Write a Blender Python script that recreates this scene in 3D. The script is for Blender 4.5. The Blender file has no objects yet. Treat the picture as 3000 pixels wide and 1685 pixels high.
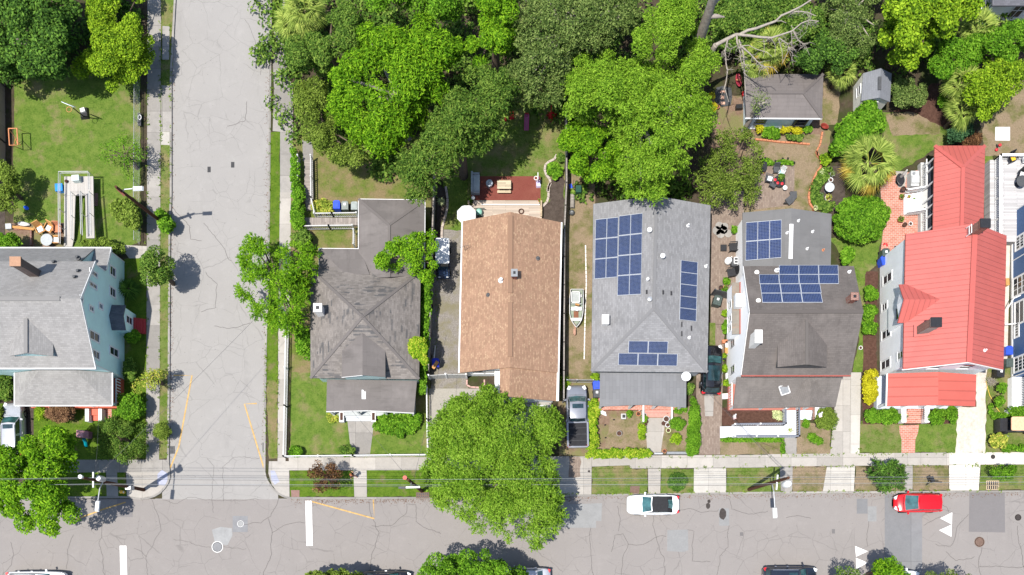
import bpy, math, random
import numpy as np
from mathutils import Vector, Matrix
random.seed(7); rng = np.random.default_rng(7)
C = bpy.context.scene.collection
# ---- survey frame: photo pixels -> metres. The drone hangs H metres above (NX, NY).
S, H, NX, NY = 33.0, 75.0, 1481.0, 1645.0
q_ = 2.538
TL = {'0': (0, 0, 1), '1': (0, 0, q_), '2': (0, 560, q_), '3': (0, 1115, q_), '4': (740, 0, q_), '5': (740, 560, q_),
      '6': (740, 1115, q_), '7': (1490, 0, q_), '8': (1490, 560, q_), '9': (1490, 1115, q_), '10': (2240, 0, q_),
      '11': (2240, 560, q_), '12': (2240, 1115, q_), 'a': (0, 240, 6.43), 'b': (0, 580, 6.43), 'c': (150, 480, 6.43),
      'd': (0, 1150, 6.43), 'e': (220, 1340, 6.43), 'f': (880, 1320, 4.593), 'g': (960, 1340, 13.78), 'h': (240, 700, 9.645),
      'i': (860, 560, 6.43), 'j': (1230, 480, 4.11), 'k': (1230, 980, 6.43), 'l': (1640, 830, 8.04), 'm': (1640, 1100, 6.03),
      'n': (1820, 1440, 14.31), 'o': (1720, 1130, 6.29), 'p': (2040, 660, 2.836), 'q': (2080, 180, 4.82),
      'r': (2180, 440, 6.43), 's': (2540, 440, 4.383), 'u': (2840, 340, 3.62), 'v': (2840, 700, 3.62),
      'w': (2800, 1080, 4.825), 'x': (2560, 1150, 6.43), 'y': (2100, 1170, 5.358), 'z': (2560, 1400, 6.43),
      'A': (1440, 280, 5.168), 'B': (2800, 0, 9.645), 'C': (2040, 0, 4.82)}
def px(k, x, y):
    o = TL[k]; return o[0] + x / o[2], o[1] + y / o[2]
def W(k, x, y, z=0.0):
    a, b = px(k, x, y); f = (H - z) / H / S
    return ((a - NX) * f, (NY - b) * f)
def W3(k, x, y, z): return (*W(k, x, y, z), z)
def pts(s): return [tuple(float(v) for v in p.split(',')) for p in s.split()]
def PL(k, s, z=0.12): return [W(k, x, y, z) for x, y in pts(s)]
def ray(k, x, y, pl, off=0.0):
    """point of a sloping plane seen at this place of the survey"""
    a, b = px(k, x, y); d = Vector(((a - NX) / S, (NY - b) / S, -H)); o = Vector((0, 0, H))
    p0, n = pl; t = (p0 + n * off - o).dot(n) / d.dot(n); return o + d * t
def plane(a, b, c):
    a, b, c = Vector(a), Vector(b), Vector(c); n = (b - a).cross(c - a).normalized()
    if n.z < 0: n = -n
    return (a, n)
GZ = 0.14

# ---------------------------------------------------------------- materials
class M_:
    def __init__(s, name, rough=0.8, spec=0.3):
        s.m = bpy.data.materials.new(name); s.m.use_nodes = True; s.t = s.m.node_tree; s.b = s.t.nodes['Principled BSDF']
        s.b.inputs['Roughness'].default_value = rough; s.b.inputs['Specular IOR Level'].default_value = spec; s._c = {}
    def n(s, ty, ins=None, **kw):
        nd = s.t.nodes.new('ShaderNode' + ty)
        for k, v in kw.items(): setattr(nd, k, v)
        for k, v in (ins or {}).items(): s.set(nd.inputs[k], v)
        return nd
    def set(s, sock, v):
        if isinstance(v, bpy.types.NodeSocket): s.t.links.new(v, sock)
        elif isinstance(v, (tuple, list)) and len(v) == 3 and sock.type == 'RGBA': sock.default_value = (*v, 1)
        else: sock.default_value = v
    def pos(s):
        if 'p' not in s._c: s._c['p'] = s.n('NewGeometry').outputs['Position']
        return s._c['p']
    def obj(s):
        if 'o' not in s._c: s._c['o'] = s.n('TexCoord').outputs['Object']
        return s._c['o']
    def uv(s):
        if 'u' not in s._c: s._c['u'] = s.n('TexCoord').outputs['UV']
        return s._c['u']
    def noise(s, sc, det=4, rough=0.6, co=None, dist=0.0):
        return s.n('TexNoise', {'Vector': co or s.pos(), 'Scale': sc, 'Detail': det, 'Roughness': rough, 'Distortion': dist}).outputs['Fac']
    def math(s, op, a, b=0.0, c=0.0):
        n = s.n('Math', operation=op)
        for i, v in enumerate((a, b, c)): s.set(n.inputs[i], v)
        return n.outputs[0]
    def rng(s, v, a, b, c=0.0, d=1.0):
        return s.n('MapRange', {'Value': v, 'From Min': a, 'From Max': b, 'To Min': c, 'To Max': d}).outputs['Result']
    def ramp(s, v, stops):
        n = s.n('ValToRGB', {'Fac': v}); r = n.color_ramp
        while len(r.elements) < len(stops): r.elements.new(0.5)
        for e, (p, c) in zip(r.elements, stops): e.position = p; e.color = (*c, 1)
        return n.outputs['Color']
    def mix(s, f, a, b, bt='MIX'):
        n = s.n('MixRGB', {'Fac': f, 'Color1': a, 'Color2': b}, blend_type=bt); return n.outputs['Color']
    def map(s, co, sc=(1, 1, 1), rot=(0, 0, 0), loc=(0, 0, 0)):
        return s.n('Mapping', {'Vector': co, 'Scale': sc, 'Rotation': rot, 'Location': loc}).outputs['Vector']
    def brick(s, co, w, h, c1, c2, mort, ms=0.02, off=0.5, bias=0.0, scale=1.0):
        n = s.n('TexBrick', {'Vector': co, 'Color1': c1, 'Color2': c2, 'Mortar': mort, 'Scale': scale, 'Mortar Size': ms,
                             'Mortar Smooth': 0.2, 'Bias': bias, 'Brick Width': w, 'Row Height': h})
        n.offset = off; return n
    def bump(s, h, st=0.3, dist=0.02):
        s.t.links.new(s.n('Bump', {'Height': h, 'Strength': st, 'Distance': dist}).outputs['Normal'], s.b.inputs['Normal'])
    def col(s, c): s.set(s.b.inputs['Base Color'], c); return s
def sc_(c, f): return tuple(min(1, v * f) for v in c)
MAT = {}; KA = 0.72
def flat(name, c, rough=0.6, spec=0.3, metal=0.0, var=0.14, sc=5.0):
    if name in MAT: return MAT[name]
    m = M_(name, rough, spec); m.b.inputs['Metallic'].default_value = metal
    m.col(m.ramp(m.noise(sc, 5, 0.65), [(0.25, sc_(c, 1 - var)), (0.75, sc_(c, 1 + var))])); MAT[name] = m.m; return m.m
def asphalt(name, c, cs, crack=1.0):
    c = sc_(c, KA)
    m = M_(name, 0.92, 0.15); p = m.pos()
    base = m.ramp(m.noise(0.22, 5, 0.6), [(0.3, sc_(c, 0.93)), (0.7, sc_(c, 1.06))])
    base = m.mix(0.5, base, m.ramp(m.noise(9.0, 3, 0.7), [(0.3, sc_(c, 0.93)), (0.7, sc_(c, 1.07))]))
    st = m.noise(0.6, 4, 0.7, m.map(p, (1, 0.25, 1))); base = m.mix(m.rng(st, 0.6, 0.78, 0, 0.3), base, sc_(c, 0.62)); base = m.mix(m.rng(m.noise(0.9, 6, 0.75, m.map(p, loc=(31, 7, 0))), 0.52, 0.75, 0, 0.5), base, sc_(c, 1.2))
    sp = m.n('TexVoronoi', {'Vector': p, 'Scale': 1.7, 'Randomness': 1.0}).outputs['Distance']; base = m.mix(m.rng(sp, 0.05, 0.09, 0.5, 0), base, sc_(c, 0.45)); base = m.mix(m.rng(m.noise(22, 2, 0.5), 0.68, 0.75, 0, 0.35), base, sc_(c, 0.5))
    dn = m.n('TexNoise', {'Vector': p, 'Scale': 1.1, 'Detail': 4.0}).outputs['Color']
    dv = m.n('VectorMath', operation='MULTIPLY_ADD'); m.set(dv.inputs[0], dn); dv.inputs[1].default_value = (0.55, 0.55, 0); m.set(dv.inputs[2], p)
    for scl, wd, amt, lo in ((cs, 0.007, 0.5, 0.42), (cs * 1.9, 0.008, 0.4, 0.48)):
        v = m.n('TexVoronoi', {'Vector': dv.outputs[0], 'Scale': scl}, feature='DISTANCE_TO_EDGE').outputs['Distance']
        k = m.math('MULTIPLY', m.rng(v, wd * scl * 1.0, wd * scl * 4.0, 1, 0), m.rng(m.noise(0.35, 2, 0.5, m.map(p, loc=(scl * 9, 3, 0))), lo, lo + 0.12, 0, amt * crack))
        base = m.mix(k, base, sc_(c, 0.36))
    m.col(base); m.bump(m.noise(30, 3), 0.25, 0.01); MAT[name] = m.m; return m.m
def concrete(name, c, w=1.25, h=1.25, rot=0.0, joint=0.6, var=0.16, stain=0.5):
    c = sc_(c, KA)
    m = M_(name, 0.9, 0.2); p = m.pos()
    b = m.brick(m.map(p, rot=(0, 0, rot)), w, h, sc_(c, 1 - var), sc_(c, 1 + var), sc_(c, joint), 0.018, 0.0)
    n = m.rng(m.noise(1.3, 6, 0.7), 0.42, 0.75, 0, stain)
    col = m.mix(n, b.outputs['Color'], sc_(c, 0.68)); col = m.mix(m.rng(m.noise(6, 4, 0.7), 0.45, 0.8, 0, 0.3), col, sc_(c, 1.25))
    m.col(col); m.bump(m.noise(20, 3), 0.2, 0.01); MAT[name] = m.m; return m.m
def grass(name, c1, c2, dry, amt=0.5, sc=0.45):
    c1, c2, dry = sc_(c1, KA), sc_(c2, KA), sc_(dry, KA)
    m = M_(name, 0.95, 0.1); p = m.pos()
    a = m.ramp(m.noise(7, 5, 0.75), [(0.3, sc_(c1, 0.5)), (0.5, c1), (0.72, c2)])
    a = m.mix(m.rng(m.noise(1.7, 4, 0.6, m.map(p, loc=(7, 1, 0))), 0.4, 0.65, 0, 0.65), a, c2)
    d = m.rng(m.noise(sc, 5, 0.68, m.map(p, loc=(3, 11, 0))), 0.62 - 0.3 * amt, 0.78 - 0.3 * amt, 0, 0.9)
    dr = m.ramp(m.noise(10, 4, 0.7), [(0.3, sc_(dry, 0.75)), (0.7, sc_(dry, 1.2))])
    m.col(m.mix(d, a, dr)); m.bump(m.noise(14, 4, 0.8), 0.9, 0.08); MAT[name] = m.m; return m.m
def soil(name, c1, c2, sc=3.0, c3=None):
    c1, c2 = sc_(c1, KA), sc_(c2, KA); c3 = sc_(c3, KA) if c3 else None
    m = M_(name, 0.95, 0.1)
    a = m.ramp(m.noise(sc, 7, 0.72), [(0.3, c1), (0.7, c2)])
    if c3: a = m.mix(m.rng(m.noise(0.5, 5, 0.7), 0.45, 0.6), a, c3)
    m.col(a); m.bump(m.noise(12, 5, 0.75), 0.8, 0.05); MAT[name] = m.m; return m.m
def pavers(name, c1, c2, mort, w=0.22, h=0.11, rot=0.0):
    c1, c2, mort = sc_(c1, KA), sc_(c2, KA), sc_(mort, KA)
    m = M_(name, 0.9, 0.15); p = m.pos()
    b = m.brick(m.map(p, rot=(0, 0, rot)), w, h, c1, c2, mort, 0.012)
    m.col(m.mix(m.rng(m.noise(1.2, 5, 0.7), 0.45, 0.75, 0, 0.45), b.outputs['Color'], sc_(c1, 0.6))); m.bump(b.outputs['Fac'], -0.4, 0.01); MAT[name] = m.m; return m.m
def shingle(name, c, var=0.12, streak=0.3, w=0.34, h=0.15, hi=None, hiamt=0.0, mort=0.8, patch=None):
    c = sc_(c, KA); hi = sc_(hi, KA) if hi else None
    m = M_(name, 0.93, 0.12); u = m.uv()
    b = m.brick(u, w, h, sc_(c, 1 - var), sc_(c, 1 + var), sc_(c, mort), 0.012)
    col = b.outputs['Color']
    if hi:
        b2 = m.brick(m.map(u, loc=(0.13, 0.02, 0)), 0.21, h, (0, 0, 0), (1, 1, 1), (0.3, 0.3, 0.3), 0.02)
        nn = m.math('MULTIPLY', m.rng(m.n('SeparateColor', {'Color': b2.outputs['Color']}).outputs[0], 0.62, 0.8), m.rng(m.noise(1.3, 3, 0.6, u), 0.3, 0.62, 0.15, 1))
        col = m.mix(m.math('MULTIPLY', nn, hiamt), col, hi)
    if patch:
        b3 = m.brick(m.map(u, loc=(0.4, 0.1, 0)), 0.95, h, (0, 0, 0), (1, 1, 1), (0, 0, 0), 0.0)
        k = m.math('MULTIPLY', m.rng(m.n('SeparateColor', {'Color': b3.outputs['Color']}).outputs[0], 0.68, 0.72), m.rng(m.noise(0.5, 3, 0.6, u), 0.49, 0.54))
        col = m.mix(m.math('MULTIPLY', k, 0.75), col, patch)
    st = m.noise(1.0, 5, 0.7, m.map(u, (1.6, 0.35, 1))); col = m.mix(m.rng(st, 0.5, 0.8, 0, streak), col, sc_(c, 0.55))
    st2 = m.noise(0.5, 4, 0.65, m.map(u, loc=(9, 4, 0))); col = m.mix(m.rng(st2, 0.5, 0.75, 0, streak), col, sc_(c, 1.35))
    m.col(col); m.bump(b.outputs['Fac'], -0.35, 0.012); MAT[name] = m.m; return m.m
def seam(name, c, sp=0.42):
    c = sc_(c, KA)
    m = M_(name, 0.45, 0.4); s = m.n('SeparateXYZ', {'Vector': m.uv()})
    f = m.math('FRACT', m.math('DIVIDE', s.outputs[0], sp)); l = m.rng(m.math('ABSOLUTE', m.math('SUBTRACT', f, 0.5)), 0.04, 0.1, 1, 0)
    col = m.ramp(m.noise(0.5, 4, 0.6), [(0.3, sc_(c, 0.93)), (0.7, sc_(c, 1.07))])
    col = m.mix(m.rng(m.noise(1.5, 5, 0.7, m.map(m.uv(), (2, 0.3, 1))), 0.5, 0.8, 0, 0.25), col, sc_(c, 1.18))
    m.col(m.mix(m.math('MULTIPLY', l, 0.5), col, sc_(c, 0.62))); m.bump(l, 0.6, 0.03); MAT[name] = m.m; return m.m
def siding(name, c, h=0.16, dark=0.72, spec=0.3):
    m = M_(name, 0.6, spec); s = m.n('SeparateXYZ', {'Vector': m.pos()})
    f = m.math('FRACT', m.math('DIVIDE', s.outputs[2], h)); l = m.rng(f, 0.0, 0.14, 1, 0)
    col = m.ramp(m.noise(1.2, 5, 0.65), [(0.3, sc_(c, 0.94)), (0.7, sc_(c, 1.05))])
    m.col(m.mix(m.math('MULTIPLY', l, 0.8), col, sc_(c, dark))); m.bump(f, 0.5, 0.02); MAT[name] = m.m; return m.m
def planks(name, c, w=0.14, rot=0.0, var=0.2, gap=0.45, rough=0.8):
    m = M_(name, rough, 0.2); p = m.map(m.pos(), rot=(0, 0, rot))
    b = m.brick(p, 3.2, w, sc_(c, 1 - var), sc_(c, 1 + var), sc_(c, gap), 0.012, 0.35)
    col = m.mix(m.rng(m.noise(2.0, 6, 0.7, m.map(p, (0.4, 4, 1))), 0.4, 0.8, 0, 0.45), b.outputs['Color'], sc_(c, 0.6)); m.col(col); MAT[name] = m.m; return m.m
def leafmat(name, dark, mid, light, tr=0.3, nsc=0.9, rough=0.75, spec=0.08, g=1.22):
    if name in MAT: return MAT[name]
    dark, mid, light = [(min(.8, c[0] * k * g * 1.0), min(.8, c[1] * k * g), c[2] * k * g * .75) for c, k in ((dark, .85), (mid, 1), (light, 1.1))]
    m = M_(name, rough, spec); g = m.n('NewGeometry')
    v = m.math('ADD', m.math('MULTIPLY', g.outputs['Random Per Island'], 0.5), m.math('MULTIPLY', m.noise(nsc, 3, 0.6), 0.5))
    col = m.ramp(v, [(0.25, dark), (0.5, mid), (0.75, light)]); m.col(col)
    t = m.n('BsdfTranslucent', {'Color': m.mix(1.0, col, (1.35, 1.3, 0.5), 'MULTIPLY')}); mx = m.n('MixShader', {'Fac': tr})
    out = [n for n in m.t.nodes if n.type == 'OUTPUT_MATERIAL'][0]
    m.t.links.new(m.b.outputs[0], mx.inputs[1]); m.t.links.new(t.outputs[0], mx.inputs[2]); m.t.links.new(mx.outputs[0], out.inputs['Surface'])
    MAT[name] = m.m; return m.m
def paint(name, c, rough=0.25, metal=0.0, coat=0.6):
    if name in MAT: return MAT[name]
    m = M_(name, rough, 0.5); m.b.inputs['Metallic'].default_value = metal; m.b.inputs['Coat Weight'].default_value = coat; m.b.inputs['Coat Roughness'].default_value = 0.06
    m.col(m.ramp(m.noise(3, 4), [(0.3, sc_(c, 0.95)), (0.7, sc_(c, 1.05))])); MAT[name] = m.m; return m.m
def glassy(name, c=(0.015, 0.03, 0.035), rough=0.06, spec=0.9):
    if name in MAT: return MAT[name]
    m = M_(name, rough, spec); m.col(m.ramp(m.noise(1.5, 3, 0.6), [(0.35, sc_(c, 0.6)), (0.7, sc_(c, 1.7))])); MAT[name] = m.m; return m.m
def solarmat(name, c, cell=0.105):
    m = M_(name, 0.3, 0.22); u = m.uv()
    b = m.brick(u, cell, cell, sc_(c, 0.75), sc_(c, 1.3), (0.19, 0.23, 0.31), 0.007, 0.0)
    m.col(m.mix(0.3, b.outputs['Color'], m.ramp(m.noise(0.6, 4, 0.7), [(0.3, sc_(c, 0.6)), (0.7, sc_(c, 1.4))]))); MAT[name] = m.m; return m.m

# ---------------------------------------------------------------- mesh builder
class MB:
    def __init__(s): s.v = []; s.f = []
    def add(s, vs, fs):
        n = len(s.v); s.v += [tuple(v) for v in vs]; s.f += [tuple(i + n for i in f) for f in fs]; return s
    def box(s, x0, x1, y0, y1, z0, z1):
        return s.add([(x0, y0, z0), (x1, y0, z0), (x1, y1, z0), (x0, y1, z0), (x0, y0, z1), (x1, y0, z1), (x1, y1, z1), (x0, y1, z1)],
                     [(3, 2, 1, 0), (4, 5, 6, 7), (0, 1, 5, 4), (1, 2, 6, 5), (2, 3, 7, 6), (3, 0, 4, 7)])
    def cbox(s, c, sz, rz=0.0, taper=1.0):
        co, si = math.cos(rz), math.sin(rz); vs = []
        for dz, t in ((-.5, 1), (.5, taper)):
            for dx, dy in ((-.5, -.5), (.5, -.5), (.5, .5), (-.5, .5)):
                x, y = dx * sz[0] * t, dy * sz[1] * t; vs.append((c[0] + x * co - y * si, c[1] + x * si + y * co, c[2] + dz * sz[2]))
        return s.add(vs, [(3, 2, 1, 0), (4, 5, 6, 7), (0, 1, 5, 4), (1, 2, 6, 5), (2, 3, 7, 6), (3, 0, 4, 7)])
    def prism(s, poly, z0, z1):
        a = sum(poly[i - 1][0] * p[1] - p[0] * poly[i - 1][1] for i, p in enumerate(poly))
        if a < 0: poly = poly[::-1]
        n = len(poly)
        return s.add([(x, y, z0) for x, y in poly] + [(x, y, z1) for x, y in poly],
                     [tuple(range(n))[::-1], tuple(range(n, 2 * n))] + [(i, (i + 1) % n, n + (i + 1) % n, n + i) for i in range(n)])
    def sheet(s, poly, z):
        a = sum(poly[i - 1][0] * p[1] - p[0] * poly[i - 1][1] for i, p in enumerate(poly))
        if a < 0: poly = poly[::-1]
        return s.add([(x, y, z) for x, y in poly], [tuple(range(len(poly)))])
    def ribbon(s, line, w, z0, z1):
        L = [Vector(p) for p in line]; n = len(L); vs = []
        for i in range(n):
            d = (L[min(i + 1, n - 1)] - L[max(i - 1, 0)]).normalized(); o = Vector((-d.y, d.x)) * w / 2
            vs += [(L[i] - o), (L[i] + o)]
        vv = [(v.x, v.y, z0) for v in vs] + [(v.x, v.y, z1) for v in vs]; m = 2 * n; fs = []
        for i in range(n - 1):
            a, b, c, d = 2 * i, 2 * i + 1, 2 * i + 3, 2 * i + 2
            fs += [(a + m, d + m, c + m, b + m), (a, d, d + m, a + m), (c, b, b + m, c + m)]
        fs += [(0, 1, 1 + m, m)[::-1], (m - 2, m - 1, 2 * m - 1, 2 * m - 2)]
        return s.add(vv, fs)
    def bar(s, p, q, w, h=None):
        p, q = Vector(p), Vector(q); h = h or w; d = (q - p)
        if d.length < 1e-6: return s
        d.normalize(); u = d.cross(Vector((0, 0, 1)))
        if u.length < 1e-3: u = Vector((1, 0, 0))
        u.normalize(); v = u.cross(d); vs = []
        for c in (p, q):
            for a, b in ((-1, -1), (1, -1), (1, 1), (-1, 1)): vs.append(c + u * a * w / 2 + v * b * h / 2)
        return s.add(vs, [(0, 1, 2, 3), (7, 6, 5, 4), (0, 4, 5, 1), (1, 5, 6, 2), (2, 6, 7, 3), (3, 7, 4, 0)])
    def tube(s, P, r, n=8):
        P = [Vector(p) for p in P]; m = len(P); r = r if isinstance(r, (list, tuple)) else [r] * m; vs = []; ref = None
        for i in range(m):
            d = (P[min(i + 1, m - 1)] - P[max(i - 1, 0)]).normalized()
            u = (ref - d * ref.dot(d)) if ref is not None else d.orthogonal()
            if u.length < 1e-4: u = d.orthogonal()
            u.normalize(); ref = u; v = d.cross(u)
            vs += [P[i] + (u * math.cos(2 * math.pi * k / n) + v * math.sin(2 * math.pi * k / n)) * r[i] for k in range(n)]
        fs = [(i * n + k, i * n + (k + 1) % n, (i + 1) * n + (k + 1) % n, (i + 1) * n + k) for i in range(m - 1) for k in range(n)]
        return s.add(vs, fs + [tuple(range(n))[::-1], tuple(range((m - 1) * n, m * n))])
    def lathe(s, c, prof, n=20, sx=1.0, sy=1.0, rz=0.0):
        vs = []; co, si = math.cos(rz), math.sin(rz)
        for r, z in prof:
            for k in range(n):
                x, y = r * sx * math.cos(2 * math.pi * k / n), r * sy * math.sin(2 * math.pi * k / n)
                vs.append((c[0] + x * co - y * si, c[1] + x * si + y * co, (c[2] if len(c) > 2 else 0) + z))
        m = len(prof); fs = [(i * n + k, i * n + (k + 1) % n, (i + 1) * n + (k + 1) % n, (i + 1) * n + k) for i in range(m - 1) for k in range(n)]
        return s.add(vs, fs + [tuple(range(n))[::-1], tuple(range((m - 1) * n, m * n))])
    def ball(s, c, r, sz=1.0, n=14):
        return s.lathe(c, [(r * math.sin(math.pi * i / 8) + 1e-4, -r * sz * math.cos(math.pi * i / 8)) for i in range(9)], n)
    def quad(s, *p): return s.add(p, [tuple(range(len(p)))])
ORG = {}
def org(o): return ORG.get(o.name, Vector((0, 0, 0))) if o else Vector((0, 0, 0))
def link(name, mb, mat, o0, uv=False, smooth=0.0):
    me = bpy.data.meshes.new(name); me.from_pydata([(v[0] - o0.x, v[1] - o0.y, v[2] - o0.z) for v in mb.v], [], mb.f); me.update()
    if mat: me.materials.append(mat)
    if uv:
        ul = me.uv_layers.new(name='UVMap'); d = ul.data
        for p in me.polygons:
            n = p.normal; u = Vector((0, 0, 1)).cross(n)
            if uv is not True: u = uv - n * uv.dot(n)
            u = u.normalized() if u.length > 0.05 else Vector((1, 0, 0)); v = n.cross(u)
            for li in p.loop_indices:
                c = me.vertices[me.loops[li].vertex_index].co + o0; d[li].uv = (c.dot(u), c.dot(v))
    if smooth:
        me.shade_smooth(); me.set_sharp_from_angle(angle=math.radians(smooth))
    o = bpy.data.objects.new(name, me); C.objects.link(o); return o
def tag(o, label, cat, group=None):
    o['label'] = label; o['category'] = cat
    if group: o['group'] = group
    return o
def thing(name, label, cat, loc=(0, 0, 0), group=None, local=False):
    o = bpy.data.objects.new(name, None); o.empty_display_size = 0.2; C.objects.link(o); o.location = loc
    ORG[o.name] = Vector((0, 0, 0)) if local else Vector(loc); return tag(o, label, cat, group)
def part(mb, name, mat, parent, uv=False, smooth=0.0):
    o = link(name, mb, mat, org(parent), uv, smooth); o.parent = parent; ORG[o.name] = org(parent); return o
def solo(mb, name, mat, label, cat, group=None, uv=False, smooth=0.0):
    a = np.array(mb.v); o0 = Vector((a[:, 0].mean(), a[:, 1].mean(), a[:, 2].min()))
    o = link(name, mb, mat, o0, uv, smooth); o.location = o0; ORG[o.name] = o0; return tag(o, label, cat, group)
def struct(name, mb, mat, uv=False):
    o = link(name, mb, mat, Vector((0, 0, 0)), uv); o['kind'] = 'structure'; return o
_li = [0]
def rag(P, a=0.08):
    o = []
    for i, p in enumerate(P):
        q = P[(i + 1) % len(P)]; L = math.dist(p, q); n = max(1, int(L / .4)); t = ((q[0] - p[0]) / (L + 1e-9), (q[1] - p[1]) / (L + 1e-9))
        for j in range(n): w = random.uniform(-a, a); o.append((p[0] + (q[0] - p[0]) * j / n - t[1] * w, p[1] + (q[1] - p[1]) * j / n + t[0] * w))
    return o
def sheet(name, k, s, layer, mat):
    _li[0] += 1; P = PL(k, s)
    if any(w in name for w in ('lawn', 'verge', 'yard', 'bed', 'strip', 'dirt', 'shell', 'side_grass')): P = rag(P)
    return struct(name, MB().sheet(P, 0.12 + 0.005 * layer + 0.0002 * (_li[0] % 20)), mat)

# ---------------------------------------------------------------- foliage
def leaf_object(name, Cn, Nn, L, Wd, mat, o0):
    n = len(Cn); t = rng.normal(size=(n, 3)); t -= Nn * (t * Nn).sum(1, keepdims=True); t /= np.linalg.norm(t, axis=1, keepdims=True) + 1e-9
    b = np.cross(Nn, t); L = L[:, None]; Wd = Wd[:, None]
    v = np.stack([Cn - t * L * .5, Cn + b * Wd * .5 + Nn * L * .08, Cn + t * L * .5 - Nn * L * .1, Cn - b * Wd * .5 + Nn * L * .08], 1).reshape(-1, 3) - np.array(o0)
    me = bpy.data.meshes.new(name); me.vertices.add(4 * n); me.vertices.foreach_set('co', v.astype(np.float32).ravel())
    me.loops.add(4 * n); me.loops.foreach_set('vertex_index', np.arange(4 * n, dtype=np.int32))
    me.polygons.add(n); me.polygons.foreach_set('loop_start', np.arange(0, 4 * n, 4, dtype=np.int32))
    me.polygons.foreach_set('loop_total', np.full(n, 4, dtype=np.int32)); me.update(calc_edges=True); me.materials.append(mat)
    o = bpy.data.objects.new(name, me); C.objects.link(o); return o
def inpoly(P, x, y):
    r = np.zeros(len(x), bool); n = len(P)
    for i in range(n):
        (x0, y0), (x1, y1) = P[i - 1], P[i]
        c = ((y0 > y) != (y1 > y)) & (x < (x1 - x0) * (y - y0) / (y1 - y0 + 1e-12) + x0); r ^= c
    return r
def edist(P, x, y):
    d = np.full(len(x), 1e9); n = len(P)
    for i in range(n):
        (x0, y0), (x1, y1) = P[i - 1], P[i]; dx, dy = x1 - x0, y1 - y0
        t = np.clip(((x - x0) * dx + (y - y0) * dy) / (dx * dx + dy * dy + 1e-9), 0, 1)
        d = np.minimum(d, np.hypot(x - x0 - t * dx, y - y0 - t * dy))
    return d
def crown(P, ztop, zbot, cr, fill=2.2, rough=0.5):
    """clump centres inside a plan outline (pixels), domed"""
    P = [tuple(p) for p in P]; a = np.array(P); lo, hi = a.min(0), a.max(0)
    area = abs(sum(P[i - 1][0] * P[i][1] - P[i][0] * P[i - 1][1] for i in range(len(P)))) / 2 / S / S
    n = max(4, int(area / (math.pi * cr * cr) * fill)); x = rng.uniform(lo[0], hi[0], 40 * n + 400); y = rng.uniform(lo[1], hi[1], 40 * n + 400)
    k = inpoly(P, x, y); x, y = x[k], y[k]; d = edist(P, x, y) / S; dm = d.max() + 1e-6
    k = d > min(cr * 0.42, dm * 0.28); x, y, d = x[k], y[k], d[k]
    if len(x) > n: x, y, d = x[:n], y[:n], d[:n]
    f = 1 - np.clip(d / min(dm, 4.2), 0, 1); z = zbot + (ztop - zbot) * np.sqrt(np.clip(1 - f * f, 0, 1)) * (0.82 + 0.18 * rng.random(len(x))) - rough * rng.random(len(x))
    z = np.maximum(z - rough * .7 * (rng.random(len(x)) < .3), zbot + 0.1); s = (H - z) / H / S
    return np.stack([(x - NX) * s, (NY - y) * s, z], 1), np.minimum(cr * rng.uniform(0.6, 1.25, len(x)), np.maximum(d, 0.3) * 1.3)
def clumps(Cc, R, dens, L, asp, up=0.7, flat_=0.8, spray=0.0):
    cs, ns = [], []; mc = Cc.mean(0)
    for c, r in zip(Cc, R):
        n = max(6, int(dens * 4 * math.pi * r * r * 0.7)); d = rng.normal(size=(n, 3)); d[:, 2] = np.abs(d[:, 2]) * 0.9 + d[:, 2] * 0.25; d /= np.linalg.norm(d, axis=1, keepdims=True)
        rad = r * (0.45 + 0.62 * np.sqrt(rng.random((n, 1)))); p = d * rad; p[:, 2] *= flat_
        if spray:
            g = np.floor(rng.random(n) * 9).astype(int); a = rng.random(9) * 6.283; o = np.stack([np.cos(a), np.sin(a), rng.uniform(-.1, .5, 9)], 1) + (c - mc) * np.array([1, 1, 0]) / (np.linalg.norm((c - mc)[:2]) + .1) * .8; o /= np.linalg.norm(o, axis=1, keepdims=True)
            u = rng.random((n, 1)); q = o[g] * r * 1.35 * u + rng.normal(size=(n, 3)) * r * .13 * (1.15 - u) + np.array([0, 0, -.25]) * r * u * u; w = (rng.random(n) < spray)[:, None]; p = np.where(w, q, p)
        cs.append(c + p)
        m = d * 0.55 + np.array([0, 0, up]) + rng.normal(size=(n, 3)) * 0.42; ns.append(m / np.linalg.norm(m, axis=1, keepdims=True))
    Cn = np.concatenate(cs); Nn = np.concatenate(ns); ll = L * rng.uniform(0.65, 1.35, len(Cn)); return Cn, Nn, ll, ll * asp
BARK = None
def ppx(k, s): return [px(k, x, y) for x, y in pts(s)]
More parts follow.
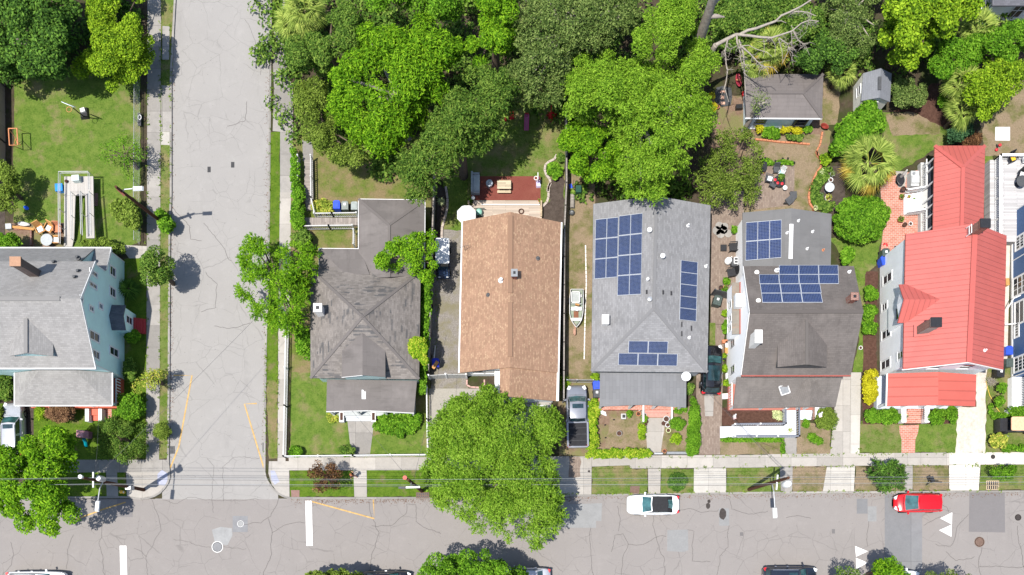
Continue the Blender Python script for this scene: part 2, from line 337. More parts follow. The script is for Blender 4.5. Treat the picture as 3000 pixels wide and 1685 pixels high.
def tree(name, label, k, s, ztop, zbot, mat, cr=1.0, dens=34, L=0.3, asp=0.5, fill=2.2, cat='tree', group=None, bark=None, rough=0.8, limbs=7, tr=None, up=0.75, spray=0.0):
    P = ppx(k, s); Cc, R = crown(P, ztop, zbot, cr, fill, rough); m = Cc.mean(0); L *= .7; dens *= 1.85; up -= .15
    base = Vector((m[0], m[1], 0.12)) if not tr else Vector((*W(tr[0], tr[1], tr[2]), 0.12)); t = thing(name, label, cat, base, group)
    o = leaf_object('crown', *clumps(Cc, R, dens, L, asp, up, .8, spray), mat, base); o.parent = t; ORG[o.name] = org(t)
    b = MB(); r0 = 0.05 * ztop * 0.5 + 0.05; hz = zbot + 0.35 * (ztop - zbot)
    b.tube([base, base + Vector((0.1, 0.05, hz * 0.5)), Vector((m[0], m[1], hz + 0.12))], [r0 * 1.25, r0, r0 * 0.8], 9)
    far = np.argsort(-np.hypot(Cc[:, 0] - m[0], Cc[:, 1] - m[1]))[:len(Cc) * 2 // 3]; pick = rng.permutation(far)[:limbs]
    for i in pick:
        e = Vector(Cc[i]); st = Vector((m[0], m[1], hz)); mid = st.lerp(e, 0.5) + Vector((0, 0, 0.3)); b.tube([st, mid, e], [r0 * 0.55, r0 * 0.36, 0.02], 6)
    part(b, 'trunk', bark or BARK, t, smooth=60); return t
def shrub(name, label, k, s, ztop, mat, cr=0.4, dens=70, L=0.16, asp=0.55, fill=3.0, cat='shrub', group=None, zbot=0.25, rough=0.15, up=0.75):
    P = ppx(k, s); Cc, R = crown(P, ztop, zbot, cr * .72, fill * 1.7, rough); R = np.maximum(R, .2); m = Cc.mean(0); base = Vector((m[0], m[1], 0.12))
    t = thing(name, label, cat, base, group); o = leaf_object('foliage', *clumps(Cc, R, dens, L, asp, up), mat, base); o.parent = t; ORG[o.name] = org(t)
    b = MB()
    for i in rng.permutation(len(Cc))[:6]:
        e = Vector(Cc[i]); b.tube([base + Vector((rng.uniform(-.1, .1), rng.uniform(-.1, .1), 0)), base.lerp(e, .55) + Vector((0, 0, .05)), e], [.035, .025, .01], 5)
    part(b, 'stem', BARK, t); return t
def circ(k, x, y, rx, ry=None, n=14, wob=0.08):
    ry = ry or rx; return ' '.join('%.1f,%.1f' % (x + rx * math.cos(2 * math.pi * i / n) * (1 + random.uniform(-wob, wob)), y + ry * math.sin(2 * math.pi * i / n) * (1 + random.uniform(-wob, wob))) for i in range(n))
def frond_fan(b, base, az, el, pet, L, n=20, spread=1.25, wd=0.07, droop=0.35):
    d = Vector((math.cos(az) * math.cos(el), math.sin(az) * math.cos(el), math.sin(el))); c = Vector(base) + d * pet
    side = Vector((-math.sin(az), math.cos(az), 0)); b.bar(base, c, 0.035, 0.02)
    for i in range(n):
        a = (i / (n - 1) - 0.5) * 2 * spread; u = (d * math.cos(a) + side * math.sin(a)).normalized(); l = L * (0.75 + 0.25 * math.cos(a)) * random.uniform(0.9, 1.08)
        w = u.cross(Vector((0, 0, 1))); w = (w.normalized() if w.length > .05 else side) * wd / 2
        m = c + u * l * 0.55 + Vector((0, 0, -0.04 * l)); e = c + u * l + Vector((0, 0, -droop * l * random.uniform(.6, 1.3)))
        b.add([c - w * .5, c + w * .5, m + w, m - w, e], [(0, 1, 2, 3), (3, 2, 4)])
def fan_palm(name, label, X, Y, h, n, pet, L, mats, n_b=20, cat='palm', group=None, wd=0.07, el=(-0.35, 1.25), trunk=0.17):
    t = thing(name, label, cat, (X, Y, 0.12), group); bs = [MB() for _ in mats]
    for i in range(n):
        e = el[0] + (el[1] - el[0]) * ((i + .5) / n) ** 0.8; frond_fan(bs[0 if (i > n * .25 or len(mats) == 1) else 1], (X, Y, h), i * 2.399 + random.uniform(-.2, .2), e, pet * random.uniform(.8, 1.1), L * random.uniform(.85, 1.1), n_b, wd=wd)
    for b, m in zip(bs, mats):
        if b.v: part(b, 'frond', m, t)
    part(MB().tube([(X, Y, 0.1), (X + .03, Y, h * .5), (X, Y, h + .1)], [trunk * 1.2, trunk, trunk * .9], 10), 'trunk', BARK, t, smooth=60); return t
# ---------------------------------------------------------------- palette
BARK = flat('bark', (0.10, 0.075, 0.055), 0.9, 0.1, var=0.4, sc=6)
DEADWOOD = flat('dead_wood', (0.27, 0.24, 0.205), 0.9, 0.1, var=0.3, sc=5)
GREYBARK = flat('grey_trunk', (0.24, 0.21, 0.185), 0.95, 0.1, var=0.4, sc=4)
WHITE = flat('white_paint', (0.64, 0.64, 0.635), 0.5, 0.3, var=0.05)
OFFWHITE = flat('offwhite_paint', (0.42, 0.42, 0.41), 0.5, 0.3, var=0.15)
BLACK = flat('black_plastic', (0.018, 0.018, 0.02), 0.45, 0.4, var=0.3)
RUBBER = flat('rubber', (0.015, 0.015, 0.016), 0.85, 0.2)
CHROME = flat('bright_metal', (0.55, 0.56, 0.58), 0.25, 0.5, 0.9)
GALV = flat('galvanised', (0.38, 0.39, 0.4), 0.45, 0.4, 0.5, var=0.2)
GREY = flat('grey_plastic', (0.2, 0.21, 0.22), 0.6, 0.3)
DGREY = flat('dark_grey', (0.06, 0.062, 0.066), 0.6, 0.3, var=0.25)
GLASS = glassy('window_glass', (0.02, 0.028, 0.034), 0.08)
CARGLASS = glassy('car_glass', (0.012, 0.03, 0.036), 0.05)
BRICKRED = pavers('chimney_brick', (0.26, 0.09, 0.06), (0.34, 0.14, 0.1), (0.4, 0.36, 0.32), 0.22, 0.08)
CRACK = flat('crack_line', (.095, .088, .084), .95, .1); STUCCO = flat('stucco', (0.6, 0.58, 0.55), 0.9, 0.1, var=0.12)
BLUEBIN = flat('blue_plastic', (0.025, 0.07, 0.5), 0.45, 0.4, var=0.12)
GREENBIN = flat('dark_green_plastic', (0.055, 0.075, 0.068), 0.5, 0.35, var=0.2)
WOODG = planks('grey_wood', (0.26, 0.235, 0.21), 0.14)
WOODY = planks('pine_wood', (0.42, 0.33, 0.22), 0.14)
WOODF = planks('fence_wood', (0.22, 0.18, 0.15), 0.14, math.pi / 2)
TERRA = flat('terracotta', (0.42, 0.17, 0.09), 0.85, 0.15, var=0.2)
WICKER = flat('wicker', (0.42, 0.22, 0.08), 0.85, 0.15, var=0.3, sc=14)
RED = flat('red_plastic', (0.5, 0.02, 0.03), 0.4, 0.4, var=0.2)
YELLOW = flat('yellow_line', (0.42, 0.27, 0.10), 0.85, 0.15, var=0.35, sc=3)
LINEW = flat('white_line', (0.62, 0.61, 0.59), 0.8, 0.2, var=0.16, sc=2.2)

# ---------------------------------------------------------------- world, sun, camera
world = bpy.data.worlds.new('World'); bpy.context.scene.world = world; world.use_nodes = True
nt = world.node_tree; bg = nt.nodes['Background']; sky = nt.nodes.new('ShaderNodeTexSky'); sky.sky_type = 'NISHITA'; sky.sun_disc = False
sd = Vector((-0.285, -0.185, 1)).normalized()
sky.sun_elevation = math.asin(sd.z); sky.sun_rotation = math.atan2(sd.x, sd.y) % (2 * math.pi)
nt.links.new(sky.outputs[0], bg.inputs[0]); bg.inputs[1].default_value = 0.12
sl = bpy.data.lights.new('sun', 'SUN'); sl.energy = 4.4; sl.angle = math.radians(0.5); sl.color = (1.0, 0.955, 0.885)
so = bpy.data.objects.new('sun', sl); C.objects.link(so); so.rotation_euler = sd.to_track_quat('Z', 'Y').to_euler(); so.location = (0, 20, 60)
cd = bpy.data.cameras.new('drone_camera'); cam = bpy.data.objects.new('drone_camera', cd); C.objects.link(cam)
cam.location = (0, 0, H); cd.sensor_width = 36.0; cd.lens = S * H / 3000 * 36.0
cd.shift_x = (1500 - NX) / 3000; cd.shift_y = (NY - 842.5) / 3000; cd.clip_end = 500; cd.clip_start = 1
sc = bpy.context.scene; sc.camera = cam
vs = sc.view_settings; vs.view_transform = 'Standard'; vs.look = 'None'; vs.exposure = 0.76; vs.gamma = 1

# ---------------------------------------------------------------- ground
SIDE = asphalt('side_asphalt', (0.345, 0.33, 0.312), 0.34, 0.65)
MAIN = asphalt('main_asphalt', (0.285, 0.262, 0.246), 0.3, 0.7)
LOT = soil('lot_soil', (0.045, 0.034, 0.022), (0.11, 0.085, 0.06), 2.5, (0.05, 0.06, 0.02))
CONC = concrete('concrete', (0.43, 0.40, 0.36), 2.3, 2.3)
CONCO = concrete('old_concrete', (0.33, 0.31, 0.285), 1.9, 1.9, joint=0.5, var=0.22, stain=0.7)
CONCL = concrete('light_concrete', (0.52, 0.49, 0.44), 1.8, 2.6, stain=0.55)
CONCW = concrete('white_concrete', (0.66, 0.62, 0.56), 2.4, 2.4, stain=0.15, var=0.05)
GRASSA = grass('yard_grass', (0.108, 0.19, 0.026), (0.19, 0.255, 0.05), (0.27, 0.23, 0.11), 0.35)
GRASSB = grass('patchy_grass', (0.125, 0.18, 0.03), (0.21, 0.23, 0.06), (0.28, 0.21, 0.115), 0.62)
GRASSL = grass('lush_grass', (0.085, 0.165, 0.013), (0.15, 0.225, 0.025), (0.22, 0.17, 0.09), 0.22, 0.7)
GRASSD = grass('dry_grass', (0.15, 0.155, 0.05), (0.22, 0.2, 0.085), (0.32, 0.24, 0.16), 0.8, 0.6)
GRASSM = grass('mixed_grass', (0.11, 0.18, 0.025), (0.2, 0.24, 0.07), (0.27, 0.22, 0.11), 0.5, 0.5)
MULCH = soil('mulch', (0.06, 0.03, 0.022), (0.14, 0.075, 0.055), 5)
GARDEN = soil('garden_soil', (0.055, 0.042, 0.035), (0.12, 0.095, 0.08), 4)
TANSOIL = soil('tan_soil', (0.17, 0.11, 0.075), (0.3, 0.205, 0.15), 2.5, (0.2, 0.19, 0.08))
GRAVEL = soil('gravel', (0.16, 0.145, 0.13), (0.36, 0.33, 0.3), 9, (0.22, 0.2, 0.13))
GRAVELP = soil('pale_gravel', (0.32, 0.3, 0.26), (0.45, 0.42, 0.37), 12)
SHELL = soil('shell_drive', (0.5, 0.44, 0.36), (0.72, 0.66, 0.58), 4, (0.68, 0.62, 0.54))
PAVERB = pavers('brown_pavers', (0.24, 0.18, 0.145), (0.33, 0.26, 0.21), (0.2, 0.16, 0.13), 0.3, 0.15, math.pi / 2)
PAVERR = pavers('red_pavers', (0.5, 0.19, 0.13), (0.6, 0.27, 0.2), (0.66, 0.55, 0.48), 0.36, 0.16)
REDPAT = soil('red_slab', (0.19, 0.052, 0.04), (0.27, 0.095, 0.07), 2, (0.22, 0.065, 0.05))
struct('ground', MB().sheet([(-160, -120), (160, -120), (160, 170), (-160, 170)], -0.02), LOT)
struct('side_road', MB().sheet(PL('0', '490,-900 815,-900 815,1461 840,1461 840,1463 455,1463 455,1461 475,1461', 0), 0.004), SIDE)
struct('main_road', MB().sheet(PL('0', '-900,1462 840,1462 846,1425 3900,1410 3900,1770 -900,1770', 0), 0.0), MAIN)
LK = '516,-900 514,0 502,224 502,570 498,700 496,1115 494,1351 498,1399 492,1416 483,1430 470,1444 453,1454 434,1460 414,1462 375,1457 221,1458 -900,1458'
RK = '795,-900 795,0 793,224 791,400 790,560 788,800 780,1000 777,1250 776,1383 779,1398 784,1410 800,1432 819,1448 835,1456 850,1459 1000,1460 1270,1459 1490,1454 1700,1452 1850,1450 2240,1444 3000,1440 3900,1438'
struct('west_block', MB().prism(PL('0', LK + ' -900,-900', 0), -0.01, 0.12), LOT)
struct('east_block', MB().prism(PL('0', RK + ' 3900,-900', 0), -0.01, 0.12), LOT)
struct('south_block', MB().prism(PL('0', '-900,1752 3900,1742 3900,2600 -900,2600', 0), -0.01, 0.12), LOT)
for kk in (LK, RK, '-900,1752 3900,1742'):
    struct('kerb', MB().ribbon(PL('0', kk, 0), 0.17, 0.002, 0.15), CONCO)
for n, k, s, l, m in (
    # west side
    ('lawn', '0', '40,200 412,200 412,705 300,760 40,770', 1, GRASSA), ('lawn', '0', '360,760 430,735 428,1340 290,1345 290,1180 366,1110', 1, GRASSL),
    ('lawn', '3', '-60,170 780,170 780,590 -60,590', 1, GRASSL), ('driveway', '3', '40,100 250,100 250,590 40,590', 2, GARDEN),
    ('patio', 'b', '100,470 1200,470 1200,960 100,960', 2, TANSOIL), ('side_yard', '0', '-200,240 16,240 16,700 -200,700', 2, GARDEN),
    ('verge', '0', '473,-400 514,-400 512,0 501,224 500,570 496,700 494,1115 492,1345 466,1345 468,1115 470,560', 1, GRASSM),
    ('sidewalk', '0', '433,-400 473,-400 470,560 468,1115 466,1347 428,1347 431,560', 3, CONCO), ('sidewalk', '0', '-300,1347 492,1347 493,1384 -300,1384', 3, CONCO),
    ('corner_apron', '0', '370,1384 493,1384 496,1399 482,1429 452,1452 413,1460 372,1456', 3, CONC), ('path', '0', '311,1384 343,1384 347,1456 313,1456', 3, CONCO),
    ('verge', '0', '-200,1384 311,1384 313,1456 -200,1456', 1, GRASSL), ('verge', '0', '343,1384 370,1384 372,1456 347,1456', 1, GRASSL),
    ('slab', '1', '1208,195 1262,198 1258,445 1205,445', 4, CONCO), ('slab', '1', '1201,635 1265,640 1262,980 1199,980', 4, CONCO), ('slab', '1', '1200,981 1262,982 1262,1080 1198,1078', 4, CONCL),
    ('path', '2', '890,400 1092,410 1088,500 960,500', 2, CONC), ('path', '3', '690,190 830,190 830,280 700,290', 2, PAVERR),
    # east side: pavements
    ('verge', '4', '145,-300 222,-300 222,210 148,205', 1, GRASSL), ('sidewalk', '4', '223,-200 275,-200 262,150 205,265 235,330 262,560 300,650 300,1447 205,1447 205,980 150,975 160,660 150,460 178,330 150,205 222,212', 3, CONCO),
    ('verge', '4', '130,980 204,980 204,1447 130,1447', 1, GRASSL), ('verge', '5', '125,10 203,10 200,560 190,1050 190,1447 100,1447 105,1100 118,700', 1, GRASSL),
    ('sidewalk', '5', '204,10 285,10 282,430 275,1000 250,1447 191,1447 191,1050', 3, CONC), ('verge', '6', '103,0 189,0 184,582 122,582 110,300', 1, GRASSB),
    ('sidewalk', '6', '190,0 247,0 245,600 186,600', 3, CONC), ('corner_apron', '6', '122,600 271,600 275,868 200,850 142,772 118,690', 3, CONC),
    ('sidewalk', '0', '846,1340 1632,1338 1632,1377 847,1378', 3, CONC), ('path', '6', '750,668 848,668 850,866 757,866', 3, CONC),
    ('verge', '6', '275,669 750,669 755,865 277,865', 1, GRASSL), ('verge', '6', '849,668 1480,666 1480,860 851,863', 1, GRASSL), ('verge', '0', '1322,1377 1500,1377 1500,1452 1322,1455', 1, GRASSL),
    ('driveway', '9', '0,565 618,565 615,853 0,860', 3, CONC), ('paver_strip', '9', '450,567 535,567 535,720 450,720', 4, PAVERB), ('sidewalk', '9', '619,560 1929,552 1929,647 905,655 900,630 619,640', 3, CONC),
    ('sidewalk', '12', '26,548 1060,538 1060,630 26,640', 3, CONC), ('sidewalk', '12', '1061,538 1372,536 1372,630 1061,630', 3, CONC), ('sidewalk', '12', '1373,536 2300,530 2300,622 1373,626', 3, CONCW),
    ('path', '9', '1036,656 1131,656 1127,843 1039,843', 3, CONC), ('driveway', '9', '1378,652 1617,652 1617,846 1376,848', 3, CONCL),
    ('path', '12', '112,641 209,641 204,834 122,836', 3, CONCO), ('driveway', '12', '463,641 672,637 664,823 432,824', 3, CONCL), ('path', '12', '1041,633 1102,633 1099,820 1041,820', 3, CONCO), ('driveway', '12', '1371,630 1604,624 1591,817 1373,818', 3, CONCW),
    ('verge', '9', '620,642 900,632 905,657 1035,659 1036,841 622,848', 1, GRASSM), ('verge', '9', '1132,656 1376,656 1373,843 1130,843', 1, GRASSM), ('verge', '9', '1619,650 2013,643 2020,836 1619,840', 1, GRASSM),
    ('verge', '12', '212,638 460,638 460,720 430,822 207,828', 1, GRASSD), ('verge', '12', '676,637 1040,634 1040,818 668,821', 1, GRASSD), ('verge', '12', '1104,632 1368,630 1370,815 1102,817', 1, GRASSD), ('verge', '12', '1606,628 2300,620 2300,810 1594,814', 1, GRASSM),
    # corner house lot
    ('lawn', '0', '850,400 1262,400 1262,1340 850,1340', 1, GRASSB), ('lawn', '6', '285,-60 560,-60 560,120 740,330 740,552 285,560', 2, GRASSA), ('lawn', '6', '870,420 1295,300 1295,548 860,550', 2, GRASSA),
    ('front_path', '6', '705,300 905,300 872,556 735,556', 3, CONCO), ('boardwalk_slab', '4', '370,1040 450,1060 450,1200 375,1200', 2, CONCO),
    # tan roofed house lot
    ('gravel_yard', '5', '1350,290 1600,290 1600,1600 1320,1600', 1, GRAVEL), ('lawn', '5', '1420,-100 1600,-100 1600,290 1400,290', 2, GRASSA), ('flower_bed', 'j', '200,250 320,300 338,560 265,720 265,960 200,960', 3, GARDEN),
    ('front_drive', '6', '1312,60 2160,60 2160,570 1312,570', 1, GRAVELP), ('lawn', '0', '1330,300 1655,300 1655,600 1330,600', 1, GRASSM),
    ('patio', 'j', '618,150 1450,150 1455,440 612,440', 2, REDPAT), ('flower_bed', 'j', '1590,170 1740,160 1735,720 1500,720 1478,520 1560,450 1572,250', 2, GARDEN),
    # grey roofed house lot
    ('side_lawn', '8', '425,-200 640,-200 640,1447 425,1447', 1, GRASSD), ('side_lawn', '9', '372,-10 640,-10 640,560 372,560', 2, TANSOIL), ('front_yard', 'o', '130,380 1880,380 1860,1240 130,1240', 1, GRASSD),
    ('flower_bed', 'o', '200,390 1000,390 1000,520 420,590 330,1130 200,1130', 2, TANSOIL), ('front_path', 'o', '1075,595 1440,595 1420,830 1390,980 1360,1230 1112,1230 1092,980 1072,820', 3, CONC),
    ('paver_drive', '9', '1395,-300 1600,-300 1585,300 1572,550 1415,552 1432,260 1395,120', 1, PAVERB), ('drive_patch', '9', '1450,20 1530,20 1520,265 1460,265', 2, CONCO),
    ('side_patio', '0', '2082,560 2180,560 2175,950 2082,950', 1, PAVERB), ('side_path', '0', '2080,951 2128,951 2120,1000 2080,1000', 1, PAVERB), ('side_grass', 'p', '95,810 158,812 158,1030 95,1030', 2, GRASSM),
    # white house lot
    ('flower_bed', 'y', '80,130 1040,130 1040,400 80,420', 1, MULCH), ('front_yard', 'y', '60,610 1052,600 1052,868 40,868', 1, GRASSD), ('front_path', 'y', '1062,590 1255,585 1250,862 1064,862', 2, CONCO), ('front_yard', 'y', '1262,320 1790,420 1778,862 1256,862', 1, GRASSD),
    ('driveway', '12', '545,-60 640,-60 632,545 487,545', 2, CONC), ('driveway', '12', '641,-60 718,-60 705,543 633,544', 2, CONCL), ('gravel_yard', '0', '2085,280 2420,280 2420,460 2085,460', 1, TANSOIL), ('lawn', '0', '2200,400 2412,395 2404,640 2180,640', 2, GRASSD),
    ('patio', 'r', '200,285 950,280 940,1030 200,1120', 3, PAVERB), ('garden', 'r', '1500,300 1900,300 1900,1200 1300,1150 1230,800 1340,600', 3, GARDEN), ('dirt_path', 'q', '1570,900 1720,1000 1650,1300 1560,1380 1500,1300 1560,1180', 3, TANSOIL), ('side_strip', 'q', '1605,200 1850,200 1800,900 1580,900', 2, GRASSD),
    ('lawn', '11', '480,350 880,300 830,560 750,620 745,1345 655,1345 700,1100 700,850 655,600', 1, GRASSA), ('flower_bed', '11', '755,600 840,600 830,1345 730,1345 735,1080', 2, MULCH),
    # red roofed house lot
    ('lawn', '10', '880,840 1390,840 1390,1090 1270,1110 980,1290 880,1090', 1, GRASSA), ('lawn', '10', '900,850 1100,830 1300,920 1300,1000 950,1010', 2, GRASSD), ('flower_bed', '10', '960,830 1240,620 1420,640 1390,990 1110,835', 3, MULCH),
    ('patio', 's', '170,480 300,340 680,250 680,1100 500,1310 175,1310 210,1000', 2, PAVERR), ('slab', 's', '365,270 520,275 480,480 400,480', 3, CONC), ('flower_bed', '12', '716,-20 835,-20 905,180 1440,180 1440,320 1120,325 1015,325 740,325', 2, MULCH),
    ('lawn', '12', '706,322 1030,322 1030,538 704,540', 1, GRASSM), ('lawn', '12', '1130,322 1445,322 1418,536 1110,536', 1, GRASSA), ('brick_walk', '12', '1000,335 1148,330 1140,390 1120,440 1118,538 1017,538 1018,440 1003,390', 3, PAVERR),
    ('shell_drive', '12', '1570,-150 1650,-150 1640,538 1418,538 1440,195 1570,195', 2, SHELL), ('alley', '11', '1560,250 1830,250 1800,1447 1560,1447', 1, SHELL),
    ('front_yard', '12', '1646,-120 2300,-120 2300,533 1641,536', 1, GRASSM), ('lawn', '10', '1560,560 2300,560 2300,1160 1640,1160', 1, GRASSD), ('lawn', '10', '1640,1161 1700,1161 1660,1500 1630,1500', 1, GRASSA)):
    sheet(n, k, s, l, m)
# road repairs and markings
RUSTM = flat('rust_iron', (.13, .085, .065), .8, .2, var=.25); PATA = concrete('patch_grey', (0.235, 0.235, 0.24), 9, 9, stain=0.5); PATB = concrete('patch_dark', (0.20, 0.187, 0.185), 9, 9, stain=0.2); PATC = concrete('patch_pale', (0.32, 0.32, 0.315), 9, 9, stain=0.6); OIL = flat('oil_stain', (0.035, 0.028, 0.025), 0.7, 0.3, var=0.4)
TAR = flat('tar_square', (0.05, 0.05, 0.052), 0.9, 0.1)
def road_sheet(name, k, s, z, m): return struct(name, MB().sheet(PL(k, s, 0), z), m)
for i, (k, s, m) in enumerate((('12', '893,845 1172,845 1170,1640 893,1640', PATA), ('12', '1523,816 1785,816 1788,1130 1518,1125', PATB), ('12', '685,880 765,880 765,990 685,990', PATA), ('12', '767,935 832,935 832,1048 767,1048', PATC),
        ('9', '1180,1112 1333,1108 1337,1262 1300,1275 1178,1268', PATC), ('9', '1565,950 1640,950 1640,1080 1565,1080', PATC), ('9', '425,920 695,912 690,1045 650,1045 650,1095 395,1095', PATC), ('3', '1730,1007 1842,1007 1842,1127 1730,1127', PATA),
        ('3', '1575,1110 1640,1088 1725,1098 1730,1150 1690,1225 1600,1210', PATC), ('3', '870,880 985,880 985,1015 870,1015', PATB), ('1', '1543,1240 1567,1240 1567,1282 1543,1282', TAR), ('1', '1718,1205 1743,1205 1743,1247 1718,1247', TAR),
        ('9', circ('9', 1592, 993, 27, 42), OIL), ('9', circ('9', 1483, 932, 16, 22), OIL), ('9', circ('9', 1490, 898, 12, 14), OIL), ('9', '1720,1128 1743,1128 1743,1155 1720,1155', PATB), ('12', '500,1105 523,1105 523,1138 500,1138', PATB))):
    road_sheet('road_patch', k, s, 0.008 + 0.0003 * i, m)
def stroke(k, s, w, z=0.016, m=None, name='road_marking'): return struct(name, MB().ribbon(PL(k, s, 0), w, z - 0.004, z), m or YELLOW)
for k, s in (('6', '392,893 440,893 448,1228 400,1230'), ('3', '890,1228 940,1228 947,1480 897,1480'), ('12', '1395,980 1305,1025 1392,1070'), ('12', '1391,1071 1297,1113 1389,1162'), ('12', '672,1230 768,1270 680,1310'), ('12', '679,1318 765,1355 682,1402')):
    road_sheet('road_marking', k, s, 0.014, LINEW)
for k, s in (('6', '442,900 905,1027 898,886'), ('2', '1292,1370 1428,1371 1330,1900 1265,2062'), ('3', '1910,171 1818,174 1880,380 1953,620 1962,650'), ('3', '528,1045 640,1005 760,960 935,905')): stroke(k, s, 0.12)
for k, s in (('9', '612,1090 608,1200 616,1330 612,1420 640,1470'), ('9', '1075,1005 1072,1080 1100,1190 1120,1260 1165,1320 1158,1500'), ('9', '810,930 828,1040 815,1120'), ('9', '1160,990 1265,965 1380,960 1430,975 1560,960'), ('9', '1640,870 1665,960 1800,990 1929,970'), ('9', '760,1270 780,1150 850,1140 885,1220 850,1330 850,1500'), ('9', '890,1222 1010,1215 1090,1170 1170,1160'), ('9', '1640,1080 1630,1230 1560,1300 1540,1500'), ('9', '1365,1345 1365,1130 1330,1110'), ('9', '1365,1345 1500,1347'),
        ('6', '865,890 870,1000 940,1130 890,1320 870,1420'), ('6', '880,1075 1040,1080 1140,1000 1150,930 1210,935 1215,1050 1300,1110 1400,1140'), ('6', '200,870 130,1000 60,1050 -100,1080'), ('6', '120,1030 145,1140 135,1300 80,1447'), ('6', '145,1135 250,1080 390,1060'), ('3', '770,1050 740,1200 775,1300 780,1447'), ('3', '1130,880 1195,1110 1090,1310 1100,1447'), ('3', '1000,1250 1090,1310'), ('3', '1290,1180 1460,1220 1570,1240'), ('3', '1660,1235 1830,1250'), ('3', '80,1200 105,1300 85,1380 20,1447'), ('3', '1210,890 1310,910 1400,880 1929,885'), ('3', '545,1150 500,1300 495,1400'),
        ('12', '155,1025 240,1015 345,1025'), ('12', '775,1050 765,1230'), ('12', '1180,1080 1310,1010'), ('12', '1520,990 1440,1080 1380,1220 1270,1215'), ('12', '1610,1240 1600,1360 1610,1447'), ('12', '1350,1270 1420,1330 1560,1310'), ('12', '1600,1380 1929,1380'), ('12', '1875,1080 1900,1250 1929,1400'), ('12', '1310,920 1360,950 1370,980'), ('4', '-60,140 30,300 60,560'), ('1', '1840,750 1820,900 1690,940'), ('2', '1520,240 1640,400 1720,520'), ('2', '1500,900 1600,860 1610,700 1530,600'), ('2', '1600,1000 1700,1020 1860,980'), ('2', '1280,120 1410,260 1420,350 1500,370'), ('3', '1660,900 1660,640 1740,560 1929,580'), ('3', '1585,980 1590,640 1540,580')):
    P = [Vector(p) for p in PL(k, s, 0)]; Q = []; w = Vector((0, 0))
    for a, b in zip(P[:-1], P[1:]):
        n = max(2, int((b - a).length / .22))
        for i in range(n): w = w * .82 + Vector((random.uniform(-.07, .07), random.uniform(-.07, .07))); Q.append(tuple(a.lerp(b, i / n) + w))
    b = MB(); b.ribbon(Q + [tuple(P[-1])], .035 if k in '96 12' else .024, .0105, .0115); struct('road_crack', b, CRACK)
for n, k, x, y, r, m, lab in (('manhole_cover', '3', 1788, 1065, 24, PATC, 'manhole with a white painted ring inside a square road patch at the junction'), ('manhole_cover', '3', 1616, 1237, 42, PATA, 'largest manhole with a wide white painted ring at the junction'),
        ('manhole_cover', '12', 1598, 1200, 38, RUSTM, 'rusty brown manhole cover beside the white triangle road markings'), ('manhole_cover', '12', 1885, 1018, 24, OIL, 'small dark manhole cover near the dark road patch by the right kerb'),
        ('manhole_cover', '12', 1698, 567, 17, OIL, 'dark round cover set in the white sidewalk'), ('manhole_cover', '9', 598, 675, 9, OIL, 'tiny dark cover in the concrete driveway beside the leafy street tree')):
    z0 = 0.012 if y > 700 else 0.142; cx, cy = W(k, x, y, z0); r /= q_ * S; t = thing(n, lab, 'manhole cover', (cx, cy, z0))
    part(MB().lathe((cx, cy, z0), [(r * .8, 0), (r * .8, 0.008), (r * .75, 0.011)], 24), 'lid', m, t)
    b = MB(); b.lathe((cx, cy, z0), [(r, 0), (r, 0.006), (r * .88, 0.006), (r * .88, 0)], 28); part(b, 'ring', LINEW if k == '3' else (m if k == '12' and y > 700 else DGREY), t)
def grate(k, x0, y0, x1, y1, lab, mat, z=0.012, nb=6):
    (a, b_), (c, d) = W(k, x0, y1), W(k, x1, y0); t = thing('drain_grate', lab, 'storm drain', ((a + c) / 2, (b_ + d) / 2, z), None)
    part(MB().box(a, c, b_, d, z, z + .01), 'pit', BLACK, t); g = MB()
    g.box(a, c, b_, b_ + .07, z + .01, z + .05); g.box(a, c, d - .07, d, z + .01, z + .05); g.box(a, a + .07, b_ + .07, d - .07, z + .01, z + .05); g.box(c - .07, c, b_ + .07, d - .07, z + .01, z + .05)
    for i in range(1, nb): xx = a + (c - a) * i / nb; g.box(xx - .03, xx + .03, b_ + .07, d - .07, z + .012, z + .045)
    g.box(a + .07, c - .07, (b_ + d) / 2 - .04, (b_ + d) / 2 + .04, z + .012, z + .047); part(g, 'grate', mat, t)
grate('f', 1560, 565, 1735, 645, 'rusty drain grate in the kerb under the big bright street tree', RUSTM, 0.13)
grate('3', 1262, 488, 1298, 545, 'grey drain grate in the left kerb of the side street', DGREY, 0.012, 4)
grate('6', 75, 462, 105, 522, 'grey drain grate in the right kerb of the side street', DGREY, 0.012, 4)
grate('12', 1640, 745, 1735, 815, 'wooden framed drain box in the verge under the small right tree', WOODY, 0.13)
struct('drain_cover', MB().sheet(PL('9', '905,785 975,785 970,850 900,850'), 0.146), RUSTM); struct('drain_cover', MB().sheet(PL('6', '285,815 350,815 348,868 290,868'), 0.146), flat('rust_slab', (0.2, 0.12, 0.1), 0.9))
ADA = flat('tactile_pad', (0.3, 0.31, 0.38), 0.9, var=0.08); struct('tactile_pad', MB().sheet(PL('3', '1172,695 1205,665 1245,690 1248,760 1225,782 1170,778'), 0.146), ADA); struct('tactile_pad', MB().sheet(PL('6', '133,670 165,670 200,750 165,775 140,740'), 0.146), ADA)

